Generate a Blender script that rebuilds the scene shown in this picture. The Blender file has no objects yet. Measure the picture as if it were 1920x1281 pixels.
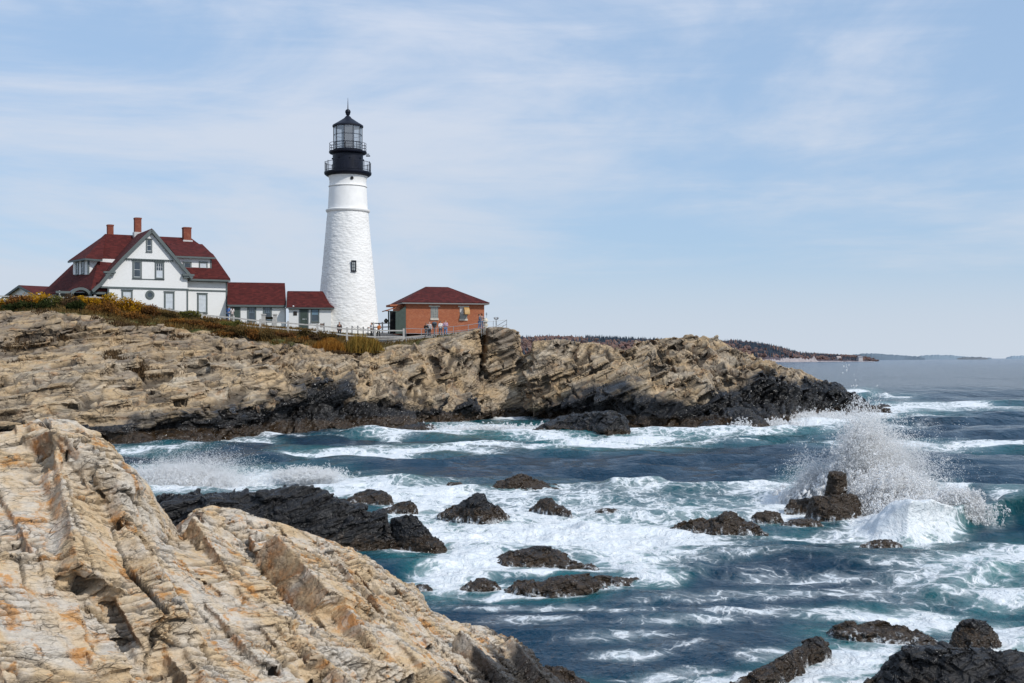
import bpy, bmesh, math, random
import numpy as np
from mathutils import Vector, Matrix
random.seed(7)
rng = np.random.default_rng(11)
SC = bpy.context.scene
COL = SC.collection
R = math.radians
F = 2300.0      # focal length in photo pixels
H = 6.0         # eye height above the water
HY = 672.0      # horizon row
CX = 960.0

def W(px, py, Y):
    """the point at depth Y seen at photo position px, py"""
    return Vector(((px - CX) / F * Y, Y, H + (HY - py) / F * Y))

# ------------------------------------------------------------------ objects
def setp(o, label=None, cat=None, group=None, kind=None):
    if label: o['label'] = label
    if cat: o['category'] = cat
    if group: o['group'] = group
    if kind: o['kind'] = kind
    return o

def empty(name, loc=(0, 0, 0), yaw=0.0, label=None, cat=None, group=None):
    o = bpy.data.objects.new(name, None)
    COL.objects.link(o)
    o.location = loc
    o.rotation_euler = (0, 0, yaw)
    o.empty_display_size = .3
    return setp(o, label, cat, group)

def link_mesh(name, me, mat=None, parent=None):
    o = bpy.data.objects.new(name, me)
    COL.objects.link(o)
    if mat is not None:
        me.materials.append(mat)
    if parent is not None:
        o.parent = parent
    return o

def np_mesh(name, V, Fq, smooth=False, attrs=None):
    """V (n,3) float array, Fq (m,k) int array"""
    V = np.ascontiguousarray(V, dtype=np.float32)
    Fq = np.ascontiguousarray(Fq, dtype=np.int32)
    me = bpy.data.meshes.new(name)
    me.vertices.add(len(V))
    me.vertices.foreach_set('co', V.ravel())
    k = Fq.shape[1]
    me.loops.add(Fq.size)
    me.loops.foreach_set('vertex_index', Fq.ravel())
    me.polygons.add(len(Fq))
    me.polygons.foreach_set('loop_start', np.arange(len(Fq), dtype=np.int32) * k)
    me.polygons.foreach_set('loop_total', np.full(len(Fq), k, dtype=np.int32))
    me.polygons.foreach_set('use_smooth', np.full(len(Fq), bool(smooth)))
    for nm, a in (attrs or {}).items():
        a = np.asarray(a, dtype=np.float32)
        if a.ndim == 2:
            at = me.attributes.new(nm, 'FLOAT_VECTOR', 'POINT')
            at.data.foreach_set('vector', a.ravel())
        else:
            at = me.attributes.new(nm, 'FLOAT', 'POINT')
            at.data.foreach_set('value', a.ravel())
    me.update()
    me.validate()
    return me

def grid_faces(nc, nr, flip=False):
    i = np.arange(nc - 1)[:, None] * nr + np.arange(nr - 1)[None, :]
    i = i.ravel()
    f = np.stack([i, i + nr, i + nr + 1, i + 1], 1)
    return f[:, ::-1] if flip else f

class MB:
    """collects simple shapes into one mesh"""
    def __init__(self):
        self.v = []; self.f = []
    def add(self, vs, fs):
        b = len(self.v)
        self.v += [tuple(p) for p in vs]
        self.f += [tuple(b + i for i in q) for q in fs]
        return self
    def box(self, a, b):
        x0, y0, z0 = a; x1, y1, z1 = b
        if x0 > x1: x0, x1 = x1, x0
        if y0 > y1: y0, y1 = y1, y0
        if z0 > z1: z0, z1 = z1, z0
        return self.add([(x0,y0,z0),(x1,y0,z0),(x1,y1,z0),(x0,y1,z0),(x0,y0,z1),(x1,y0,z1),(x1,y1,z1),(x0,y1,z1)],
                        [(0,3,2,1),(4,5,6,7),(0,1,5,4),(1,2,6,5),(2,3,7,6),(3,0,4,7)])
    def bar(self, p, q, w, h=None, up=(0, 0, 1)):
        p, q = Vector(p), Vector(q); h = h or w
        d = (q - p).normalized(); u = Vector(up)
        s = d.cross(u)
        if s.length < 1e-4: s = d.cross(Vector((0, 1, 0)))
        s.normalize(); u = s.cross(d)
        vs = []
        for c in (p, q):
            for a, b in ((-1,-1),(1,-1),(1,1),(-1,1)):
                vs.append(c + s * a * w / 2 + u * b * h / 2)
        return self.add(vs, [(0,1,2,3),(7,6,5,4),(0,4,5,1),(1,5,6,2),(2,6,7,3),(3,7,4,0)])
    def tube(self, p, q, r, r2=None, n=8, cap=True):
        p, q = Vector(p), Vector(q); r2 = r if r2 is None else r2
        d = (q - p).normalized()
        s = d.orthogonal().normalized(); t = d.cross(s)
        vs = []
        for c, rr in ((p, r), (q, r2)):
            for i in range(n):
                a = 2 * math.pi * i / n
                vs.append(c + (s * math.cos(a) + t * math.sin(a)) * rr)
        fs = [(i, (i + 1) % n, n + (i + 1) % n, n + i) for i in range(n)]
        if cap:
            fs += [tuple(range(n - 1, -1, -1)), tuple(range(n, 2 * n))]
        return self.add(vs, fs)
    def lathe(self, prof, n=48, c=(0, 0), cap=True, phase=0.0):
        """prof list of (r, z)"""
        vs = []; fs = []
        for r, z in prof:
            for i in range(n):
                a = 2 * math.pi * (i + phase) / n
                vs.append((c[0] + r * math.cos(a), c[1] + r * math.sin(a), z))
        for k in range(len(prof) - 1):
            for i in range(n):
                j = (i + 1) % n
                fs.append((k * n + i, k * n + j, (k + 1) * n + j, (k + 1) * n + i))
        if cap:
            fs.append(tuple(range(n - 1, -1, -1)))
            fs.append(tuple((len(prof) - 1) * n + i for i in range(n)))
        return self.add(vs, fs)
    def ring(self, r, z, t, n=48):
        vs = []; fs = []; m = 6
        for i in range(n):
            a = 2 * math.pi * i / n
            for k in range(m):
                b = 2 * math.pi * k / m
                rr = r + t * math.cos(b)
                vs.append((rr * math.cos(a), rr * math.sin(a), z + t * math.sin(b)))
        for i in range(n):
            for k in range(m):
                i2, k2 = (i + 1) % n, (k + 1) % m
                fs.append((i * m + k, i2 * m + k, i2 * m + k2, i * m + k2))
        return self.add(vs, fs)
    def slab(self, poly, t):
        """polygon (planar, any slope) thickened downward by t along z"""
        n = len(poly)
        top = [Vector(p) for p in poly]
        nrm = (top[1] - top[0]).cross(top[2] - top[0])
        if nrm.z < 0: top.reverse()
        bot = [p - Vector((0, 0, t)) for p in top]
        fs = [tuple(range(n)), tuple(range(2 * n - 1, n - 1, -1))]
        fs += [(i, n + i, n + (i + 1) % n, (i + 1) % n) for i in range(n)]
        return self.add(top + bot, fs)
    def prism(self, poly, d):
        """polygon extruded along vector d"""
        n = len(poly); d = Vector(d)
        a = [Vector(p) for p in poly]; b = [p + d for p in a]
        fs = [tuple(range(n - 1, -1, -1)), tuple(range(n, 2 * n))]
        fs += [(i, (i + 1) % n, n + (i + 1) % n, n + i) for i in range(n)]
        return self.add(a + b, fs)
    def build(self, name, mat, parent=None, smooth=False):
        me = bpy.data.meshes.new(name)
        me.from_pydata(self.v, [], self.f)
        bm = bmesh.new(); bm.from_mesh(me)
        bmesh.ops.recalc_face_normals(bm, faces=bm.faces)
        bm.to_mesh(me); bm.free()
        if smooth:
            me.polygons.foreach_set('use_smooth', [True] * len(me.polygons))
            try: me.set_sharp_from_angle(angle=R(40))
            except Exception: pass
        me.update()
        return link_mesh(name, me, mat, parent)

# ------------------------------------------------------------------ noise (vectorised)
def _h(x, y, z, seed):
    with np.errstate(over='ignore'):
        h = (x.astype(np.int64) * 374761393 + y.astype(np.int64) * 668265263 + z.astype(np.int64) * 1274126177 + seed * 974634541)
        h = (h & 0xffffffff).astype(np.uint32)
        h = (h ^ (h >> np.uint32(13))) * np.uint32(1274126177)
        h = (h ^ (h >> np.uint32(16))) * np.uint32(2246822519)
        h = h ^ (h >> np.uint32(15))
    return h
def h01(x, y, z, seed=0):
    return (_h(x, y, z, seed) & np.uint32(0xffffff)).astype(np.float32) / np.float32(0xffffff)

def vnoise(x, y, z, seed=0):
    x = np.asarray(x, np.float32); y = np.asarray(y, np.float32); z = np.broadcast_to(np.asarray(z, np.float32), x.shape)
    xi, yi, zi = np.floor(x), np.floor(y), np.floor(z)
    fx, fy, fz = x - xi, y - yi, z - zi
    xi = xi.astype(np.int32); yi = yi.astype(np.int32); zi = zi.astype(np.int32)
    u = fx * fx * fx * (fx * (fx * 6 - 15) + 10); v = fy * fy * fy * (fy * (fy * 6 - 15) + 10); w = fz * fz * fz * (fz * (fz * 6 - 15) + 10)
    r = 0
    for dx in (0, 1):
        a = u if dx else 1 - u
        for dy in (0, 1):
            b = v if dy else 1 - v
            for dz in (0, 1):
                c = w if dz else 1 - w
                r = r + a * b * c * h01(xi + dx, yi + dy, zi + dz, seed)
    return r * 2 - 1      # -1..1

def fbm(x, y, z, octv=4, seed=0, gain=.5, lac=2.03):
    s = 0; a = 1.0; t = 0
    for o in range(octv):
        k = lac ** o
        s = s + a * vnoise(x * k, y * k, z * k, seed + o * 17); t += a; a *= gain
    return s / t

def worley(x, y, z, seed=0):
    xi, yi, zi = [np.floor(a).astype(np.int32) for a in (x, y, z)]
    f1 = np.full(x.shape, 9., np.float32); f2 = f1.copy()
    cid = np.zeros(x.shape + (3,), np.int32); off = np.zeros(x.shape + (3,), np.float32)
    for dx in (-1, 0, 1):
        for dy in (-1, 0, 1):
            for dz in (-1, 0, 1):
                a, b, c = xi + dx, yi + dy, zi + dz
                ox = a + h01(a, b, c, seed) - x; oy = b + h01(a, b, c, seed + 1) - y; oz = c + h01(a, b, c, seed + 2) - z
                d = ox * ox + oy * oy + oz * oz
                m = d < f1
                f2 = np.where(m, f1, np.minimum(f2, d))
                f1 = np.where(m, d, f1)
                cid[m] = np.stack([a, b, c], -1)[m]
                off[m] = np.stack([ox, oy, oz], -1)[m]
    return np.sqrt(f1), np.sqrt(f2), cid, off

def sstep(a, b, x):
    t = np.clip((x - a) / (b - a), 0, 1)
    return t * t * (3 - 2 * t)

def frame3(ax, az):
    """orthonormal rows from along-strike ax and a rough bed normal az"""
    e1 = np.array(ax, float); e1 /= np.linalg.norm(e1)
    e3 = np.array(az, float); e3 -= e1 * (e3 @ e1); e3 /= np.linalg.norm(e3)
    return np.stack([e1, np.cross(e3, e1), e3]).astype(np.float32)

def bricks(q, size, seed, warp=.25, wf=.35):
    """jointed, bedded blocks. q (n,3) in bed coordinates -> offset -.5..1, crack distance (m), tone 0..1"""
    s1, s2, s3 = size
    a, b, c = q[:, 0], q[:, 1], q[:, 2]
    w = vnoise(a / s1 * wf, b / s2 * wf, c / s3 * wf, seed + 5)
    w2 = vnoise(a / s1 * wf + 31, b / s2 * wf, c / s3 * wf, seed + 6)
    w3 = vnoise(a / s1 * wf * 3 + 31, b / s2 * wf * 3, c / s3 * wf * 2, seed + 8)
    t = c / s3 + w * warp * 2.5 + w3 * warp * .5
    k = np.floor(t).astype(np.int32); ft = t - k
    z0 = np.zeros_like(k)
    x1 = a / s1 * (.6 + .8 * h01(k, z0, z0, seed + 1)) + h01(k, z0, z0, seed) * 7 + w2 * warp * 2 + w3 * warp * .5 + (ft - .5) * .25
    i = np.floor(x1).astype(np.int32); f1 = x1 - i
    x2 = b / s2 * (.6 + .8 * h01(k, i, z0, seed + 2)) + h01(k, i, z0, seed + 3) * 7 + w * warp * 3
    j = np.floor(x2).astype(np.int32); f2 = x2 - j
    val = h01(i, j, k, seed + 4)
    g1 = h01(i, j, k, seed + 7) - .5; g2 = h01(i, j, k, seed + 9) - .5; g3 = h01(i, j, k, seed + 10) - .5
    off = val - .5 + g1 * (f1 - .5) * .9 + g2 * (f2 - .5) * .7 + g3 * (ft - .5) * .7
    ed = np.minimum(np.minimum(np.minimum(ft, 1 - ft) * s3, np.minimum(f1, 1 - f1) * s1), np.minimum(f2, 1 - f2) * s2)
    bricks.ft = ft.astype(np.float32)
    return off.astype(np.float32), ed.astype(np.float32), h01(i, j, k, seed + 11)

def facets(q, size, seed):
    f1, f2, cid, off = worley(q[:, 0] / size[0], q[:, 1] / size[1], q[:, 2] / size[2], seed)
    a, b, c = cid[:, 0], cid[:, 1], cid[:, 2]
    v = h01(a, b, c, seed + 4) - .5
    g = [h01(a, b, c, seed + 5 + i) - .5 for i in range(3)]
    d = v + 1.3 * (g[0] * off[:, 0] + g[1] * off[:, 1] + g[2] * off[:, 2])
    return d.astype(np.float32), (f2 - f1).astype(np.float32), h01(a, b, c, seed + 9)

# ------------------------------------------------------------------ materials
class NT:
    def __init__(self, name):
        self.m = bpy.data.materials.new(name); self.m.use_nodes = True
        self.t = self.m.node_tree; self.t.nodes.clear()
        self.out = self.t.nodes.new('ShaderNodeOutputMaterial')
    def n(self, typ, **kw):
        nd = self.t.nodes.new('ShaderNode' + typ)
        for k, v in kw.items():
            if hasattr(nd, k) and k not in nd.inputs: setattr(nd, k, v)
            else: self.set(nd, k, v)
        return nd
    def set(self, nd, k, v):
        s = nd.inputs[k]
        if isinstance(v, bpy.types.NodeSocket): self.t.links.new(v, s)
        else:
            if s.type == 'RGBA' and len(v) == 3: v = (*v, 1)
            s.default_value = v
    def coord(self, which='Object'): return self.n('TexCoord').outputs[which]
    def attr(self, nm, out='Fac'): return self.n('Attribute', attribute_name=nm).outputs[out]
    def math(self, op, a, b=None, c=None, clamp=False):
        nd = self.n('Math', operation=op); nd.use_clamp = clamp
        for i, x in enumerate((a, b, c)):
            if x is not None: self.set(nd, i, x)
        return nd.outputs[0]
    def vmul(self, v, s):
        nd = self.n('VectorMath', operation='MULTIPLY'); self.set(nd, 0, v); self.set(nd, 1, s); return nd.outputs[0]
    def vadd(self, v, s):
        nd = self.n('VectorMath', operation='ADD'); self.set(nd, 0, v); self.set(nd, 1, s); return nd.outputs[0]
    def noise(self, vec, scale, detail=4, rough=.55, dist=0.0, out=0):
        nd = self.n('TexNoise'); self.set(nd, 'Vector', vec); self.set(nd, 'Scale', scale); self.set(nd, 'Detail', detail)
        self.set(nd, 'Roughness', rough); self.set(nd, 'Distortion', dist); return nd.outputs[out]
    def voro(self, vec, scale, feature='F1', out='Distance', rand=1.0):
        nd = self.n('TexVoronoi', feature=feature); self.set(nd, 'Vector', vec); self.set(nd, 'Scale', scale); self.set(nd, 'Randomness', rand)
        return nd.outputs[out]
    def ramp(self, f, stops, interp='LINEAR'):
        nd = self.n('ValToRGB'); self.set(nd, 'Fac', f); cr = nd.color_ramp; cr.interpolation = interp
        while len(cr.elements) < len(stops): cr.elements.new(.5)
        for e, (p, c) in zip(cr.elements, stops):
            e.position = p; e.color = (*c, 1) if not isinstance(c, (int, float)) else (c, c, c, 1)
        return nd.outputs[0]
    def mix(self, f, a, b, blend='MIX'):
        nd = self.n('Mix', data_type='RGBA', blend_type=blend); nd.clamp_factor = True
        s = [i for i in nd.inputs if i.enabled]
        for i, v in zip((nd.inputs[0], nd.inputs[6], nd.inputs[7]), (f, a, b)):
            if isinstance(v, bpy.types.NodeSocket): self.t.links.new(v, i)
            else: i.default_value = (*v, 1) if (not isinstance(v, (int, float)) and len(v) == 3) else v
        return nd.outputs[2]
    def map(self, f, a, b, c=0.0, d=1.0, smooth=False):
        nd = self.n('MapRange'); nd.clamp = True
        if smooth: nd.interpolation_type = 'SMOOTHSTEP'
        for i, v in enumerate((f, a, b, c, d)): self.set(nd, i, v)
        return nd.outputs[0]
    def bump(self, h, strength=.5, dist=.05, normal=None):
        nd = self.n('Bump'); self.set(nd, 'Height', h); self.set(nd, 'Strength', strength); self.set(nd, 'Distance', dist)
        if normal is not None: self.set(nd, 'Normal', normal)
        return nd.outputs[0]
    def bsdf(self, color, rough=.6, normal=None, **kw):
        nd = self.n('BsdfPrincipled'); self.set(nd, 'Base Color', color); self.set(nd, 'Roughness', rough)
        if normal is not None: self.set(nd, 'Normal', normal)
        for k, v in kw.items(): self.set(nd, k.replace('_', ' '), v)
        return nd.outputs[0]
    def end(self, sh):
        self.t.links.new(sh, self.out.inputs['Surface']); return self.m

def plain(name, color, rough=.6, var=.12, scale=6.0, bump=.0, metallic=0.0, spec=.4):
    k = NT(name); co = k.coord()
    nz = k.noise(co, scale, 5, .6)
    c = k.mix(k.map(nz, .3, .7, 0, 1), tuple(x * (1 - var) for x in color), tuple(min(1, x * (1 + var)) for x in color))
    nrm = k.bump(k.noise(co, scale * 3, 4), .4, bump) if bump else None
    return k.end(k.bsdf(c, rough, nrm, Metallic=metallic, Specular_IOR_Level=spec))
# ================================================================== rock
def rock_material(name, lam=10.0, pale=(.47, .41, .325), grey=(.33, .315, .295), tan=(.42, .30, .165), rust=(.36, .15, .035),
                  rust_amt=.5, scale=1.0, tan_lo=.44, weed_z=1.1, bump=.05, lam_bump=.03, stain=.5, joint=.75, lamc=.30, foamy=False):
    k = NT(name)
    bed = k.attr('bed', 'Vector'); co = k.coord()
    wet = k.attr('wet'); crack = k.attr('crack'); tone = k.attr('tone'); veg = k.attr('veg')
    lamv = k.vmul(bed, (1.1 * scale, 1.1 * scale, lam * scale))
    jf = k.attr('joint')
    l1 = k.noise(lamv, 1.6, 6, .62, .4)
    l2 = k.noise(lamv, 5.5, 5, .6, .2)
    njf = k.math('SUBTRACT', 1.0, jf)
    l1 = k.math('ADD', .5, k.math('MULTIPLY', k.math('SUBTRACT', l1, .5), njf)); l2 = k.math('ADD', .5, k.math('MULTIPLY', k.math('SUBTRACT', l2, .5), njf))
    fine = k.noise(co, 9 * scale, 7, .68)
    big = k.noise(co, .55 * scale, 5, .6, .6)
    mid = k.noise(co, 2.2 * scale, 6, .62, .5)
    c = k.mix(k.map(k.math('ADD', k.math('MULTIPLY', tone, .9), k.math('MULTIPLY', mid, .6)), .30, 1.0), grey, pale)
    c = k.mix(k.map(big, tan_lo, tan_lo + .19, 0, .85), c, tan)
    rn = k.math('ADD', k.math('MULTIPLY', k.noise(k.vadd(co, (17, 5, 3)), 1.1 * scale, 7, .66, .8), 1.0), k.math('MULTIPLY', l1, .25))
    c = k.mix(k.map(rn, .70 - .06 * rust_amt, .84 - .06 * rust_amt, 0, rust_amt, True), c, rust)
    c = k.mix(k.map(l1, .32, .5, lamc, 0), c, k.mix(.5, c, (.1, .085, .07)))
    c = k.mix(k.map(l2, .34, .46, .38, 0), c, k.mix(.6, c, (.08, .065, .05)))
    c = k.mix(k.map(fine, .3, .55, .30, 0), c, (.16, .135, .105))
    c = k.mix(k.map(l2, .58, .75, 0, .30), c, (.66, .60, .50))
    # thin joints
    jv = k.vadd(k.vmul(bed, (.9 * scale, .9 * scale, lam * .28 * scale)), k.vmul(k.n('VectorMath', operation='SUBTRACT', **{}).outputs[0] if False else bed, (0, 0, 0)))
    jw = k.n('TexNoise'); k.set(jw, 'Vector', jv); k.set(jw, 'Scale', 1.6); k.set(jw, 'Detail', 3)
    jm = k.n('VectorMath', operation='MULTIPLY_ADD'); k.set(jm, 0, jw.outputs['Color']); k.set(jm, 1, (.55, .55, .55)); k.set(jm, 2, jv)
    j1 = k.voro(jm.outputs[0], 1.15, 'DISTANCE_TO_EDGE'); j2 = k.voro(k.vadd(jm.outputs[0], (5, 2, 9)), 3.1, 'DISTANCE_TO_EDGE')
    jd = k.math('MAXIMUM', k.map(j1, .0, .035, 1, 0), k.map(j2, .0, .035, .6, 0))
    jd = k.math('MULTIPLY', jd, k.map(k.noise(jv, .8, 4, .6), .42, .60, 0, 1))
    c = k.mix(k.map(jd, 0, 1, 0, joint), c, (.055, .043, .032))
    # weathered grey-black streaks
    st = k.noise(k.vadd(k.vmul(co, (1, 1, .5)), (3, 9, 1)), .8 * scale, 7, .7, .7)
    c = k.mix(k.map(st, .53, .70, 0, stain, True), c, (.085, .075, .066))
    c = k.mix(k.map(crack, 0, 1, 0, .85), c, (.045, .036, .028))  # crack dirt together with crevice shade, both darkened into the colour
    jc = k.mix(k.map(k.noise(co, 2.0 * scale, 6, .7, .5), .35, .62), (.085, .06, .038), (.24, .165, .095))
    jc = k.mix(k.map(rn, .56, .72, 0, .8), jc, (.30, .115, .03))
    c = k.mix(k.math('MULTIPLY', k.math('MULTIPLY', jf, .8), k.map(k.noise(co, 1.2 * scale, 4, .6), .32, .55, .35, 1)), c, jc)  # brown stain plus painted shade on the left-facing joint faces
    # wet zone
    z = k.n('SeparateXYZ', Vector=co).outputs[2]
    wz = k.math('ADD', z, k.math('MULTIPLY', k.math('SUBTRACT', mid, .5), 1.4))
    wn = k.mix(k.map(fine, .35, .65), (.0050, .0047, .0048), (.021, .0195, .0195))
    wd = k.mix(k.map(fine, .35, .7), (.011, .007, .004), (.060, .036, .017))
    wc = k.mix(k.map(wz, weed_z * .6, weed_z, 1, 0), wn, wd)
    wc = k.mix(k.map(k.noise(co, 1.7 * scale, 6, .7), .62, .78, 0, .45), wc, (.052, .05, .052))
    fz = k.math('ADD', z, k.math('MULTIPLY', k.math('SUBTRACT', k.noise(k.vmul(co, (2.2, 2.2, .6)), 2.2, 6, .65, .5), .5), 1.3))
    wc = k.mix(k.math('MULTIPLY', k.map(fz, -.12, .12, 1, 0, True), k.map(k.noise(k.vmul(co, (3, 3, 1.0)), 3.0, 6, .7, .4), .42, .58, 0, .9)), wc, (.78, .81, .83)) if foamy else wc
    c = k.mix(wet, c, wc)
    # soil and turf on the top
    sc = k.mix(k.map(k.noise(co, 1.3, 6, .65), .38, .6), (.10, .075, .035), (.155, .135, .06))
    sc = k.mix(k.map(k.noise(co, .35, 4, .6), .47, .6), sc, (.085, .095, .03))
    c = k.mix(k.map(veg, .0, 1.0), c, sc)
    gravel = k.attr('gravel')
    gc = k.mix(k.map(fine, .3, .7), (.26, .235, .20), (.38, .35, .31))
    c = k.mix(gravel, c, gc)
    hgt = k.math('ADD', k.math('MULTIPLY', fine, .5), k.math('MULTIPLY', k.noise(co, 3.5 * scale, 7, .65), 1.0))
    n1 = k.bump(hgt, .9, bump)
    n2 = k.bump(k.math('SUBTRACT', k.math('ADD', l1, k.math('MULTIPLY', l2, .4)), k.math('MULTIPLY', jd, .8)), .9, lam_bump, n1)
    ro = k.mix(wet, (.88, .88, .88), k.ramp(k.noise(co, 2.6 * scale, 5, .6), [(.42, .52), (.60, .14)]))
    ro = k.n('SeparateColor', Color=ro).outputs[0]
    return k.end(k.bsdf(c, ro, n2, Specular_IOR_Level=k.map(wet, 0, 1, .2, .40)))

def loft(cols, st_px, st_rows, segs):
    """st_rows [station][K] = (Y, Z); linear across px, linear along rows -> P (nc, nr, 3), row coordinate t"""
    st_px = np.array(st_px, float); A = np.array(st_rows, float)
    K = A.shape[1]
    Yc = np.stack([np.interp(cols, st_px, A[:, k, 0]) for k in range(K)], 1)
    Zc = np.stack([np.interp(cols, st_px, A[:, k, 1]) for k in range(K)], 1)
    t = np.concatenate([np.linspace(k, k + 1, s, endpoint=False) for k, s in enumerate(segs)] + [[K - 1.0]])
    k = np.minimum(np.floor(t).astype(int), K - 2); f = t - k
    Y = Yc[:, k] * (1 - f) + Yc[:, k + 1] * f
    Z = Zc[:, k] * (1 - f) + Zc[:, k + 1] * f
    X = (cols[:, None] - CX) / F * Y
    return np.stack([X, Y, Z], -1), t

def smooth_rows(P, n, axis=1):
    for _ in range(n):
        Q = P.copy()
        if axis == 1: Q[:, 1:-1] = .25 * P[:, :-2] + .5 * P[:, 1:-1] + .25 * P[:, 2:]
        else: Q[1:-1] = .25 * P[:-2] + .5 * P[1:-1] + .25 * P[2:]
        P = Q
    return P

def normals(P):
    du = np.gradient(P, axis=0); dv = np.gradient(P, axis=1)
    N = np.cross(du, dv)
    N /= np.linalg.norm(N, axis=-1, keepdims=True) + 1e-9
    return N

def py_rows(py, Y):
    return (Y, H + (HY - py) / F * Y)

def yw(py):
    return H * F / (py - HY)

def close_grid(P, zb):
    nc, nr = P.shape[:2]; n = nc * nr
    top = P.reshape(-1, 3); bot = top.copy(); bot[:, 2] = zb
    f = grid_faces(nc, nr)
    b = lambda c, r: c * nr + r
    ring = [b(c, 0) for c in range(nc)] + [b(nc - 1, r) for r in range(1, nr)] + [b(c, nr - 1) for c in range(nc - 2, -1, -1)] + [b(0, r) for r in range(nr - 2, 0, -1)]
    ring = np.array(ring); nx = np.roll(ring, -1)
    side = np.stack([ring, ring + n, nx + n, nx], 1)
    return np.concatenate([top, bot]), np.concatenate([f, f[:, ::-1] + n, side])

def blocks(cen, ax, half, jit, g):
    """irregular six-sided blocks: cen (n,3), ax (n,3,3) rows, half (n,3)"""
    n = len(cen)
    S = np.array([(-1,-1,-1),(1,-1,-1),(1,1,-1),(-1,1,-1),(-1,-1,1),(1,-1,1),(1,1,1),(-1,1,1)], float)
    s = S[None] * half[:, None, :] * (1 + jit * g.uniform(-1, 1, (n, 8, 3)))
    V = cen[:, None, :] + np.einsum('nki,nij->nkj', s, ax)
    Q = np.array([(0,3,2,1),(4,5,6,7),(0,1,5,4),(1,2,6,5),(2,3,7,6),(3,0,4,7)])
    return V.reshape(-1, 3), (Q[None] + (np.arange(n) * 8)[:, None, None]).reshape(-1, 4)

def below_line(V, F_, lx, ly, margin):
    """drop blocks that would stick out above an outline given in photo coordinates"""
    q0 = V.reshape(-1, 8, 3); q = []
    for a in (0, .25, .5, .75, 1):
        for b in (0, .25, .5, .75, 1):
            for c in (0, 1):
                lo = (q0[:, 0] * (1 - a) + q0[:, 1] * a) * (1 - b) + (q0[:, 3] * (1 - a) + q0[:, 2] * a) * b
                hi = (q0[:, 4] * (1 - a) + q0[:, 5] * a) * (1 - b) + (q0[:, 7] * (1 - a) + q0[:, 6] * a) * b
                q.append(lo * (1 - c) + hi * c)
    q = np.stack(q, 1)
    bx = CX + F * q[..., 0] / q[..., 1]; by = HY - F * (q[..., 2] - H) / q[..., 1]
    ok = (by > np.interp(bx, lx, ly) - margin).all(1)
    n = int(ok.sum())
    return q0[ok].reshape(-1, 3), F_[:6 * n]

def wobble(ax, deg, g):
    """small random turns of the axes"""
    n = len(ax); r = np.radians(deg) * g.normal(0, 1, (n, 3))
    K = np.zeros((n, 3, 3)); K[:, 0, 1] = -r[:, 2]; K[:, 0, 2] = r[:, 1]; K[:, 1, 0] = r[:, 2]; K[:, 1, 2] = -r[:, 0]; K[:, 2, 0] = -r[:, 1]; K[:, 2, 1] = r[:, 0]
    M = np.eye(3)[None] + K + .5 * K @ K
    return np.einsum('nij,njk->nik', ax, M)

def voxel_union(parts, size):
    V = []; Fq = []; b = 0
    for v, f in parts:
        V.append(v); Fq.append(f + b); b += len(v)
    me = np_mesh('tmp_rock', np.concatenate(V), np.concatenate(Fq))
    o = bpy.data.objects.new('tmp_rock', me); COL.objects.link(o)
    m = o.modifiers.new('r', 'REMESH'); m.mode = 'VOXEL'; m.voxel_size = size; m.adaptivity = 0
    dg = bpy.context.evaluated_depsgraph_get(); dg.update()
    ev = o.evaluated_get(dg); em = ev.to_mesh()
    nv = len(em.vertices); co = np.empty(nv * 3, np.float32); em.vertices.foreach_get('co', co)
    nl = len(em.loops); li = np.empty(nl, np.int32); em.loops.foreach_get('vertex_index', li)
    lt = np.empty(len(em.polygons), np.int32); em.polygons.foreach_get('loop_total', lt)
    ev.to_mesh_clear(); bpy.data.objects.remove(o); bpy.data.meshes.remove(me)
    assert (lt == 4).all()
    return co.reshape(-1, 3), li.reshape(-1, 4)

def vert_normals(V, Fq):
    a = V[Fq[:, 2]] - V[Fq[:, 0]]; b = V[Fq[:, 3]] - V[Fq[:, 1]]
    fn = np.cross(a, b); N = np.zeros_like(V)
    for k in range(4):
        for c in range(3): N[:, c] += np.bincount(Fq[:, k], fn[:, c], len(V))
    return N / (np.linalg.norm(N, axis=1, keepdims=True) + 1e-12)

def relax(V, Fq, n, w=.5):
    """a few steps of smoothing of a quad mesh"""
    E = np.concatenate([Fq[:, [0, 1]], Fq[:, [1, 2]], Fq[:, [2, 3]], Fq[:, [3, 0]]])
    deg = np.bincount(E[:, 0], minlength=len(V)) + np.bincount(E[:, 1], minlength=len(V))
    for _ in range(n):
        A = np.stack([np.bincount(E[:, 0], V[E[:, 1], c], len(V)) + np.bincount(E[:, 1], V[E[:, 0], c], len(V)) for c in range(3)], 1) / np.maximum(deg, 1)[:, None]
        V = V * (1 - w) + A * w
    return V.astype(np.float32)

def drop_below(V, Fq, keep):
    Fq = Fq[keep[Fq].any(1)]
    used = np.zeros(len(V), bool); used[Fq.ravel()] = True
    idx = np.cumsum(used) - 1
    return V[used], idx[Fq].astype(np.int32)

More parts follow.
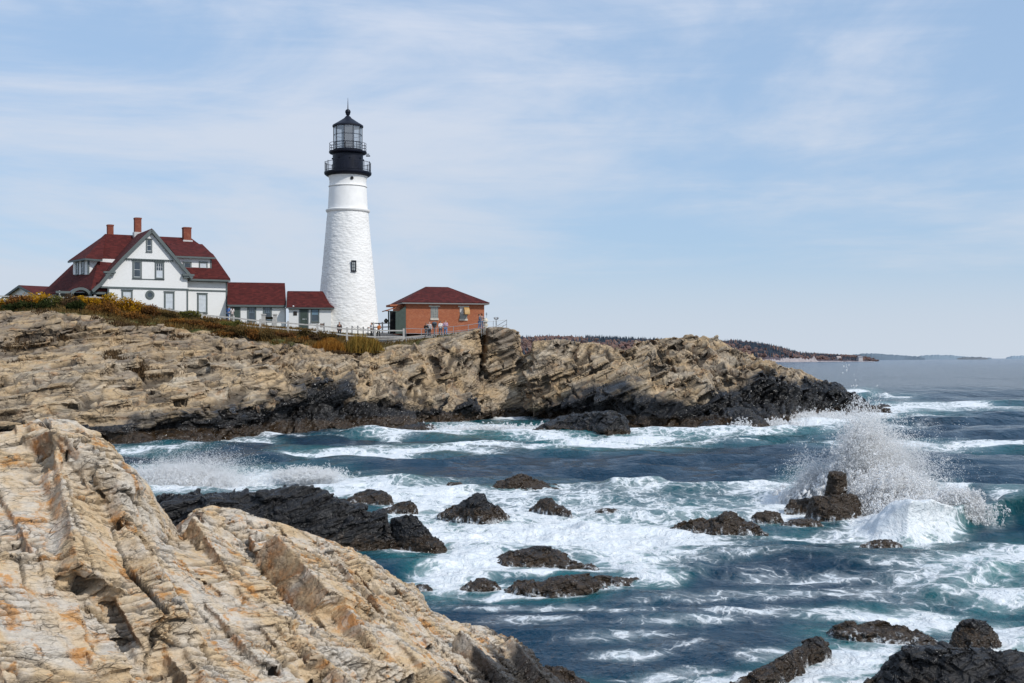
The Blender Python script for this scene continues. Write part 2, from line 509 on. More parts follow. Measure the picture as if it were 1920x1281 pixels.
# ------------------------------------------------------------------ the far headland
HS = [  # px, water, lip(py,Y), mid(py,Y), upper(py,Y), crest(py,Y), fence(py,Y), back z
 (-420, 842, (790, 83), (735, 90), (655, 104), (590, 116), (575, 127), 11.6),
 (-40, 838, (792, 85), (738, 91), (660, 104), (592, 116), (568, 127), 11.8),
 (100, 836, (792, 86), (740, 92), (662, 105), (585, 117), (568, 127), 11.6),
 (210, 835, (796, 86.5), (735, 94), (655, 107), (604, 117), (572, 128), 11.2),
 (300, 831, (788, 88.5), (722, 97), (658, 108.5), (612, 118), (582, 130), 10.9),
 (400, 829, (772, 91), (712, 101), (660, 111), (626, 119), (602, 131), 10.2),
 (480, 820, (757, 95), (705, 104), (668, 112), (641, 120), (613, 132), 9.7),
 (560, 812, (742, 101), (705, 107), (680, 113), (645, 121), (621, 133), 9.4),
 (620, 806, (735, 106), (702, 110), (680, 115.5), (660, 122), (630, 134), 9.3),
 (680, 802, (738, 109.5), (700, 113), (676, 118), (662, 124), (641, 133), 9.2),
 (725, 800, (750, 111), (695, 116), (668, 120), (655, 125), (640, 131), 9.2),
 (780, 798, (764, 112), (700, 117.5), (662, 122), (643, 125.5), (634, 129), 9.2),
 (850, 792, (768, 116.5), (698, 121.5), (652, 125), (628, 127), (626, 130), 9.3),
 (893, 787, (770, 121), (715, 124.0), (660, 126), (619, 127), (617, 131), 9.3),
 (905, 786, (770, 121.5), (718, 125.5), (660, 127.4), (618, 128.2), (616, 131), 9.3),
 (945, 784, (765, 124), (715, 126), (660, 127.5), (617, 128.5), (616, 131), 9.2),
 (972, 784, (762, 124), (716, 126), (662, 127.5), (622, 128.5), (621, 131), 8.6),
 (977, 784, (762, 124), (724, 126), (694, 127.5), (668, 129.5), (668, 131.5), 4.0),
 (997, 784, (760, 123), (722, 125.5), (690, 127), (664, 129), (666, 131.5), 2.0),
 (1002, 785, (760, 121), (718, 122.5), (676, 124), (642, 126), (645, 130), 0.0),
 (1060, 788, (752, 120), (712, 121.5), (676, 123.5), (641, 126), (646, 130), -1),
 (1110, 791, (742, 118), (704, 120.5), (672, 123.5), (645, 126.5), (650, 131), -1),
 (1150, 794, (738, 115), (706, 118.5), (678, 122), (655, 126), (660, 131), -1),
 (1184, 797, (742, 112), (712, 116), (682, 120.5), (656, 125), (660, 131), -1),
 (1192, 798, (744, 111.5), (708, 116), (672, 120.5), (640, 125), (645, 131), -1),
 (1240, 800, (752, 109), (706, 115), (665, 120.5), (632, 125), (637, 131), -1),
 (1300, 802, (752, 108.5), (700, 115), (660, 121), (629, 126), (634, 132), -1),
 (1345, 802, (738, 110.5), (695, 116), (660, 122), (633, 127), (638, 133), -1),
 (1385, 802, (726, 112), (697, 117), (672, 122), (654, 127.5), (659, 134), -1),
 (1430, 801, (716, 114.5), (700, 118), (686, 123), (676, 128.5), (681, 135), -1),
 (1470, 796, (722, 116), (708, 119.5), (696, 125), (689, 129.5), (694, 136), -1),
 (1500, 791, (732, 118), (716, 121), (704, 126), (697, 131), (702, 137), -1),
 (1540, 785, (746, 124.5), (734, 127), (724, 130), (717, 133.5), (722, 138), -1),
 (1565, 782, (752, 127), (738, 129), (727, 132), (719, 135), (724, 138), -1),
 (1590, 779, (760, 130.5), (750, 132), (742, 134), (735, 136), (740, 139), -1),
 (1615, 776, (766, 134), (760, 135), (753, 136), (748, 137.5), (752, 140), -1.2),
 (1645, 774, (772, 136.5), (770, 137), (768, 138), (766, 139), (768, 141), -1.5),
 (1672, 775, (774.5, 135), (774.5, 136), (774, 137), (773.5, 138), (774.5, 140), -2),
]
def build_headland():
    rows = []
    for px, w, lip, mid, up, cr, fe, bz in HS:
        Yw = yw(w)
        l = py_rows(*lip)
        und = 1.2 if px < 690 else (.35 if px < 1480 else .2)
        rows.append([(Yw - .8, -1.6), (Yw, 0.0), (max(Yw + .3, l[0] - .2) + und, l[1] * .62), l, py_rows(*mid), py_rows(*up), py_rows(*cr),
                     py_rows(*fe), (148., bz) if bz > 3 else (cr[1] + 9, bz), (176., bz - .3) if bz > 3 else (cr[1] + 14, -2.), (205., -2.) if bz > 3 else (cr[1] + 18, -2.5)])
    st = [h[0] for h in HS]
    cols = np.concatenate([np.arange(-420, -12, 6.0), np.arange(-12, 1672, 1.45), [1672.0]])
    segs = [6, 34, 14, 62, 70, 62, 34, 18, 12, 4]
    P, t = loft(cols, st, rows, segs)
    P = smooth_rows(P, 5, 1); P = smooth_rows(P, 3, 0)
    nc, nr = P.shape[:2]
    N = normals(smooth_rows(smooth_rows(P, 160, 1), 60, 0))
    # large scale irregular coves and buttresses
    p = P.reshape(-1, 3).astype(np.float32)
    px = np.repeat(cols, nr); tt = np.tile(t, nc)
    n = N.reshape(-1, 3)
    amp_row = np.interp(tt, [0, 1, 2, 3, 6, 6.7, 7, 10], [.6, .8, 1, 1, .55, .2, .0, .0])
    # three bedding attitudes along the shore
    fA = frame3((.97, .2, .12), (-.16, -.25, .95))
    fB = frame3((.93, .05, .36), (-.36, -.35, .86))
    fC = frame3((.90, -.1, .44), (-.45, -.3, .84))
    qs = [p @ f.T for f in (fA, fB, fC)]
    jx = px + 40 * vnoise(p[:, 0] * .1, p[:, 1] * .1, p[:, 2] * .2, 3)
    sel = np.where(jx < 520, 0, np.where(jx < 985, 1, 2))
    q = np.choose(sel[:, None], qs)
    q = q + (sel * 53.7)[:, None].astype(np.float32)
    low = fbm(p[:, 0] * .12, p[:, 1] * .12, p[:, 2] * .25, 3, 21)
    D = low * 1.0
    o, e, tn = bricks(q, (7.5, 3.5, 1.5), 101, warp=.2); D += o * .8
    P2 = p + n * (D * amp_row)[:, None]
    G = P2.reshape(nc, nr, 3)
    g = np.random.default_rng(77)
    keep_r = t <= 7.6
    parts = [close_grid(G[:, keep_r], -3.0)]
    # beds and joint blocks standing out of the slope
    Pg = p.reshape(nc, nr, 3); Ng = n.reshape(nc, nr, 3)
    du = np.linalg.norm(np.cross(np.gradient(Pg, axis=0), np.gradient(Pg, axis=1)), axis=-1)
    for (cnt, a0, a1, b0, b1, c0, c1, pr0, pr1, wob_) in ((460, 2.4, 6.5, 1.2, 3.2, .4, 1.0, -.3, .70, 3.5), (1500, .9, 2.8, .6, 1.6, .2, .55, -.2, .36, 5), (1700, .35, 1.1, .3, .8, .10, .28, -.1, .16, 8)):
        okm = np.broadcast_to((t > 1.9) & (t < 6.35), (nc, nr)) & (cols > -330)[:, None] & (cols < 1650)[:, None]
        w_ = (du * okm).ravel(); w_ = w_ / w_.sum()
        k = g.choice(nc * nr, cnt, p=w_)
        pk = P2[k]; nk = n[k]
        s = sel[k]; tk = tt[k]
        ax = np.stack([fA, fB, fC])[s].astype(float)
        ax = wobble(ax, wob_, g)
        hf = np.stack([g.uniform(a0, a1, cnt), g.uniform(b0, b1, cnt), g.uniform(c0, c1, cnt)], 1) / 2 * g.uniform(.7, 1.3, (cnt, 1))
        soft = np.where((px[k] < 700) & (tk > 3) & (tk < 4.5), .6, 1.15) * np.interp(px[k], [1540, 1640], [1, .5])
        hf *= np.where(tk < 3.0, 1.15, 1.0)[:, None]
        # extent of the block along the surface normal, so that it stands proud by a chosen height
        ext = np.abs(np.einsum('nij,nj->ni', ax, nk)) * hf
        prd = g.uniform(pr0, pr1, cnt) * soft
        cen = pk + nk * (prd - ext.sum(1) * .72)[:, None]
        bv, bf = blocks(cen, ax, hf, .16, g)
        cl_x = [h[0] for h in HS]; cl_y = [h[5][0] for h in HS]
        parts.append(below_line(bv, bf, cl_x, cl_y, 7))
    V, Fq = voxel_union(parts, .115)
    px_v = CX + F * V[:, 0] / V[:, 1]
    V, Fq = drop_below(V, Fq, V[:, 2] > -1.8)
    px_v = CX + F * V[:, 0] / V[:, 1]
    # row coordinate of every vertex from the undisplaced profile
    ci = np.clip(np.searchsorted(cols, px_v), 0, nc - 1)
    tv = np.empty(len(V), np.float32)
    base = P.astype(np.float32)
    for s0 in range(0, len(V), 20000):
        sl = slice(s0, s0 + 20000)
        d2 = (base[ci[sl], :, 1] - V[sl, 1:2]) ** 2 + (base[ci[sl], :, 2] - V[sl, 2:3]) ** 2
        tv[sl] = t[np.argmin(d2, 1)]
    Nv = vert_normals(V, Fq)
    jx = px_v + 40 * vnoise(V[:, 0] * .1, V[:, 1] * .1, V[:, 2] * .2, 3)
    sv = np.where(jx < 520, 0, np.where(jx < 985, 1, 2))
    q = np.choose(sv[:, None], [V @ f.T for f in (fA, fB, fC)]) + (sv * 53.7)[:, None].astype(np.float32)
    x, y, z = V[:, 0], V[:, 1], V[:, 2]
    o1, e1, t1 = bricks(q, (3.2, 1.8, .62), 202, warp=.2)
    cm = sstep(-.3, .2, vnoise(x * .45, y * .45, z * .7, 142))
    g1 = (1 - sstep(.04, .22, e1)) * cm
    o2, e2, t2 = bricks(q, (.95, .7, .24), 404, warp=.25)
    g2 = (1 - sstep(.01, .08, e2)) * (.35 + .65 * sstep(-.2, .3, vnoise(x * .9, y * .9, z * 1.2, 143)))
    D = -.42 * g1 - .12 * g2 + .07 * o2 + .20 * o1 + .04 * fbm(x * 1.3, y * 1.3, z * 1.9, 3, 31)
    D *= np.interp(tv, [0, 1, 6.4, 6.9], [1, 1, .9, .05])
    V = (V + Nv * D[:, None]).astype(np.float32)
    gq = np.exp(-((px_v - 903 - (z - 5) * .8) / 5.5) ** 2) * sstep(3.8, 4.3, tv) * (1 - sstep(6.2, 6.6, tv))
    V[:, 1] += gq * 2.0
    n2 = vert_normals(V, Fq)
    wetn = fbm(x * .22, y * .22, z * .5, 4, 51)
    lim = np.interp(px_v, [-400, 200, 420, 600, 760, 900, 1000, 1100, 1300, 1420, 1500, 1560, 1700],
                    [2.75, 2.75, 2.95, 3.15, 2.8, 2.6, 3.0, 3.2, 2.95, 3.15, 3.8, 6.5, 9])
    wet = 1 - sstep(-.30, .34, tv - lim - wetn * .75 - .35 * fbm(x * 1.1, y * 1.1, z * 1.6, 3, 52))
    tone = .45 * t1 + .35 * t2 + .2 * h01(np.floor(q[:, 0] / 5).astype(np.int32), np.floor(q[:, 1] / 3).astype(np.int32), np.floor(q[:, 2] / 1.2).astype(np.int32), 9)
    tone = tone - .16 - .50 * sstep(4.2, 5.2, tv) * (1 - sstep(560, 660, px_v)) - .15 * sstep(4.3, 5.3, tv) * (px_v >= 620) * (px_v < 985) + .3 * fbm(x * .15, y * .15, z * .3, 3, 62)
    def top_cover(px, tt, x, y, z):
        veg = sstep(5.85, 6.15, tt + .5 * fbm(x * .3, y * .3, z * .3, 4, 61) - np.interp(px, [-400, 150, 200, 700, 740, 860, 880], [.1, .1, 0, 0, .3, .6, 3]))
        grav = sstep(6.75, 6.95, tt) * sstep(655, 740, px + 20 * fbm(x * .22, y * .22, z * .5, 4, 51))
        grav = np.where(px > 985, 0, grav)
        return veg * (1 - grav) * (px < 985), grav
    veg, gravel = top_cover(px_v, tv, x, y, z)
    joint = sstep(.5, .85, -n2[:, 0]) * (1 - wet) * .75  # mask of left-facing faces, for stain and painted shade
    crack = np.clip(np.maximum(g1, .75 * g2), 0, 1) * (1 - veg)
    qb = np.choose(sv[:, None], [V @ f.T for f in (fA, fB, fC)])
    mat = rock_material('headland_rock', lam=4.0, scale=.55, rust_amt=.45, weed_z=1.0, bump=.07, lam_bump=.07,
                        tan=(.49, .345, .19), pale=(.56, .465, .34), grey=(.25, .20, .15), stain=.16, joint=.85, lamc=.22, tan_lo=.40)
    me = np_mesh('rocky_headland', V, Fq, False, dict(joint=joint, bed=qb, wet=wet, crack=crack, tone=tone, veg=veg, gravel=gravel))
    o = link_mesh('rocky_headland', me, mat)
    setp(o, 'long layered tan rock headland with a dark wet foot, carrying the lighthouse', None, None, 'structure')
    # level ground behind the crest
    kr = t >= 7.0
    Pt = G[:, kr].copy(); Pt[..., 2] += .03
    kc = cols < 975
    Pt = Pt[kc]
    f_ = Pt.reshape(-1, 3).astype(np.float32); pxx = np.repeat(cols[kc], kr.sum()); ttt = np.tile(t[kr], kc.sum())
    v2, g2_ = top_cover(pxx, ttt, f_[:, 0], f_[:, 1], f_[:, 2]); zz = np.zeros(len(f_))
    me = np_mesh('ground', f_, grid_faces(Pt.shape[0], Pt.shape[1]), False, dict(joint=zz, bed=f_, wet=zz, crack=zz, tone=zz + .5, veg=v2, gravel=g2_))
    o = link_mesh('ground', me, mat); setp(o, 'turf and gravel ground on top of the headland around the buildings', None, None, 'structure')
    vg, gg = top_cover(px, tt, p[:, 0], p[:, 1], p[:, 2])
    return (cols, t, G, vg.reshape(nc, nr), gg.reshape(nc, nr))

HEAD = build_headland()
def ground_z(x, y):
    """height of the headland top under a point (rows from the crest backward)"""
    cols, t, P = HEAD[:3]
    px = CX + F * x / y
    i = int(np.argmin(np.abs(cols - px)))
    m = t >= 5.9
    Yr, Zr = P[i, m, 1], P[i, m, 2]
    o = np.argsort(Yr)
    return float(np.interp(y, Yr[o], Zr[o]))

# ------------------------------------------------------------------ foreground ledge
FG = [  # px, crest py, crest Y, bottom Y (at py 1340), middle sag py offset
 (-160, 830, 13.6, 9.0), (0, 820, 13.8, 9.2), (40, 803, 14.0, 9.3), (105, 795, 14.2, 9.5), (140, 801, 14.2, 9.6), (160, 815, 14.3, 9.7), (178, 812, 14.4, 9.7), (200, 826, 14.5, 9.8),
 (232, 872, 14.7, 9.9), (258, 898, 14.9, 10.0), (300, 950, 15.2, 10.2), (335, 998, 15.3, 10.4), (346, 1016, 15.4, 10.5), (355, 1020, 15.5, 10.5), (359, 962, 16.6, 10.5), (398, 953, 16.8, 10.7), (440, 970, 17.0, 10.9),
 (480, 983, 17.2, 11.1), (560, 1004, 17.6, 11.6), (640, 1026, 18.0, 12.2), (690, 1050, 18.2, 12.7), (738, 1084, 18.3, 13.2), (786, 1108, 18.4, 13.6), (803, 1148, 18.4, 13.8),
 (850, 1172, 18.5, 14.4), (905, 1176, 18.7, 15.0), (960, 1200, 18.7, 15.8), (1000, 1224, 18.7, 16.4), (1015, 1250, 18.5, 16.6), (1060, 1285, 18.3, 17.0), (1110, 1330, 18.2, 17.4), (1200, 1420, 17.4, 17.3)]
SCARPS = [
 ([(352, 955), (356, 985), (352, 1030), (338, 1062), (300, 1090)], .55, 60),  # image-space traces of the big joints: rock on the left of each trace is dropped by h (m), fading over w photo px
 ([(28, 826), (95, 855), (140, 905), (178, 955), (200, 995)], .62, 120),
 ([(0, 950), (32, 968), (52, 1000), (60, 1030)], .35, 70),
 ([(150, 1082), (200, 1108), (255, 1140), (300, 1190), (330, 1250), (352, 1330)], .34, 110),
 ([(292, 1028), (350, 1068), (405, 1135), (450, 1200), (470, 1222)], .42, 85),
 ([(395, 968), (442, 999), (489, 1062), (545, 1118), (590, 1152), (620, 1180)], .62, 90),
 ([(600, 1048), (641, 1108), (672, 1163), (700, 1235), (740, 1330)], .26, 70),
 ([(330, 1190), (345, 1260), (352, 1330)], .22, 40),
 ([(690, 1075), (735, 1120), (765, 1170), (790, 1240)], .14, 60),
 ([(460, 1240), (520, 1290), (560, 1340)], .3, 80),
 ([(840, 1180), (880, 1220), (930, 1290)], .2, 60),
]
BENCH = [  # the side below-right of each trace is dropped (bedding steps)
 ([(0, 1012), (60, 1030), (120, 1046), (190, 1052), (260, 1028), (345, 996)], .42, 130),
 ([(60, 900), (130, 955), (200, 935), (262, 905)], .0, 80),
]
def seg_dist(px, py, line):
    best = np.full(px.shape, 1e9); side = np.zeros(px.shape); along = np.zeros(px.shape)
    L = 0; tot = sum(math.dist(a, b) for a, b in zip(line, line[1:]))
    for (x0, y0), (x1, y1) in zip(line, line[1:]):
        dx, dy = x1 - x0, y1 - y0; l2 = dx * dx + dy * dy; l = math.sqrt(l2)
        s = np.clip(((px - x0) * dx + (py - y0) * dy) / l2, 0, 1)
        d = np.hypot(px - x0 - s * dx, py - y0 - s * dy)
        sd = (dx * (py - y0) - dy * (px - x0)) / l
        m = d < best
        best = np.where(m, d, best); side = np.where(m, sd, side); along = np.where(m, (L + s * l) / tot, along)
        L += l
    return best, side, along

def build_foreground():
    cols = np.concatenate([np.arange(-160, -8, 5.0), np.arange(-8, 1112, 1.25), np.arange(1112, 1201, 6.0)])
    st = np.array([f[0] for f in FG], float)
    cpy = np.interp(cols, st, [f[1] for f in FG]); cY = np.interp(cols, st, [f[2] for f in FG]); bY = np.interp(cols, st, [f[3] for f in FG])
    nv = 430
    s = np.linspace(0, 1, nv)
    bpy_ = 1345.0
    PY = bpy_ + (cpy[:, None] - bpy_) * s[None, :]
    # depth runs along a steepening curve toward the crest
    Yf = bY[:, None] + (cY - bY)[:, None] * (s[None, :] ** 1.15)
    PX = np.repeat(cols[:, None], nv, 1)
    front = np.stack([(PX - CX) / F * Yf, Yf, H + (HY - PY) / F * Yf], -1)
    # the far side drops from the crest to below the water
    nb = 46
    b = np.linspace(0, 1, nb + 1)[1:]
    C = front[:, -1]
    back = np.stack([C[:, None, 0] * (1 + .12 * b), C[:, None, 1] + 2.2 * b ** .8, C[:, None, 2] - (C[:, None, 2] + 1.5) * b ** 1.6], -1)
    # the near side runs on under the viewer
    na = 24
    a = np.linspace(1, 0, na + 1)[:-1]
    B = front[:, 0]
    near = np.stack([B[:, None, 0] * (1 - .5 * a), B[:, None, 1] * (1 - .5 * a), B[:, None, 2] - .9 * a ** 1.2], -1)
    P = np.concatenate([near, front, back], 1)
    isf = np.concatenate([np.zeros(na), np.ones(nv), np.zeros(nb)])
    sv = np.concatenate([np.zeros(na), s, np.ones(nb)])
    PYa = np.concatenate([np.repeat(PY[:, :1] , na, 1) + 60 * a[None, :], PY, np.repeat(PY[:, -1:], nb, 1)], 1)
    PXa = np.repeat(cols[:, None], P.shape[1], 1)
    P = smooth_rows(P, 4, 1); P = smooth_rows(P, 2, 0)
    nc, nr = P.shape[:2]
    N = normals(smooth_rows(smooth_rows(P, 60, 1), 30, 0)).reshape(-1, 3)
    p = P.reshape(-1, 3).astype(np.float32)
    px, py = PXa.ravel(), PYa.ravel()
    wob = 7 * vnoise(p[:, 0] * 2.1, p[:, 1] * 2.1, p[:, 2] * 2.1, 9) + 4 * vnoise(p[:, 0] * 7, p[:, 1] * 7, p[:, 2] * 7, 10)
    wob2 = 7 * vnoise(p[:, 0] * 2.1, p[:, 1] * 2.1, p[:, 2] * 2.1, 12) + 4 * vnoise(p[:, 0] * 7, p[:, 1] * 7, p[:, 2] * 7, 13)
    D = np.zeros(len(p), np.float32); cr0 = np.zeros(len(p), np.float32)
    fL = frame3((.90, .40, .20), (-.32, .38, .86))
    fR = frame3((.74, .58, .30), (-.55, .36, .75))
    qL, qR = p @ fL.T, p @ fR.T
    jx = px + .55 * (py - 1100) + 60 * vnoise(p[:, 0] * .5, p[:, 1] * .5, p[:, 2] * .5, 4)
    q = np.where((jx < 560)[:, None], qL, qR + 37)
    ba, _, bt = bricks(q, (.55, .5, .16), 311, warp=.2); bb_, _, _ = bricks(q, (.2, .2, .06), 312, warp=.2)
    wob = wob * .8 + 9 * ba + 4 * bb_; wob2 = wob2 * .8 + 6 * ba
    hmod = np.clip(.75 + .9 * fbm(p[:, 0] * .9, p[:, 1] * .9, p[:, 2] * .9, 2, 313) + .35 * (bt - .5), .35, 1.4)
    for line, h, w in SCARPS:
        d, sd, al = seg_dist(px + wob, py + wob2 * .6, line)
        left = sstep(-2, 6, sd)
        fade = np.clip(1 - d / (w * 1.5), 0, 1) ** 1.15 * (sstep(0, .16, al) * (1 - sstep(.86, 1.0, al)))
        D -= .40 * h * hmod * left * fade
        D += .42 * h * hmod * (1 - left) * np.clip(1 - d / (w * 3.2), 0, 1) * (sstep(0, .16, al) * (1 - sstep(.86, 1.0, al)))
        cr0 = np.maximum(cr0, np.exp(-((sd - 9) / 7) ** 2) * fade)
    for line, h, w in BENCH:
        if h == 0: continue
        d, sd, al = seg_dist(px + wob, py + wob2 * .6, line)
        below = sstep(-3, 8, sd)
        fade = np.clip(1 - d / (w * 1.5), 0, 1) ** 1.15 * (sstep(0, .1, al) * (1 - sstep(.9, 1.0, al)))
        D -= .6 * h * below * fade
        cr0 = np.maximum(cr0, np.exp(-((sd - 8) / 6) ** 2) * fade)
    Dl = D; D = np.zeros(len(p), np.float32)
    D += .07 * fbm(p[:, 0] * .5, p[:, 1] * .5, p[:, 2] * .8, 3, 71)
    am = np.tile(np.interp(np.arange(nr), [0, na - 1, na, na + nv - 60, na + nv - 4, na + nv, nr], [.3, .9, 1, 1, .35, .3, .4]), nc)
    P1 = p + N * (Dl * am + D)[:, None]
    G1 = P1.reshape(nc, nr, 3); G1 = .5 * G1 + .5 * smooth_rows(smooth_rows(G1, 1, 1), 1, 0)
    g = np.random.default_rng(42)
    parts = [close_grid(G1, -2.2)]
    idx = np.where((np.tile(np.arange(nr), nc) > na) & (np.tile(np.arange(nr), nc) < na + nv - 3) & (px > -120) & (px < 1130))[0]
    Pg = P; du = np.linalg.norm(np.cross(np.gradient(Pg, axis=0), np.gradient(Pg, axis=1)), axis=-1).ravel()[idx]
    jt = np.array([.53, -.80, -.28]); jt /= np.linalg.norm(jt)        # trend of the joints, downhill to the right
    P1f = G1.reshape(-1, 3)
    for cnt, s0, s1, l0, l1, c0, c1, pr0, pr1, wob_ in ((120, .6, 1.5, .9, 2.8, .35, .6, -.02, .22, 3.5), (260, .22, .6, .35, 1.2, .15, .3, -.05, .11, 5), (420, .08, .26, .12, .5, .07, .14, -.025, .045, 7)):
        k = idx[g.choice(len(idx), cnt, p=du / du.sum())]
        nk = N[k]
        tdir = jt[None] - nk * (nk @ jt)[:, None]; tdir /= np.linalg.norm(tdir, axis=1, keepdims=True)
        sdir = np.cross(tdir, nk)                                     # across the joints, to the right
        # the tops dip to the right, so the left edges stand up as shaded scarps
        dip = np.radians(g.uniform(4, 15, cnt))[:, None]
        s2 = sdir * np.cos(dip) - nk * np.sin(dip) * np.sign(sdir[:, :1]); n3 = np.cross(s2, tdir); n3 *= np.sign((n3 * nk).sum(1))[:, None]
        ax = wobble(np.stack([s2, tdir, n3], 1), wob_, g)
        hf = np.stack([g.uniform(s0, s1, cnt), g.uniform(l0, l1, cnt), g.uniform(c0, c1, cnt)], 1) / 2
        near_edge = np.interp(np.tile(np.arange(nr), nc)[k], [na + nv - 70, na + nv - 10], [1, .45])
        cen = P1f[k] + nk * (g.uniform(pr0, pr1, cnt) * near_edge - hf[:, 2])[:, None]
        bv, bf = blocks(cen, ax, hf, .13, g)
        parts.append(below_line(bv, bf, st, [f[1] for f in FG], 12))
    V, Fq = voxel_union(parts, .0215)
    V, Fq = drop_below(V, Fq, V[:, 2] > -1.2)
    Nv = vert_normals(relax(V, Fq, 1), Fq)
    x, y, z = V[:, 0], V[:, 1], V[:, 2]
    px_v = CX + F * x / y; py_v = HY - F * (z - H) / y
    jx = px_v + .55 * (py_v - 1100) + 60 * vnoise(x * .5, y * .5, z * .5, 4)
    left_f = (jx < 560)[:, None]
    q = np.where(left_f, V @ fL.T, V @ fR.T + 37)
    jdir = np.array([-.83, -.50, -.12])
    joint = sstep(.42, .72, Nv @ jdir)  # mask of scarp faces turned left, coloured with stain and painted shade
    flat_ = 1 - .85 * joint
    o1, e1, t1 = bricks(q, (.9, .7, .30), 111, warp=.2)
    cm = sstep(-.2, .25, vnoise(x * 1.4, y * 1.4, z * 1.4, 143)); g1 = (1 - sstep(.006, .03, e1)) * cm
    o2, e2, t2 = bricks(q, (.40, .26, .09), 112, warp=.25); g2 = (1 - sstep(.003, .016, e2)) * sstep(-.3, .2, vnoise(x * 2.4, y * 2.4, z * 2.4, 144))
    o3, e3, t3 = bricks(q, (.22, .12, .035), 113, warp=.3)
    r = vnoise(q[:, 0] * 1.6, q[:, 1] * 2, q[:, 2] * 22, 81) + .6 * vnoise(q[:, 0] * 3.2, q[:, 1] * 4, q[:, 2] * 46, 82)
    jn = np.array([.26, .51, .82]); qJ = (V @ frame3(jt, jn).T).astype(np.float32)
    oj, ej, tj = bricks(qJ, (2.4, .62, 6.0), 117, warp=.10)
    gJ = (1 - sstep(.004, .024, ej)) * sstep(-.25, .1, vnoise(x * .9, y * .9, z * .9, 145))
    D = (-.075 * g1 - .03 * g2 - .085 * gJ + .02 * oj + .018 * o1 + .018 * o2 + .012 * o3 + .008 * r) * flat_
    D += .007 * fbm(x * 6, y * 6, z * 6, 3, 83) + joint * .035 * fbm(x * 5, y * 5, z * 5, 4, 84, .6)
    P2 = (V + Nv * D[:, None]).astype(np.float32)
    wl = (.10 * np.stack([vnoise(P2[:, 0] * 1.3, P2[:, 1] * 1.3, P2[:, 2] * 1.3, 201 + i) for i in range(3)], 1)).astype(np.float32)
    qb = np.where(left_f, (P2 + wl) @ fL.T, (P2 + wl) @ fR.T + 37)
    wetR = sstep(-.15, .15, fbm(x * 1.3, y * 1.3, z * 1.3, 4, 92) * .9 + (px_v - 800 - .8 * (1281 - py_v)) / 170 - .45)
    wet = np.maximum(wetR * .93, sstep(1.3, .7, z) if False else 1 - sstep(.6, 1.3, z + .5 * fbm(x, y, z, 3, 95)))
    wet = np.maximum(wet, sstep(.0, .6, Nv[:, 1] - .35) * (1 - sstep(2.0, 3.4, z)))
    zz = np.zeros(len(V))
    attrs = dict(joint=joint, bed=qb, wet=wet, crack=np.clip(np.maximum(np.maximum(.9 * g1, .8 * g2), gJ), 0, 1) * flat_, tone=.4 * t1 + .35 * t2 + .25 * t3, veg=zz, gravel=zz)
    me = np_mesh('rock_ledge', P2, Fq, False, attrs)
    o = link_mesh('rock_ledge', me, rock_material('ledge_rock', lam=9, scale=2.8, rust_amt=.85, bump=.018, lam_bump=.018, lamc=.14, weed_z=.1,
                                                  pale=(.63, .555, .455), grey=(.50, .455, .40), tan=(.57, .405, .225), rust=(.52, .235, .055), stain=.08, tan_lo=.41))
    setp(o, 'large pale orange-stained ledge of tilted layered rock at the viewer\'s feet', None, None, 'structure')

build_foreground()

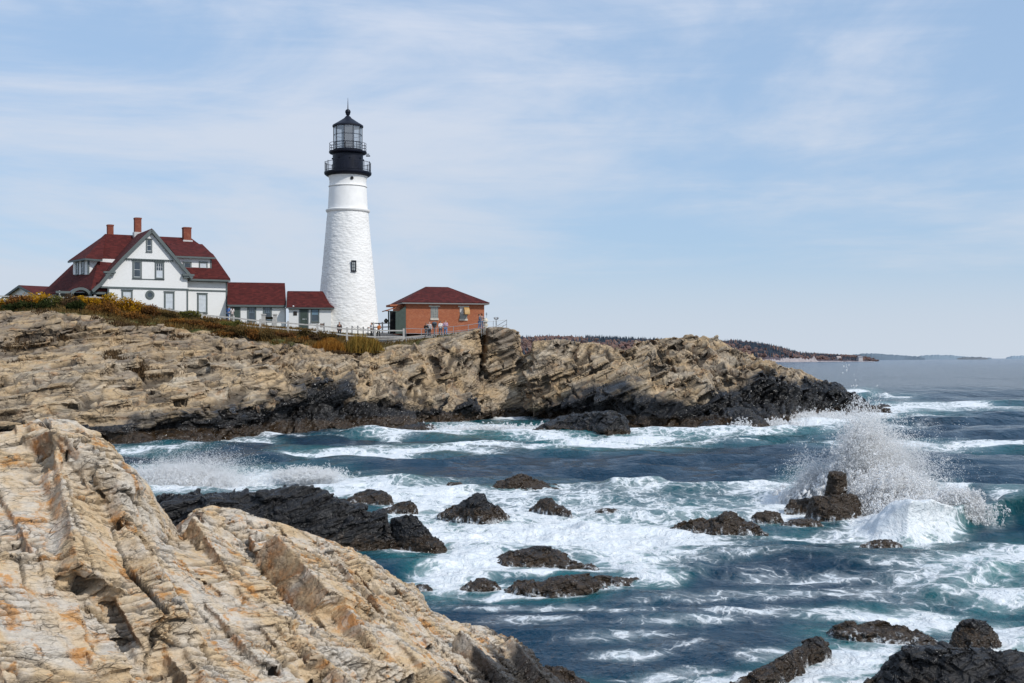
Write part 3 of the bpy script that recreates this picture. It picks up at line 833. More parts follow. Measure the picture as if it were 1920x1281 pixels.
# ------------------------------------------------------------------ wet rocks standing in the sea
MAT_WET = rock_material('wet_rock', foamy=True, lam=5, scale=1.3, weed_z=.55, bump=.05, lam_bump=.05)
MAT_BROWN = rock_material('weed_rock', foamy=True, lam=5, scale=1.5, weed_z=9.0, bump=.05, lam_bump=.04)
ROCK_BASES = []
def sea_rock(label, crest, base, thick=None, tilt=.25, mat=None, seed=0, rough=1.0, res=1.5, big=None, sink=.45, lng=1.5, name='sea_rock', group='wet rocks in the surf'):
    """crest, base: photo traces [(px,py)] of the top outline and of the near waterline"""
    x0 = base[0][0]; x1 = base[-1][0]
    cols = np.arange(x0, x1 + .1, max(res, (x1 - x0) / 420))
    bpy_ = np.interp(cols, [b[0] for b in base], [b[1] for b in base])
    cpy = np.minimum(np.interp(cols, [c[0] for c in crest], [c[1] for c in crest]), bpy_ - .5)
    Yb = H * F / (bpy_ - HY)
    Ym = float(np.median(Yb)); width = (x1 - x0) / F * Ym
    th = thick if thick is not None else min(2.5, .35 * width)
    u = (cols - x0) / (x1 - x0)
    env = np.sqrt(np.clip(1 - (2 * u - 1) ** 2, 0, 1)) * .85 + .15
    Yc = Yb + th * env * .55
    Zc = H + (HY - cpy) / F * Yc
    nf = int(np.clip((bpy_.max() - cpy.min()) / res, 14, 190)); nb = max(8, nf // 3)
    s = np.linspace(0, 1, nf)
    # rounded bulging front
    yf = Yb[:, None] + (Yc - Yb)[:, None] * s[None] ** 1.5
    zf = Zc[:, None] * (s[None] ** .8)
    b = np.linspace(0, 1, nb + 1)[1:]
    yb_ = Yc[:, None] + (th * env)[:, None] * b[None] * .75
    zb = Zc[:, None] - (Zc + sink)[:, None] * b[None] ** 1.7
    d = np.linspace(1, 0, 5)[:-1]
    yd = Yb[:, None] - .15 * d[None]; zd = np.zeros_like(yd) - sink * d[None]
    Y = np.concatenate([yd, yf, yb_], 1); Z = np.concatenate([zd, zf, zb], 1)
    X = (cols[:, None] - CX) / F * np.concatenate([np.repeat(Yb[:, None], 4, 1), yf, np.repeat(Yc[:, None], nb, 1)], 1)
    P = np.stack([X, Y, Z], -1)
    nc, nr = P.shape[:2]
    N = normals(smooth_rows(smooth_rows(P, 8, 1), 8, 0)).reshape(-1, 3)
    p = P.reshape(-1, 3).astype(np.float32)
    fr = frame3((.9, .3, tilt), (-tilt, -.35, .85))
    q = p @ fr.T + seed * 13.1
    sc = big or max(.25, min(1.5, .16 * width))
    g = np.random.default_rng(900 + seed)
    edge = np.repeat(sstep(0, .12, u) * (1 - sstep(.88, 1, u)), nr)
    Pb = (p + N * ((-.05 * sc + .12 * sc * fbm(p[:, 0] / sc, p[:, 1] / sc, p[:, 2] / sc, 2, seed)) * (.2 + .8 * edge))[:, None]).reshape(nc, nr, 3)
    parts = [close_grid(Pb, -sink - .3)]
    rr_ = np.tile(np.arange(nr), nc); ok = np.where((rr_ > 2) & (rr_ < 4 + nf + nb * .7) & (np.repeat(u, nr) > .03) & (np.repeat(u, nr) < .97))[0]
    nblk = int(np.clip(26 * width * max(Zc.max(), .3) / sc ** 2 * .35, 26, 240))
    for f_, kk in ((1.0, nblk), (.5, nblk * 3)):
        k = ok[g.integers(0, len(ok), kk)]
        ax = wobble(np.repeat(fr[None].astype(float), kk, 0), 10, g)
        hf = np.stack([g.uniform(.6, 1.5, kk) * lng / 1.5, g.uniform(.5, 1.1, kk), g.uniform(.22, .6, kk)], 1) * sc * .5 * f_
        room = np.clip(np.minimum(np.repeat(u, nr)[k], 1 - np.repeat(u, nr)[k]) * 8, .3, 1)
        hf *= room[:, None]
        ext = (np.abs(np.einsum('nij,nj->ni', ax, N[k])) * hf).sum(1)
        cen = Pb.reshape(-1, 3)[k] + N[k] * (g.uniform(-.12, .22, kk) * sc * f_ * rough * room - ext * .75)[:, None]
        bv, bf = blocks(cen, ax, hf, .2, g)
        parts.append(below_line(bv, bf, [b_[0] for b_ in crest], [b_[1] for b_ in crest], .06 * (bpy_.max() - cpy.min()) + 2.0))
    vox = max(.016, Ym / F * 1.5)
    V, Fq = voxel_union(parts, vox)
    V = relax(V, Fq, 1, .4)
    Nv = vert_normals(V, Fq); x, y, z = V.T
    q = V @ fr.T + seed * 13.1
    o2, e2, t1 = bricks(q, (sc * .5 * lng, sc * .4, sc * .2), seed + 2, warp=.3)
    D = .05 * sc * o2 + .05 * sc * fbm(x * 2.2 / sc, y * 2.2 / sc, z * 2.2 / sc, 4, seed, .6) - .05 * sc * (1 - sstep(.0, .05 * sc, e2))
    of, ef, _ = facets(q, (sc * .8 * lng, sc * .8, sc * .45), seed + 5); D += .15 * sc * of
    P2 = (V + Nv * D[:, None]).astype(np.float32)
    q = P2 @ fr.T + seed * 13.1
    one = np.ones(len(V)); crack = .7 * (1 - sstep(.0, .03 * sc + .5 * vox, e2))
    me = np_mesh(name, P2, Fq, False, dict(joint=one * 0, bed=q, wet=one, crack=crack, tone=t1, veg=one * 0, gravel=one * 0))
    ob = link_mesh(name, me, mat or MAT_WET)
    setp(ob, label, 'rock', group)
    ROCK_BASES.append(np.stack([(cols - CX) / F * Yb, Yb], 1)[::6])
    ROCK_BASES.append(np.stack([(cols - CX) / F * Yb, Yb + th * env], 1)[::8])
    return ob

sea_rock('long jagged black rock ridge just behind the pale ledge',
         [(285, 960), (296, 932), (330, 923), (375, 926), (382, 934), (420, 921), (500, 921), (545, 912), (600, 912), (612, 922), (640, 944), (690, 956), (728, 962), (734, 985), (745, 1010)],
         [(285, 1020), (340, 1036), (480, 1040), (640, 1042), (690, 1040), (720, 1038), (745, 1032)], 2.6, .3, seed=5, rough=.6, big=.9, lng=4.0)
sea_rock('rounded black rock with water streaming off, at the end of the black ridge',
         [(726, 1010), (735, 972), (760, 966), (785, 975), (808, 1002), (830, 1018), (842, 1040)],
         [(726, 1034), (760, 1040), (800, 1044), (842, 1046)], 1.3, .2, seed=6, rough=.7)
sea_rock('low dark slab sloping up out of white water above the black ridge',
         [(640, 944), (665, 928), (690, 920), (715, 918), (730, 926), (738, 942)],
         [(640, 948), (680, 946), (710, 947), (738, 948)], 1.6, .35, seed=7)
sea_rock('small dark slab awash, right of the low sloping slab',
         [(715, 958), (745, 944), (768, 938), (780, 946), (784, 958)], [(715, 962), (750, 963), (784, 963)], 1.0, .3, seed=8)
sea_rock('peaked brown-footed rock with a steep right face in the white water',
         [(820, 966), (845, 952), (865, 942), (885, 928), (905, 925), (914, 936), (930, 948), (945, 960), (956, 968)],
         [(820, 970), (860, 975), (890, 979), (915, 980), (940, 975), (956, 972)], 1.7, .2, seed=9, rough=.8)
sea_rock('small pointed rock with a lower shoulder to its right',
         [(992, 954), (1008, 942), (1022, 933), (1034, 934), (1042, 946), (1056, 950), (1072, 962)], [(992, 958), (1020, 962), (1050, 964), (1072, 966)], 1.2, .2, seed=10)
sea_rock('broad low olive-brown rock, farthest of the rocks in the bay',
         [(914, 917), (935, 903), (955, 895), (975, 891), (1000, 898), (1020, 906), (1045, 908), (1062, 918)], [(914, 920), (960, 923), (1010, 923), (1062, 921)], 1.8, .1, MAT_BROWN, 11)
sea_rock('tiny brown rock beside the broad olive-brown rock',
         [(832, 912), (842, 904), (862, 904), (874, 912)], [(832, 914), (850, 915), (874, 915)], .8, .1, MAT_BROWN, 12)
sea_rock('sliver of dark rock barely above the foam, right of the pointed rock',
         [(1116, 958), (1130, 953), (1150, 954), (1170, 959)], [(1116, 960), (1145, 962), (1170, 961)], .7, .1, seed=13)
sea_rock('smooth whale-backed rock with a brown flank',
         [(916, 1056), (945, 1040), (975, 1028), (1010, 1024), (1045, 1030), (1066, 1044), (1078, 1056), (1110, 1058), (1128, 1074)],
         [(916, 1061), (960, 1066), (1010, 1067), (1060, 1070), (1100, 1074), (1128, 1076)], 1.7, .15, seed=14, rough=.55)
sea_rock('long low weed-covered rock in front of the whale-backed rock',
         [(944, 1104), (975, 1092), (1010, 1086), (1060, 1082), (1100, 1078), (1140, 1082), (1180, 1084), (1212, 1096)],
         [(944, 1110), (990, 1118), (1040, 1123), (1090, 1118), (1130, 1108), (1170, 1102), (1212, 1099)], 1.3, .1, seed=15, rough=.8)
sea_rock('small rock half buried in foam, left of the long weedy rock',
         [(862, 1104), (880, 1090), (905, 1084), (932, 1092), (940, 1104)], [(862, 1108), (900, 1111), (940, 1108)], .8, .2, seed=16)
sea_rock('single small dark rock at the water\'s edge of the pale ledge',
         [(774, 1102), (784, 1094), (798, 1095), (808, 1103)], [(774, 1105), (792, 1107), (808, 1106)], .5, .1, seed=17)
sea_rock('long low brown rock with a small hump, left of the splash',
         [(1254, 988), (1280, 978), (1310, 974), (1345, 972), (1358, 960), (1376, 960), (1388, 974), (1415, 982), (1440, 999)],
         [(1254, 990), (1300, 998), (1350, 1003), (1400, 1001), (1440, 1002)], 1.6, .1, MAT_BROWN, 18)
sea_rock('small square brown rock between the long brown rock and the splash',
         [(1408, 972), (1418, 960), (1440, 958), (1460, 961), (1470, 976)], [(1408, 978), (1440, 980), (1470, 979)], .9, .1, MAT_BROWN, 19)
sea_rock('low brown block leaning on the boulder under the splash',
         [(1470, 952), (1480, 940), (1500, 935), (1530, 934), (1540, 950)], [(1470, 961), (1500, 962), (1540, 962)], .9, .1, MAT_BROWN, 20, .6)
sea_rock('big squared brown boulder directly under the splash',
         [(1510, 968), (1517, 938), (1530, 929), (1560, 928), (1595, 926), (1608, 930), (1616, 950), (1618, 964)],
         [(1510, 969), (1530, 975), (1560, 977), (1590, 976), (1618, 968)], 1.5, .05, MAT_BROWN, 21, .6)
sea_rock('dark weed-topped stump of rock in the middle of the splash',
         [(1546, 926), (1550, 905), (1552, 889), (1562, 884), (1585, 888), (1597, 900), (1598, 912), (1588, 926)],
         [(1546, 964), (1570, 967), (1588, 965)], .6, .05, MAT_BROWN, 22, .7)
sea_rock('water-washed rock below the brown boulder, streaming white',
         [(1462, 984), (1490, 972), (1520, 972), (1545, 984)], [(1462, 987), (1500, 990), (1545, 988)], .9, .1, seed=23)
sea_rock('dark rock awash under the breaking wave',
         [(1612, 1022), (1640, 1013), (1670, 1013), (1692, 1021)], [(1612, 1026), (1650, 1029), (1692, 1024)], .8, .1, seed=24)
sea_rock('dark two-humped rock wrapped in foam near the bottom edge',
         [(1548, 1186), (1560, 1172), (1590, 1162), (1612, 1172), (1630, 1168), (1660, 1170), (1690, 1172), (1730, 1188), (1780, 1212)],
         [(1548, 1192), (1600, 1204), (1640, 1206), (1700, 1212), (1780, 1222)], 1.2, .2, seed=25, rough=.8)
sea_rock('steep dark rock with a wet cap, above the big black rock in the corner',
         [(1780, 1214), (1790, 1180), (1800, 1166), (1830, 1162), (1855, 1170), (1870, 1190), (1880, 1214)], [(1780, 1226), (1830, 1232), (1880, 1224)], 1.0, .1, seed=26, rough=.8)
sea_rock('big black fissured rock cut off by the lower right corner',
         [(1620, 1290), (1650, 1262), (1668, 1230), (1690, 1218), (1760, 1214), (1840, 1222), (1900, 1222), (1960, 1230), (2060, 1262)],
         [(1620, 1330), (1700, 1350), (1800, 1362), (1900, 1362), (2060, 1346)], 1.8, .15, seed=27, rough=.7)
sea_rock('dark washed slab running down to the bottom edge through foam',
         [(1360, 1284), (1420, 1262), (1460, 1238), (1490, 1220), (1510, 1202), (1530, 1192), (1552, 1204), (1560, 1222)],
         [(1360, 1300), (1430, 1300), (1480, 1282), (1520, 1250), (1560, 1236)], .8, .3, seed=28, rough=.6)
sea_rock('low black rock in the shadow between the pale ledge and the black ridge',
         [(1010, 1262), (1030, 1248), (1055, 1250), (1085, 1268), (1110, 1282)], [(1010, 1300), (1060, 1305), (1110, 1300)], .9, .1, seed=29)
sea_rock('large smooth grey-black boulder at the foot of the headland',
         [(998, 806), (1020, 796), (1045, 784), (1070, 778), (1100, 770), (1140, 768), (1165, 776), (1176, 790), (1182, 806)],
         [(998, 812), (1040, 812), (1090, 814), (1140, 818), (1182, 816)], 5.0, .25, seed=30, rough=.6)
sea_rock('flat black rock at the waterline under the headland cave',
         [(738, 806), (760, 796), (785, 792), (810, 796), (822, 804)], [(738, 810), (780, 811), (822, 806)], 2.5, .1, seed=31)
sea_rock('pointed black rock with white water running down its face, under the outcrop',
         [(1370, 800), (1376, 772), (1390, 764), (1408, 768), (1430, 784), (1448, 802)], [(1370, 804), (1410, 805), (1448, 804)], 3.0, .2, seed=32)
sea_rock('small black rock in the wash left of the pointed black rock',
         [(1308, 800), (1320, 790), (1336, 788), (1350, 800)], [(1308, 804), (1330, 806), (1350, 804)], 1.8, .2, seed=33)
sea_rock('lone dark rock just off the tip of the headland',
         [(1644, 761), (1650, 757), (1664, 758), (1672, 763)], [(1644, 764), (1658, 765), (1672, 765)], 2.0, .1, seed=34)
# ================================================================== sea
FOAM = [
 (1000, 985, 330, 60, .62), (1260, 975, 210, 45, .58), (1150, 1040, 210, 40, .55), (560, 910, 300, 20, .62), (850, 935, 260, 20, .62), (1500, 1075, 260, 40, .16), (1420, 960, 130, 26, .6), (1800, 1090, 160, 45, .62),
 (1690, 992, 90, 24, 1.25), (1755, 985, 60, 22, 1.05), (1640, 965, 60, 30, 1.2),  # photo px, py, half widths, strength : patches of white water
 (330, 905, 95, 22, 1.1), (440, 898, 110, 16, 1.0), (560, 902, 120, 16, .95), (680, 908, 120, 14, .8), (620, 925, 160, 16, .8),
 (780, 925, 140, 16, .7), (760, 950, 60, 22, .9), (800, 985, 60, 30, 1.0), (760, 1020, 60, 26, 1.1), (860, 1010, 110, 36, 1.1), (960, 985, 130, 18, .95),
 (1000, 1005, 190, 26, 1.15), (1130, 990, 150, 22, 1.05), (1170, 1020, 140, 24, 1.0), (1100, 945, 160, 14, .7), (880, 1060, 90, 26, 1.1), (830, 1088, 60, 26, 1.05),
 (1170, 1050, 90, 22, .95), (1290, 960, 140, 22, .75), (1260, 1000, 120, 22, .8), (1320, 1020, 120, 16, .65), (1240, 925, 190, 13, .58), (1420, 925, 120, 16, .6), (1400, 945, 90, 12, .7),
 (1010, 1076, 110, 6, .9), (1090, 1075, 100, 6, .7), (960, 1118, 110, 8, .8), (1140, 1112, 60, 5, .5),
 (560, 852, 55, 5, .8), (660, 853, 110, 7, .95), (800, 845, 150, 6, .75), (900, 838, 120, 5, .7), (1010, 840, 40, 4, .8), (1130, 839, 160, 6, .95), (1270, 832, 90, 4, .8),
 (300, 842, 110, 4, .8), (470, 826, 70, 4, .7), (600, 818, 80, 4, .5), (720, 812, 90, 6, .8), (860, 806, 100, 9, 1.0), (960, 806, 70, 11, 1.1), (1050, 818, 100, 7, .9), (1180, 822, 90, 7, .9),
 (1230, 806, 70, 11, 1.0), (1300, 808, 100, 9, 1.0), (1440, 806, 90, 9, 1.0), (1520, 795, 60, 14, 1.15), (1570, 786, 60, 11, 1.1), (1640, 775, 60, 9, 1.0), (1560, 808, 140, 6, .7),
 (1700, 768, 110, 8, .95), (1820, 763, 140, 5, .75), (1620, 738, 30, 5, 1.1), (1680, 744, 60, 4, .6), (1470, 831, 130, 4, .75), (1400, 833, 60, 4, .6), (1620, 832, 200, 5, .8), (1840, 838, 150, 6, .8), (1750, 842, 160, 6, .6),
 (1780, 786, 120, 5, .45), (1690, 800, 80, 6, .5),
 (1530, 915, 70, 22, .95), (1480, 945, 70, 14, .85), (1640, 925, 55, 40, 1.15), (1690, 960, 60, 40, 1.15), (1740, 965, 55, 35, 1.1), (1785, 945, 30, 26, 1.1), (1660, 990, 60, 14, .9), (1720, 915, 60, 18, .75),
 (1590, 1000, 120, 12, .6), (1500, 1005, 110, 10, .7), (1440, 1030, 120, 10, .5), (1340, 1045, 160, 10, .5), (1220, 1085, 55, 12, 1.0), (1190, 1070, 50, 14, 1.0),
 (1860, 980, 50, 14, .5), (1890, 945, 40, 16, .75), (1900, 1045, 90, 26, .85), (1850, 1075, 110, 34, .95), (1780, 1100, 110, 24, .7), (1700, 1062, 120, 12, .5), (1600, 1045, 120, 10, .42), (1560, 1080, 160, 12, .42), (1660, 1110, 160, 18, .45),
 (1420, 1080, 160, 14, .4), (1450, 1110, 190, 12, .46), (1340, 1120, 160, 10, .42), (1240, 1128, 150, 9, .42), (1160, 1145, 140, 8, .42), (1060, 1140, 170, 8, .45), (930, 1142, 120, 6, .4), (1000, 1165, 120, 9, .42),
 (1280, 1165, 150, 10, .46), (1160, 1190, 130, 14, .44), (1420, 1150, 150, 12, .40), (1560, 1140, 130, 9, .5), (1660, 1150, 150, 14, .85), (1740, 1160, 110, 14, .95), (1880, 1200, 70, 34, 1.0), (1800, 1160, 60, 20, .6),
 (1600, 1235, 90, 26, 1.1), (1660, 1205, 70, 14, .9), (1570, 1262, 80, 22, 1.05), (1500, 1280, 60, 18, .85), (1440, 1232, 70, 16, .5), (1380, 1275, 110, 10, .7), (1300, 1256, 70, 10, .5), (1230, 1265, 90, 10, .5), (1180, 1222, 100, 10, .48), (1290, 1210, 120, 10, .3),
 (1880, 1120, 90, 18, .9), (1560, 1290, 120, 14, 1.0), (1740, 1212, 40, 6, .9),
]
def sea_points(PX, PY):
    Y = H * F / (PY - HY)
    return (PX - CX) / F * Y, Y

RIDGES = [  # a breaking swell: trace of its crest (px, py of the water plane below it), height m, front width m, back width m
 ([(1590, 984), (1640, 1000), (1700, 1004), (1760, 994), (1820, 978), (1870, 972), (1960, 974), (2100, 980)], 1.1, 1.0, 3.2),
 ([(1120, 925), (1160, 924), (1200, 922), (1260, 920)], .26, .9, 2.2),
 ([(1150, 1088), (1200, 1092), (1250, 1090), (1300, 1080), (1340, 1070)], .22, .8, 1.8),
 ([(420, 906), (500, 902), (580, 898), (650, 902), (720, 908), (800, 912), (860, 910)], .42, .8, 2.6),
 ([(1690, 1130), (1760, 1112), (1830, 1096), (1900, 1080), (1990, 1070)], .22, .8, 1.8),
 ([(1860, 968), (1900, 966), (1950, 962)], .4, .6, 1.2),
 ([(1560, 745), (1600, 744), (1640, 743), (1680, 746)], 1.1, 2.0, 4.0),
 ([(1700, 1250), (1800, 1236), (1900, 1222), (1960, 1216)], .35, .5, 1.0),
]
def build_sea():
    cols = np.concatenate([np.linspace(-1500, -30, 90, endpoint=False), np.arange(-30, 1950, 1.9), np.linspace(1950, 3400, 90)])
    py = [3400, 2800, 2400, 2050, 1850, 1700, 1600, 1520, 1460, 1420, 1390]
    v = 1370.0
    while v > 712: py.append(v); v -= 1.5
    while v > 676: py.append(v); v -= .8
    py += [675.5, 674.8, 674.2, 673.7, 673.3, 673.0, 672.75, 672.5, 672.35]
    py = np.array(py)
    PX, PY = np.meshgrid(cols, py, indexing='ij')
    X, Y = sea_points(PX, PY)
    shp = X.shape
    x, y = X.ravel().astype(np.float32), Y.ravel().astype(np.float32)
    px, pyf = PX.ravel(), PY.ravel()
    dY = np.abs(np.gradient(Y, axis=1)).ravel(); res = np.maximum(dY, .04)
    # foam
    wx = 22 * fbm(px * .02, pyf * .05, 0, 3, 5); wy = 7 * fbm(px * .012, pyf * .05, 4, 3, 6)
    foam = np.zeros(len(x)); aer = np.zeros(len(x))
    qx, qy = px + wx, pyf + wy
    for a, b, rx, ry, s in FOAM:
        d2 = ((qx - a) / rx) ** 2 + ((qy - b) / ry) ** 2
        m = d2 < 9
        foam[m] = np.maximum(foam[m], s * np.exp(-.9 * d2[m])) + .12 * s * np.exp(-.9 * d2[m])
        d3 = ((px - a) / (rx * 1.5)) ** 2 + ((pyf - b) / (ry * 1.9 + 5)) ** 2
        m = d3 < 8
        aer[m] = np.maximum(aer[m], min(s, 1) * np.exp(-.9 * d3[m]))
    near = (y < 180)
    idx = np.where(near)[0]
    from mathutils.kdtree import KDTree
    B = np.concatenate(ROCK_BASES)
    # distance to rock waterlines (2-D), done in coarse blocks
    best = np.full(len(idx), 99., np.float32)
    for a in ROCK_BASES:
        lo, hi = a.min(0) - 3, a.max(0) + 3
        m = (x[idx] > lo[0]) & (x[idx] < hi[0]) & (y[idx] > lo[1]) & (y[idx] < hi[1])
        if not m.any(): continue
        ii = np.where(m)[0]
        dx = x[idx[ii]][:, None] - a[None, :, 0]; dy = y[idx[ii]][:, None] - a[None, :, 1]
        best[ii] = np.minimum(best[ii], np.sqrt((dx * dx + dy * dy).min(1)))
    fr = np.exp(-(best / (.18 + .004 * y[idx])) ** 1.2)
    foam[idx] = np.maximum(foam[idx], fr * .95 * (.6 + .5 * vnoise(x[idx] * .9, y[idx] * .9, 0, 8)))
    aer[idx] = np.maximum(aer[idx], .8 * np.exp(-best / 1.5))
    # headland wash
    hp = np.array([h[0] for h in HS], float); hw = np.array([h[1] for h in HS], float)
    wl = np.interp(px, hp, hw)
    dh = (pyf - wl)
    ins = (px < 1672) & (dh > -6)
    sw = (.75 + .5 * vnoise(px * .02, 0 * px, 0, 14)) * np.interp(px, [0, 300, 500, 800, 1000, 1700], [.5, .55, .6, .9, 1, 1])
    foam = np.where(ins, np.maximum(foam, sw * np.exp(-(np.maximum(dh, 0) / (5 + 4 * vnoise(px * .015, 0 * px, 3, 15))) ** 1.5)), foam)
    brk = fbm(x * .35, y * .22, 0, 4, 71)
    foam = foam * (.80 + .42 * brk)
    # swell and chop
    z = np.zeros(len(x))
    wd = math.radians(-100)
    k = 0
    cx = x + 1.6 * vnoise(x * .12, y * .09, 1, 41) + .5 * vnoise(x * .4, y * .33, 1, 42)
    cy = y + 1.6 * vnoise(x * .12, y * .09, 2, 43) + .5 * vnoise(x * .4, y * .33, 2, 44)
    for lam, am in ((23, .10), (15, .11), (9.5, .09), (6.3, .075), (4.4, .06), (3.1, .045), (2.2, .034), (1.6, .026), (1.15, .02), (.8, .014), (.55, .010), (.4, .007)):
        for j in range(3):
            th = wd + rng.normal(0, .42 + .10 * (lam < 5)); k += 1
            ph = (math.cos(th) * cx + math.sin(th) * cy) * 2 * math.pi / (lam * rng.uniform(.85, 1.15)) + rng.uniform(0, 6.28)
            fade = sstep(1.8, 4.5, lam / res)
            s = .5 + .5 * np.sin(ph)
            z += am * .62 * fade * (s ** 1.7 * 2 - .8) * (.55 + .75 * (vnoise(x / lam * .22, y / lam * .22, j, 60 + k) * .5 + .5))
    calm = 1 - .55 * np.exp(-((px - 1150) / 330) ** 2 - ((pyf - 1190) / 45) ** 2)
    z *= calm * np.interp(y, [10, 40, 70, 100, 160, 400], [.62, .85, 1.25, 1.45, 1.5, 1.7])
    chopw = z.copy()
    # individual breaking swells
    crestf = np.zeros(len(x)); teal = np.zeros(len(x))
    shift = np.zeros(len(x))
    for trace, h, wf, wb in RIDGES:
        T = np.array([sea_points(np.array(float(a)), np.array(float(b))) for a, b in trace])
        m = (px > trace[0][0] - 60) & (px < trace[-1][0] + 60)
        ii = np.where(m)[0]
        yc = np.interp(px[ii], [t[0] for t in trace], T[:, 1])
        xx = (px[ii] - trace[0][0]) / (trace[-1][0] - trace[0][0])
        yc = yc + .35 * vnoise(x[ii] * .6, 0 * x[ii], 0, 18) * min(1, wf)
        env = sstep(-.02, .22, xx) * (1 - sstep(.8, 1.02, xx)) * (.85 + .25 * vnoise(x[ii] * .5, 0 * x[ii], 9, 19))
        d = y[ii] - yc
        prof = np.where(d < 0, np.exp(-(np.abs(d) / wf) ** 2.0), np.exp(-(d / wb) ** 1.6))
        z[ii] += h * env * prof
        teal[ii] = np.maximum(teal[ii], env * np.where(d < 0, np.exp(-(np.abs(d) / (wf * 1.3)) ** 2), np.exp(-(d / (.5 * wb)) ** 2)) * min(1, h * 1.6))
        # the crest throws forward a little
        shift[ii] += -.55 * h * env * np.exp(-((d - .1) / (wf * .55)) ** 2)
        crestf[ii] = np.maximum(crestf[ii], .75 * env * np.exp(-((d - .05) / (.22 + .05 * wf)) ** 2) * (vnoise(x[ii] * 1.3, y[ii], 2, 20) * .5 + .62))
    foam = np.maximum(foam, crestf)
    # white horses on open water
    far = sstep(.55, .8, fbm(x * .045, y * .03, 0, 3, 33)) * sstep(.14, .26, chopw)
    foam = np.maximum(foam, .85 * far * (y > 60))
    # foam is lumpy
    fz = np.clip(foam, 0, 1.1)
    lump = .5 + .5 * fbm(x * 1.5, y * 1.1, 0, 4, 34, .6)
    calm_r = np.ones(len(x)); calm_r[idx] = 1 - .75 * np.exp(-best / .7); z *= calm_r
    z += calm_r * fz ** 1.5 * (lump * .26 - .12) * np.clip(1.1 - res / 2.2, .15, 1)
    pk = sstep(.95, 1.25, foam)
    z += calm_r * pk * .18 * (.5 + .5 * vnoise(x * 2.6, y * 2.2, 0, 35))
    P = np.stack([x, y + shift, z], 1)
    # keep the far edge at the horizon flat
    P[:, 2] *= np.interp(y, [600, 2000], [1, 0])
    thin = np.clip(teal + .45 * sstep(.10, .5, chopw) * (y < 60), 0, 1)
    attrs = dict(foam=foam, aer=np.clip(aer, 0, 1), teal=thin)
    me = np_mesh('sea', P, grid_faces(*shp), True, attrs)
    k = NT('sea_water')
    co = k.coord()
    fo = k.attr('foam'); ae = k.attr('aer'); te = k.attr('teal')
    xy = k.vmul(co, (1, .8, 1.1))
    wn = k.n('TexNoise'); k.set(wn, 'Vector', xy); k.set(wn, 'Scale', .9); k.set(wn, 'Detail', 4)
    warp = k.n('VectorMath', operation='MULTIPLY_ADD'); k.set(warp, 0, wn.outputs['Color']); k.set(warp, 1, (1.5, 1.5, 0)); k.set(warp, 2, xy)
    wv = warp.outputs[0]
    # lacy nets of foam: cell walls of warped cells at several sizes
    n1 = k.voro(wv, 1.3, 'DISTANCE_TO_EDGE'); n2 = k.voro(k.vadd(wv, (7, 3, 0)), 3.4, 'DISTANCE_TO_EDGE'); n3 = k.voro(wv, 8.5, 'DISTANCE_TO_EDGE')
    lace = k.math('ADD', k.math('ADD', k.map(n1, 0, .26, .62, 0), k.map(n2, 0, .24, .42, 0)), k.map(n3, 0, .3, .2, 0))
    bro = k.noise(wv, .55, 8, .66, .4)
    streak = k.noise(k.vmul(wv, (.45, 1.3, 1)), 1.1, 7, .65, .6)
    tex = k.math('ADD', k.math('MULTIPLY', lace, .60), k.math('ADD', k.math('MULTIPLY', bro, .75), k.math('MULTIPLY', streak, .6)))
    lvl = k.math('ADD', tex, k.math('MULTIPLY', fo, 1.5))
    fm = k.map(lvl, 1.52, 2.04, 0, 1, True)
    fm = k.math('MULTIPLY', fm, k.map(fo, .05, .3, 0, 1))
    film = k.math('MULTIPLY', k.map(lvl, 1.20, 1.75, 0, .36), k.map(fo, .12, .5, 0, 1))
    fm = k.math('MAXIMUM', fm, film)
    deep = k.mix(k.map(k.noise(co, .05, 3), .35, .65), (.0022, .022, .048), (.0034, .033, .064))
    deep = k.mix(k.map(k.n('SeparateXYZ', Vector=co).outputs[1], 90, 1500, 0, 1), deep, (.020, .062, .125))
    c = k.mix(k.map(te, 0, 1, 0, .85), deep, (.005, .070, .068))
    c = k.mix(k.map(ae, .34, 1.0, 0, .85), c, (.020, .165, .165))
    fcol = k.mix(k.map(k.noise(wv, 3.0, 5, .6), .3, .7), (.62, .68, .72), (.84, .855, .86))
    # ripples
    dist = k.n('CameraData').outputs['View Distance'] if False else None
    r1 = k.noise(k.vmul(co, (1, .75, 1)), 1.1, 6, .62, .3)
    r2 = k.noise(k.vmul(co, (1, .8, 1)), 4.5, 5, .6, .3)
    r3 = k.noise(k.vmul(co, (.8, .35, 1)), .35, 5, .6, .2)
    y_ = k.n('SeparateXYZ', Vector=co).outputs[1]
    hh = k.math('ADD', k.math('MULTIPLY', r1, .30), k.math('MULTIPLY', r2, .12))
    hh = k.math('ADD', hh, k.math('MULTIPLY', r3, k.map(y_, 35, 130, 0, 1.7)))
    hh = k.math('MULTIPLY', hh, k.map(y_, 40, 220, 1.0, 2.6))
    nb = k.bump(hh, 1.0, .85)
    water = k.bsdf(c, .10, nb, IOR=1.333, Specular_IOR_Level=.17)
    fb = k.bump(k.noise(wv, 5, 6, .7), .8, .12, k.bump(lvl, .6, .12))
    foamb = k.bsdf(fcol, .9, fb, Specular_IOR_Level=.15)
    ms = k.n('MixShader'); k.set(ms, 0, fm); k.t.links.new(water, ms.inputs[1]); k.t.links.new(foamb, ms.inputs[2])
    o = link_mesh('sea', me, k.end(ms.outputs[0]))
    setp(o, 'dark blue sea with teal swells and lacy white foam', None, None, 'structure')
build_sea()

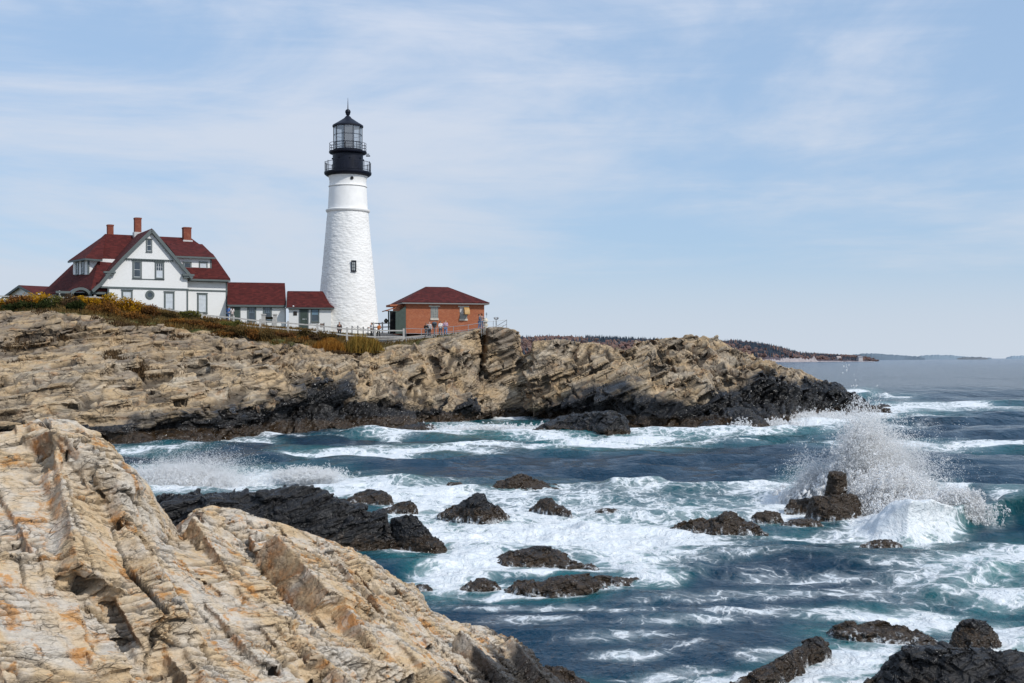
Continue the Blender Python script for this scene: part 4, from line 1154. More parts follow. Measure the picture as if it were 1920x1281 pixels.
# ------------------------------------------------------------------ thrown spray
def spray_mat():
    k = NT('spray_white')
    d = k.n('BsdfDiffuse', Color=(.98, .985, .99)); t = k.n('BsdfTranslucent', Color=(.98, .985, .99))
    m = k.n('MixShader'); k.set(m, 0, .16); k.t.links.new(d.outputs[0], m.inputs[1]); k.t.links.new(t.outputs[0], m.inputs[2])
    tp = k.n('BsdfTransparent'); m3 = k.n('MixShader'); k.set(m3, 0, .42); k.t.links.new(m.outputs[0], m3.inputs[1]); k.t.links.new(tp.outputs[0], m3.inputs[2])
    return k.end(m3.outputs[0])
SPRAY = spray_mat()
_oct = np.array([(1,1,1),(1,-1,-1),(-1,1,-1),(-1,-1,1)], float)
_of = np.array([(0,1,2),(0,2,3),(0,3,1),(1,3,2)])
def droplets(name, pts, rad, label, vt):
    n = len(pts); NV = len(_oct)
    sc = .54 * rad[:, None, None] * rng.uniform(.6, 1.4, (n, 1, 3))
    a = rng.uniform(0, 6.28, n); ca, sa = np.cos(a), np.sin(a)
    V = _oct[None] * sc
    Rm = np.zeros((n, 3, 3)); Rm[:, 0, 0] = ca; Rm[:, 0, 2] = -sa; Rm[:, 2, 0] = sa; Rm[:, 2, 2] = ca; Rm[:, 1, 1] = 1
    V = np.einsum('nij,nkj->nki', Rm, V) + pts[:, None, :]
    dd = np.einsum('nij,nj->ni', V - pts[:, None, :], vt)
    V = V + dd[:, :, None] * vt[:, None, :] * rng.uniform(.3, 2.2, (n, 1, 1))
    Fc = (_of[None] + (np.arange(n) * NV)[:, None, None]).reshape(-1, 3)
    o = link_mesh(name, np_mesh(name, V.reshape(-1, 3), Fc, True), SPRAY)
    return setp(o, label, None, None, 'stuff')

def jet(n, p0, spread, v, vs, t0, t1, r0, r1, clump=6, g=9.8):
    """droplets flung from around p0 with velocity v +- vs, seen at a moment t in t0..t1 after launch, in strands"""
    n = int(n * 4.6); m = n // clump
    base = np.array(p0) + rng.normal(0, 1, (m, 3)) * np.array(spread)
    vel = np.array(v) + rng.normal(0, 1, (m, 3)) * np.array(vs)
    t = rng.uniform(t0, t1, m)
    base = np.repeat(base, clump, 0); vel = np.repeat(vel, clump, 0); t = np.repeat(t, clump)
    t = t + rng.normal(0, .035, len(t)); vel = vel + rng.normal(0, .10, vel.shape); base = base + rng.normal(0, .035, base.shape)
    P = base + vel * t[:, None]; P[:, 2] -= .5 * g * t * t
    r = r0 + (r1 - r0) * rng.random(len(P)) ** 3
    m_ = P[:, 2] > -.1
    vt = vel.copy(); vt[:, 2] -= g * t; vt /= np.linalg.norm(vt, axis=1, keepdims=True) + 1e-6
    return P[m_], r[m_], vt[m_]

def spray_cloud(name, label, jets):
    A = [jet(*j) for j in jets]
    return droplets(name, np.concatenate([a[0] for a in A]), np.concatenate([a[1] for a in A]), label, np.concatenate([a[2] for a in A]))

def at(px, py, dz=0.0):
    y = H * F / (py - HY); return ((px - CX) / F * y, y, dz)
q = at(1632, 962)
q2 = at(1565, 955); q3 = at(1668, 965)
spray_cloud('spray', 'tall white burst of spray thrown up behind the brown boulder', [
    (70000, (q[0] + .1, q[1] + 1.9, .3), (.34, .35, .5), (.25, 0, 4.0), (.5, .4, 1.7), .05, .7, .010, .035, 14),
    (26000, (q[0] + .2, q[1] + 1.9, .4), (.3, .35, .4), (1.1, 0, 5.0), (1.0, .5, 1.1), .25, .85, .006, .022, 10),
    (13000, (q[0] + .3, q[1] + 1.9, .4), (.3, .35, .4), (2.4, 0, 4.5), (1.2, .5, 1.0), .3, .9, .005, .016, 8),
    (18000, (q2[0] + .3, q2[1] + 1.9, .1), (.35, .35, .35), (-.7, 0, 2.6), (.55, .4, 1.1), .05, .6, .009, .030, 12),
    (4000, (q2[0] + .1, q2[1] + 1.9, .2), (.3, .3, .3), (-1.2, 0, 3.6), (.6, .4, .9), .3, .75, .007, .022, 8),
    (5000, (q[0] - .1, q[1] + 2.0, .1), (.55, .3, .3), (.1, 0, 2.0), (.4, .3, 1.3), .05, .5, .05, .13, 5),
    (3000, (q2[0], q2[1] + 2.0, .0), (.5, .3, .2), (-.3, 0, 1.4), (.4, .3, .9), .05, .4, .05, .12, 5),
    (34000, (q3[0], q3[1] + .3, .2), (.65, .4, .35), (.5, 0, 2.2), (.7, .4, 1.1), .02, .55, .011, .040, 14),
])
q = at(1790, 978)
spray_cloud('spray', 'white lip of foam tumbling from the breaking wave', [
    (15000, (q[0] - .1, q[1] - .5, .80), (.30, .12, .15), (.1, -.6, .4), (.5, .4, .7), .0, .3, .010, .04, 12),
    (15000, (q[0] - 1.0, q[1] - .75, .45), (.75, .14, .2), (.0, -.6, .4), (.5, .4, .7), .0, .3, .010, .04, 12)])
q = at(330, 912)
spray_cloud('spray', 'fan of fine spray beside the pale ledge, behind the black ridge', [
    (40000, (q[0], q[1], .1), (1.2, .6, .15), (.2, 0, 1.9), (1.0, .4, .9), .03, .45, .009, .030, 12),
    (12000, (q[0] + .5, q[1], .2), (1.1, .6, .2), (1.0, 0, 3.2), (1.5, .4, 1.0), .25, .6, .006, .014, 4)])
q = at(575, 905)
spray_cloud('spray', 'small tuft of white water on the crest of the inner swell',
    [(9000, (q[0], q[1], .35), (.7, .3, .1), (0, 0, 1.1), (.7, .3, .6), .02, .3, .008, .028, 10)])
q = at(1520, 792)
spray_cloud('spray', 'white wash bursting along the dark foot of the outcrop', [
    (6000, (q[0], q[1] + .5, .1), (1.8, .7, .2), (.4, 0, 1.8), (.9, .4, 1.0), .03, .4, .02, .05, 12),
    (4000, (q[0] + 3.8, q[1] + 6, .1), (2.4, .7, .2), (.4, 0, 1.5), (.9, .4, .9), .03, .4, .02, .05, 12)])
q = at(1462, 802)
spray_cloud('spray', 'white wash beside the pointed black rock under the outcrop', [
    (2600, (q[0], q[1], .1), (.9, .4, .2), (0, 0, 1.4), (.8, .3, .8), .03, .4, .02, .06, 12),
    (500, (at(1392, 806)[0], at(1392, 806)[1] + .2, .3), (.5, .2, .3), (0, -.2, .8), (.4, .3, .5), .03, .3, .015, .04, 10)])
q = at(950, 808)
spray_cloud('spray', 'low surge of white water under the headland cave', [
    (3500, (q[0], q[1], .05), (3.0, .5, .15), (0, 0, 1.2), (.8, .3, .7), .03, .4, .02, .06, 12)])
# ================================================================== buildings
def siding(name, color=(.80, .80, .79), pitch=.13):
    k = NT(name); co = k.coord()
    z = k.n('SeparateXYZ', Vector=co).outputs[2]
    saw = k.math('FRACT', k.math('DIVIDE', z, pitch))
    nz = k.noise(k.vmul(co, (1, 1, 4)), 2.5, 5, .6)
    line = k.map(saw, 0, .16, 0, 1)
    c = k.mix(k.map(nz, .3, .7), tuple(x * .93 for x in color), color)
    c = k.mix(line, tuple(x * .62 for x in color), c)
    return k.end(k.bsdf(c, .55, k.bump(saw, .5, .02), Specular_IOR_Level=.3))
def shingle_mat(name):
    k = NT(name); co = k.coord()
    br = k.n('TexBrick'); k.set(br, 'Vector', k.vadd(k.vmul(co, (1, 1, 1)), (0, 0, 0)))
    z = k.n('SeparateXYZ', Vector=co).outputs[2]
    row = k.math('FLOOR', k.math('MULTIPLY', z, 6.5))
    cmb = k.n('CombineXYZ'); sx = k.n('SeparateXYZ', Vector=co)
    k.set(cmb, 0, k.math('ADD', k.math('MULTIPLY', sx.outputs[0], 2.6), k.math('MULTIPLY', row, .37)))
    k.set(cmb, 1, k.math('MULTIPLY', sx.outputs[1], 2.6)); k.set(cmb, 2, k.math('MULTIPLY', row, 1.7))
    cell = k.n('TexWhiteNoise', noise_dimensions='3D')
    fl = k.n('VectorMath', operation='FLOOR'); k.set(fl, 0, cmb.outputs[0]); k.set(cell, 'Vector', fl.outputs[0])
    nz = k.noise(co, .9, 5, .6)
    c = k.mix(cell.outputs['Value'], (.046, .0085, .0075), (.10, .018, .015))
    c = k.mix(k.map(nz, .35, .7, 0, .5), c, (.065, .013, .012))
    saw = k.math('FRACT', k.math('MULTIPLY', z, 6.5))
    c = k.mix(k.map(saw, 0, .2, .5, 0), c, (.035, .006, .006))
    return k.end(k.bsdf(c, .85, k.bump(cell.outputs['Value'], .5, .02), Specular_IOR_Level=.2))
def brick_mat(name, c1=(.30, .078, .030), c2=(.41, .128, .048), mortar=(.33, .20, .14)):
    k = NT(name); co = k.coord(); s = k.n('SeparateXYZ', Vector=co)
    cmb = k.n('CombineXYZ'); k.set(cmb, 0, k.math('ADD', s.outputs[0], s.outputs[1])); k.set(cmb, 1, s.outputs[2])
    b = k.n('TexBrick'); k.set(b, 'Vector', cmb.outputs[0]); k.set(b, 'Scale', 1.0); k.set(b, 'Brick Width', .22); k.set(b, 'Row Height', .075)
    k.set(b, 'Mortar Size', .008); k.set(b, 'Color1', c1); k.set(b, 'Color2', c2); k.set(b, 'Mortar', mortar); k.set(b, 'Bias', -.1)
    nz = k.noise(co, 1.4, 7, .7)
    cell = k.noise(k.vmul(co, (5, 5, 14)), 1, 2)
    c = k.mix(k.map(cell, .3, .7, .35, 0), b.outputs['Color'], (.22, .05, .026))
    c = k.mix(k.map(nz, .52, .72, 0, .35), c, (.52, .25, .15))
    return k.end(k.bsdf(c, .85, k.bump(b.outputs['Fac'], -.4, .01), Specular_IOR_Level=.2))
M_SIDE = siding('white_clapboard')
M_ROOF = shingle_mat('red_shingle')
M_TRIM = plain('grey_green_trim', (.095, .115, .115), .55, .1, 3)
M_BRICK = brick_mat('red_brick')
M_CHIM = brick_mat('chimney_brick', (.175, .043, .028), (.235, .062, .038), (.16, .09, .065))
M_STONE = plain('pale_stone', (.50, .46, .39), .8, .15, 5, .01)
M_LEAD = plain('flashing', (.48, .47, .46), .5, .15, 5)
M_GLASS = plain('window_glass', (.030, .045, .060), .06, .5, 1.2, spec=.9)
M_BLIND = plain('window_blind', (.52, .56, .60), .35, .12, 3)
M_SASH = plain('white_sash', (.62, .64, .64), .5, .06, 5)
M_GREEN = plain('dark_green_paint', (.045, .066, .054), .5, .18, 3)
M_DARK = plain('dark_interior', (.008, .008, .009), .9)
M_PLAQUE = plain('dark_bronze', (.035, .030, .026), .45, .2, 8, metallic=.4)
M_BLACK = plain('black_iron', (.007, .009, .018), .45, .3, 1.5, spec=.25)

class Fr:
    def __init__(self, px, py, Y, yawdeg, base):
        p = W(px, py, Y); self.O = Vector((p.x, p.y, base)); self.yaw = R(yawdeg); self.c, self.s = math.cos(self.yaw), math.sin(self.yaw)
    def loc(self, px, py, v):
        k = (px - CX) / F
        u = (k * (self.O.y + v * self.c) - self.O.x + v * self.s) / (self.c - k * self.s)
        Y = self.O.y + u * self.s + v * self.c
        return Vector((u, v, H + (HY - py) / F * Y - self.O.z))
    def span(self, x0, y0, x1, y1, v):
        a, b = self.loc(x0, y0, v), self.loc(x1, y1, v)
        return a.x, b.z, b.x, a.z      # u0, z0(bottom), u1, z1(top)
    def empty(self, name, label, cat, group=None):
        return empty(name, self.O, self.yaw, label, cat, group)

class TB(MB):
    """MB through a local placement: x right, y outward, z up"""
    def __init__(self, o, r=(1, 0, 0), n=(0, -1, 0)):
        super().__init__(); self.o = Vector(o); self.r = Vector(r).normalized(); self.n = Vector(n).normalized()
    def add(self, vs, fs):
        return super().add([self.o + self.r * p[0] + self.n * p[1] + Vector((0, 0, p[2])) for p in map(Vector, vs)], fs)

def window(parent, o, w, h, r=(1, 0, 0), n=(0, -1, 0), trim=.14, cols=2, rows=2, double=True, glass=None, lower=None, head=.05, name='window', sash=None, trim_mat=None):
    """o: lower left corner of the glazed opening, in the parent's frame"""
    f = TB(o, r, n); t = trim; p = .07
    f.box((-t, 0, -t * .8), (0, p, h + t)); f.box((w, 0, -t * .8), (w + t, p, h + t))
    f.box((0, 0, h), (w, p, h + t)); f.box((-t - head, 0, h + t), (w + t + head, p + .05, h + t + .06))
    f.box((-t - .03, 0, -t * .8 - .06), (w + t + .03, p + .06, -t * .8)); f.box((0, 0, -t * .8), (w, p, 0))
    wo = f.build(name, trim_mat or M_TRIM, parent)
    g = TB(o, r, n); g.box((0, .004, h / 2 if (double and lower) else 0), (w, .018, h)); go = g.build('pane', glass or M_GLASS, wo)
    if double and lower:
        g = TB(o, r, n); g.box((0, .004, 0), (w, .018, h / 2)); g.build('pane', lower, wo)
    s = TB(o, r, n); b = .035
    for i in range(cols + 1):
        x = w * i / cols; bb = b if 0 < i < cols else b * 1.6
        s.box((max(0, x - bb / 2), .019, 0 if i in (0, cols) or not double else h / 2), (min(w, x + bb / 2), .040, h))
    for j in range(rows + 1):
        z = (h / 2 + h / 2 * j / rows) if double else h * j / rows
        s.box((0, .019, max(0, z - b / 2)), (w, .038, min(h, z + b / 2)))
    s.box((0, .019, 0), (w, .037, b * 1.4))
    s.build('sash', sash or M_SASH, wo)
    return wo

# ------------------------------------------------------------------ keeper's house
K = Fr(283, 600, 138, 29, 9.2)
def build_house():
    t = K.empty('keepers_house', 'large white clapboard house with a steep dark red roof, grey trim and three brick chimneys', 'house')
    apex = K.loc(283, 431, 0); hz = apex.z
    rr = K.loc(356, 516, 0)                       # right foot of the front rake
    kl = K.loc(230, 483, 0); ml = K.loc(203, 512, 0); fl = K.loc(172, 543, 0)
    wl = K.loc(203, 560, 0).x; wr = K.loc(351.5, 560, 0).x
    belt = K.loc(280, 541, 0).z; jet = K.loc(280, 487, 0).z
    # roof heights along the left rake
    def rake(u):
        return float(np.interp(u, [fl.x, ml.x, kl.x, 0, rr.x], [fl.z, ml.z, kl.z, hz, rr.z]))
    # walls
    w = MB()
    gab = [(wl, 0, 0), (wr, 0, 0), (wr, 0, rake(wr) - .2), (0, 0, hz - .25), (kl.x, 0, rake(kl.x) - .25), (wl, 0, rake(wl) - .22)]
    w.prism(gab, (0, 8, 0))
    vR = 1.2
    ur = K.loc(425, 560, vR).x; er = K.loc(400, 521, .6).z
    w.box((wr - .5, vR, 0), (ur, 13.8, er + .15))
    el = K.loc(120, 546, .8)
    w.box((-6.5, 1.4, 0), (wl + .5, 12.5, el.z - .05))
    w.build('wall', M_SIDE, t)
    # upper gable apron, a little proud, and the flared band over the ground floor
    a = MB(); j0 = K.loc(234, 487, 0).x; j1 = K.loc(324, 487, 0).x
    a.prism([(j0, -.12, jet), (j1, -.12, jet), (0, -.12, hz - .35)], (0, .119, 0))
    a.build('gable_apron', M_SIDE, t); a = MB()
    a.prism([(fl.x + .45, -.05, belt + .1), (wl + .01, -.05, belt + .1), (wl + .01, -.05, rake(wl) - .3), (fl.x + .9, -.05, rake(fl.x + .9) - .28)], (0, .2, 0))
    a.build('flared_wall', M_SIDE, t)
    d = MB()
    nd = 30
    for i in range(nd):
        x = j0 + (j1 - j0) * (i + .5) / nd; ww = (j1 - j0) / nd * .42
        d.prism([(x - ww, -.17, jet + .02), (x + ww, -.17, jet + .02), (x, -.17, jet - .17)], (0, .05, 0))
    d.box((j0, -.15, jet - .02), (j1, -.0, jet + .06))
    d.build('gable_fringe', M_TRIM, t)
    b = MB()
    b.box((fl.x + .3, -.10, belt - .09), (wr + .10, -.001, belt + .09)); b.box((wr + .01, vR - .08, K.loc(388, 545, vR).z - .08), (ur + .08, vR - .001, K.loc(388, 545, vR).z + .08))
    b.box((wl - .09, -.06, 0), (wl + .09, -.001, belt - .09)); b.box((wr - .10, -.06, 0), (wr + .07, -.001, belt - .09))
    b.box((wr + .075, vR - .06, 0), (wr + .22, vR - .001, K.loc(388, 545, vR).z - .08)); b.box((ur - .10, vR - .06, 0), (ur + .06, vR - .001, er))
    b.build('band', M_TRIM, t)
    # main roof
    v8 = 8.0
    R0 = K.loc(197, 438, v8); R1 = K.loc(358, 447, v8); zr = (R0.z + R1.z) / 2; R0.z = R1.z = zr
    M1 = K.loc(400, 477, 3.9); C1 = K.loc(432, 523, .45); C0 = K.loc(100, 546, 1.0); C0 = Vector((-9.4, .7, C0.z))
    B1 = Vector((C1.x, 15.2, C1.z)); B0 = Vector((C0.x, 15.2, C0.z)); M1b = Vector((M1.x, 16 - 3.9, M1.z))
    r = MB(); th = .16
    r.slab([(0, v8, zr), R1, M1, (0, M1.y, M1.z)], th); r.slab([(0, M1.y, M1.z), M1, C1, (0, C1.y, C1.z)], th)
    r.slab([R1, M1b, M1], th); r.slab([M1, M1b, B1, C1], th)
    C0 = Vector((fl.x - .05, .15, fl.z + .02)); B0 = Vector((-9.7, 14.6, C0.z))
    r.slab([R0, (0, v8, zr), (0, .5, C0.z)], th); r.slab([R0, (0, .5, C0.z), C0], th)
    r.slab([R0, C0, B0], th)
    r.slab([R1, R0, B0, B1, M1b][:2] + [B0, B1], th)
    # cross gable with its long swept left side
    y0, y1 = -.45, 8.3
    pts = [(rr.x + .15, rr.z - .15), (0, hz + .12), (kl.x, kl.z + .12), (ml.x, ml.z + .1), ((ml.x + fl.x) / 2, (ml.z + fl.z) / 2 - .12), (fl.x, fl.z)]
    for (u0, z0), (u1, z1) in zip(pts, pts[1:]):
        r.slab([(u0, y0, z0), (u1, y0, z1), (u1, y1, z1), (u0, y1, z0)], .18)
    ro = r.build('roof', M_ROOF, t)
    tr = MB()
    for (u0, z0), (u1, z1) in zip(pts, pts[1:]):
        tr.bar((u0, y0 - .03, z0 - .22), (u1, y0 - .03, z1 - .22), .09, .34)
        tr.bar((u0, y0 + .25, z0 - .30), (u1, y0 + .25, z1 - .30), .5, .08)
    q = K.loc(212, 511, -.3); tr.box((q.x - 1.0, -.55, q.z - .1), (q.x + .25, -.02, q.z + .1)); tr.box((q.x - .8, -.45, q.z - .32), (q.x - .0, -.02, q.z - .102))
    q = K.loc(352, 516, -.3); tr.box((q.x - .6, -.55, q.z - .1), (q.x + .7, -.02, q.z + .12)); tr.box((q.x - .45, -.45, q.z - .34), (q.x + .35, -.02, q.z - .102))
    tr.box((wr + .3, .42, C1.z - .34), (C1.x, .60, C1.z - .13)); tr.box((wr + .3, .61, C1.z - .40), (ur + .05, vR - .002, C1.z - .24))
    tr.bar(C0 - Vector((0, 0, .26)), B0 - Vector((0, 0, .26)), .12, .2)
    tr.build('eave_trim', M_TRIM, t)
    # windows of the front
    def win(x0, y0, x1, y1, v, **kw):
        u0, z0, u1, z1 = K.span(x0, y0, x1, y1, v)
        return window(t, (u0, v - .002, z0), u1 - u0, z1 - z0, **kw)
    win(251, 491.5, 263, 520, 0, trim=.16, lower=None, cols=1, rows=1)
    win(293, 494, 305, 521, 0, trim=.16, lower=M_BLIND, cols=3, rows=2)
    win(275.5, 450, 283.5, 471, -.12, trim=.10, cols=1, rows=1)
    u0, z0, u1, z1 = K.span(248, 488, 308, 524, 0)
    bb = MB(); bb.box((u0, -.055, z1 - .08), (u1, -.003, z1 + .10)); bb.build('window_band', M_TRIM, t); bb = MB(); bb.box((u0, -.05, z0 - .10), (u1, -.003, z0)); bb.build('sill_band', M_TRIM, t)
    win(231, 547, 245.5, 575, 0, trim=.18, lower=M_BLIND, cols=3, rows=2, glass=M_BLIND)
    win(310.5, 550, 324, 579, 0, trim=.18, lower=M_BLIND, cols=3, rows=2, glass=M_BLIND)
    win(372.5, 553, 386, 585, vR, trim=.18, lower=M_BLIND, cols=3, rows=2, glass=M_BLIND)
    c = K.loc(281, 553, 0); f = MB()
    vs = []; n = 28
    for rad, yy in ((.50, -.002), (.50, -.09), (.28, -.09), (.28, -.002)):
        for i in range(n):
            an = 2 * math.pi * i / n; vs.append((c.x + rad * math.cos(an), yy, c.z + rad * math.sin(an)))
    fs = [(k * n + i, k * n + (i + 1) % n, (k + 1) * n + (i + 1) % n, (k + 1) * n + i) for k in range(3) for i in range(n)]
    f.add(vs, fs); rw = f.build('round_window', M_TRIM, t)
    f = MB(); f.add([(c.x + .28 * math.cos(2 * math.pi * i / n), -.012, c.z + .28 * math.sin(2 * math.pi * i / n)) for i in range(n)], [tuple(range(n))]); f.build('pane', M_GLASS, rw)
    # dormer on the right slope
    vd = 1.9
    u0, z0, u1, z1 = K.span(337, 513.5, 396, 483, vd); z0, z1 = min(z0, z1), max(z0, z1)
    d = MB(); d.box((u0 - .6, vd, z0 - .35), (u1, 6.5, z1)); do = d.build('dormer', M_SIDE, t)
    d = MB(); d.slab([(u0 - .6, vd - .45, z1 + .05), (u1 + .35, vd - .45, z1 + .05), (u1 + .1, 6.2, zr - .85), (u0 - .6, 6.2, zr - .85)], .15); d.build('dormer_roof', M_ROOF, do)
    d = MB(); d.box((u0 - .6, vd - .52, z1 - .20), (u1 + .4, vd - .36, z1 + .0)); d.box((u1 - .12, vd - .06, z0 - .2), (u1 + .04, vd - .002, z1 - .1)); d.build('dormer_trim', M_TRIM, do)
    for x0, x1 in ((345, 357), (375, 387)):
        a0, b0, a1, b1 = K.span(x0, 493.5, x1, 510, vd)
        window(do, (a0, vd - .002, b0), a1 - a0, b1 - b0, trim=.12, cols=1, rows=1, lower=None, double=True, glass=M_GLASS if x0 < 360 else M_BLIND)
    # dormer on the left slope, its windowed face turned to the lane
    pn = (C0 - R0).cross(B0 - R0)
    def hit(px, py):
        a_, b_ = K.loc(px, py, -30), K.loc(px, py, 30); dd = b_ - a_
        return a_ + dd * (pn.dot(R0 - a_) / pn.dot(dd))
    p0 = hit(166, 515); p1 = hit(137, 515)
    h0 = (515 - 489) / F * 141
    zb = min(p0.z, p1.z); zt = max(p0.z, p1.z) + h0
    back = Vector((1, .0, 0)) * 3.6
    d = MB(); d.prism([(q.x, q.y, zb - .3) for q in (p0, p0 + back, p1 + back, p1)], (0, 0, zt - zb + .3)); do = d.build('dormer', M_SIDE, t)
    rd = (p1 - p0); rd.z = 0; wid = rd.length; rd.normalize(); nrm = Vector((rd.y, -rd.x, 0)); nrm = nrm if nrm.x < 0 else -nrm
    e0 = p0 - rd * .25 + nrm * .45; e1 = p1 + rd * .35 + nrm * .45
    d = MB(); e2 = hit(192, 487)
    d.slab([(e0.x, e0.y, zt), (R0.x + .1, R0.y, R0.z - .02), (e1.x, e1.y, zt)], .15)
    d.slab([(e0.x, e0.y, zt), (e2.x, e2.y, e2.z + .05), (R0.x + .1, R0.y, R0.z - .02)], .15); d.build('dormer_roof', M_ROOF, do)
    d = MB(); d.bar((e0.x, e0.y, zt - .14), (e1.x, e1.y, zt - .14), .12, .2); d.bar((e0.x, e0.y, zt - .14), (e2.x, e2.y, e2.z - .1), .12, .2)
    d.bar(Vector((p0.x, p0.y, zb)) + nrm * .02, Vector((p0.x, p0.y, zt)) + nrm * .02, .2, .2); d.build('dormer_trim', M_TRIM, do)
    rvec = -rd
    for k in (.22, .58):
        ww = wid * .14
        o = Vector((p1.x, p1.y, 0)) + rvec * (k * wid) + Vector((0, 0, zb + .25))
        window(do, o, ww, zt - zb - .55, r=rvec, n=nrm, trim=.10, cols=1, rows=1, lower=None)
    # porch arch on the left front
    c = K.loc(152, 556, .2); ar = MB(); n = 14
    out = [(c.x + 1.15 * math.cos(math.pi * i / n), 1.0 * math.sin(math.pi * i / n) + c.z) for i in range(n + 1)]
    inn = [(c.x + .85 * math.cos(math.pi * i / n), .72 * math.sin(math.pi * i / n) + c.z) for i in range(n + 1)]
    for i in range(n):
        ar.prism([(out[i][0], .15, out[i][1]), (out[i + 1][0], .15, out[i + 1][1]), (inn[i + 1][0], .15, inn[i + 1][1]), (inn[i][0], .15, inn[i][1])], (0, 1.5, 0))
    ar.box((c.x - 1.14, .2, c.z - 2.5), (c.x - .86, .4, c.z - .001)); ar.box((c.x + .86, .2, c.z - 2.5), (c.x + 1.14, .4, c.z - .001))
    ar.box((c.x + 1.15, .25, c.z + .30), (wl - .1, .5, c.z + .55)); ar.box((c.x - 2.6, .25, c.z + .30), (c.x - 1.15, .5, c.z + .55))
    po = ar.build('porch', M_TRIM, t)
    ar = MB(); ar.box((c.x - 2.4, 1.36, 0), (wl - .12, 1.39, c.z + .45)); ar.build('porch_recess', M_DARK, po)
    # chimneys
    for x0, x1, yt, yb, v in ((201, 212, 421.5, 440, 8.3), (252, 264, 408.5, 436, 7.5), (343, 357, 426.5, 451, 7.6)):
        a0 = K.loc(x0, yt, v); a1 = K.loc(x1, yb, v); wd = a1.x - a0.x
        cm = MB(); cm.box((a0.x, v - wd / 2, a1.z - .6), (a1.x, v + wd / 2, a0.z - .16)); cm.box((a0.x - .04, v - wd / 2 - .04, a0.z - .158), (a1.x + .04, v + wd / 2 + .04, a0.z))
        co = cm.build('chimney', M_CHIM, t)
        if x0 != 201:
            cm = MB(); cm.box((a0.x - .12, v - wd / 2 - .18, a1.z - .9), (a1.x + .12, v + wd / 2 + .1, a1.z - .02)); cm.build('flashing', M_LEAD, co)
        cm = MB(); cm.box((a0.x + .1, v - wd / 2 + .1, a0.z), (a1.x - .1, v + wd / 2 - .1, a0.z + .03)); cm.build('flue', M_DARK, co)
    vp = K.loc(113, 549, .4); m = MB(); m.tube(vp + Vector((0, .5, -.6)), vp + Vector((0, .5, .25)), .07); m.build('vent_pipe', M_SASH, t)
build_house()

# ------------------------------------------------------------------ the low wing and the tower room
A1 = Fr(427, 600, 142.5, 14, 8.6)
def gable_wing(fr, name, label, x0, x1, ridge_y, eave_y, depth, swept=0.0, over=.3):
    t = fr.empty(name, label, 'building')
    a = fr.loc(x0, eave_y[0], 0); b = fr.loc(x1, eave_y[1], 0)
    ez = (a.z + b.z) / 2; u0, u1 = a.x, b.x
    rz = (fr.loc(x0, ridge_y[0], depth / 2).z + fr.loc(x1 - swept, ridge_y[1], depth / 2).z) / 2
    w = MB(); w.box((u0, 0, 0), (u1, depth, ez))
    w.prism([(u0 + .02, 0.01, ez), (u0 + .02, depth - .01, ez), (u0 + .02, depth / 2, rz - .2)], (u1 - u0 - .04 - (0 if not swept else 1.5), 0, 0))
    w.build('wall', M_SIDE, t)
    return t, u0, u1, ez, rz
def build_wing():
    d = 5.0
    t, u0, u1, ez, rz = gable_wing(A1, 'low_wing', 'long low white wing with a red roof against the big house', 427, 535, (529, 531), (570, 572), d)
    r = MB(); o = .35; dz = .28
    r.slab([(u0 - .05, -o, ez - dz * .2), (u1 + .1, -o, ez - dz * .2), (u1 + .1, d / 2, rz), (u0 - .05, d / 2, rz)], .14)
    r.slab([(u0 - .05, d + o, ez - dz * .2), (u0 - .05, d / 2, rz), (u1 + .1, d / 2, rz), (u1 + .1, d + o, ez - dz * .2)], .14)
    r.build('roof', M_ROOF, t)
    m = MB(); m.box((u0 - .05, -o - .03, ez - .30), (u1 + .1, -o + .08, ez - .075)); m.box((u0, -.06, ez - .36), (u1, -.002, ez - .18)); m.box((u1 - .05, -.05, 0), (u1 + .06, -.001, ez - .37)); m.build('eave_trim', M_TRIM, t)
    a, b, c, e = A1.span(434, 572, 449, 604, 0)
    dm = MB(); dm.box((a, -.05, 0), (c, -.001, e - .1)); do = dm.build('door', M_GREEN, t)
    dm = MB(); dm.box((a - .12, -.07, 0), (a - .001, -.001, e + .0)); dm.box((c + .001, -.07, 0), (c + .12, -.001, e + .0)); dm.box((a - .12, -.07, e - .098), (c + .12, -.001, e + .02)); dm.build('door_frame', M_TRIM, do)
    for x0, x1 in ((466.5, 477.5), (496, 507)):
        a, b, c, e = A1.span(x0, 573, x1, 600, 0)
        window(t, (a, -.002, b), c - a, e - b, trim=.17, cols=3, rows=2, lower=None, glass=M_GLASS, sash=plain('blue_grey_sash', (.16, .22, .28), .5))
build_wing()
A2 = Fr(540, 605, 143.2, 8, 8.5)
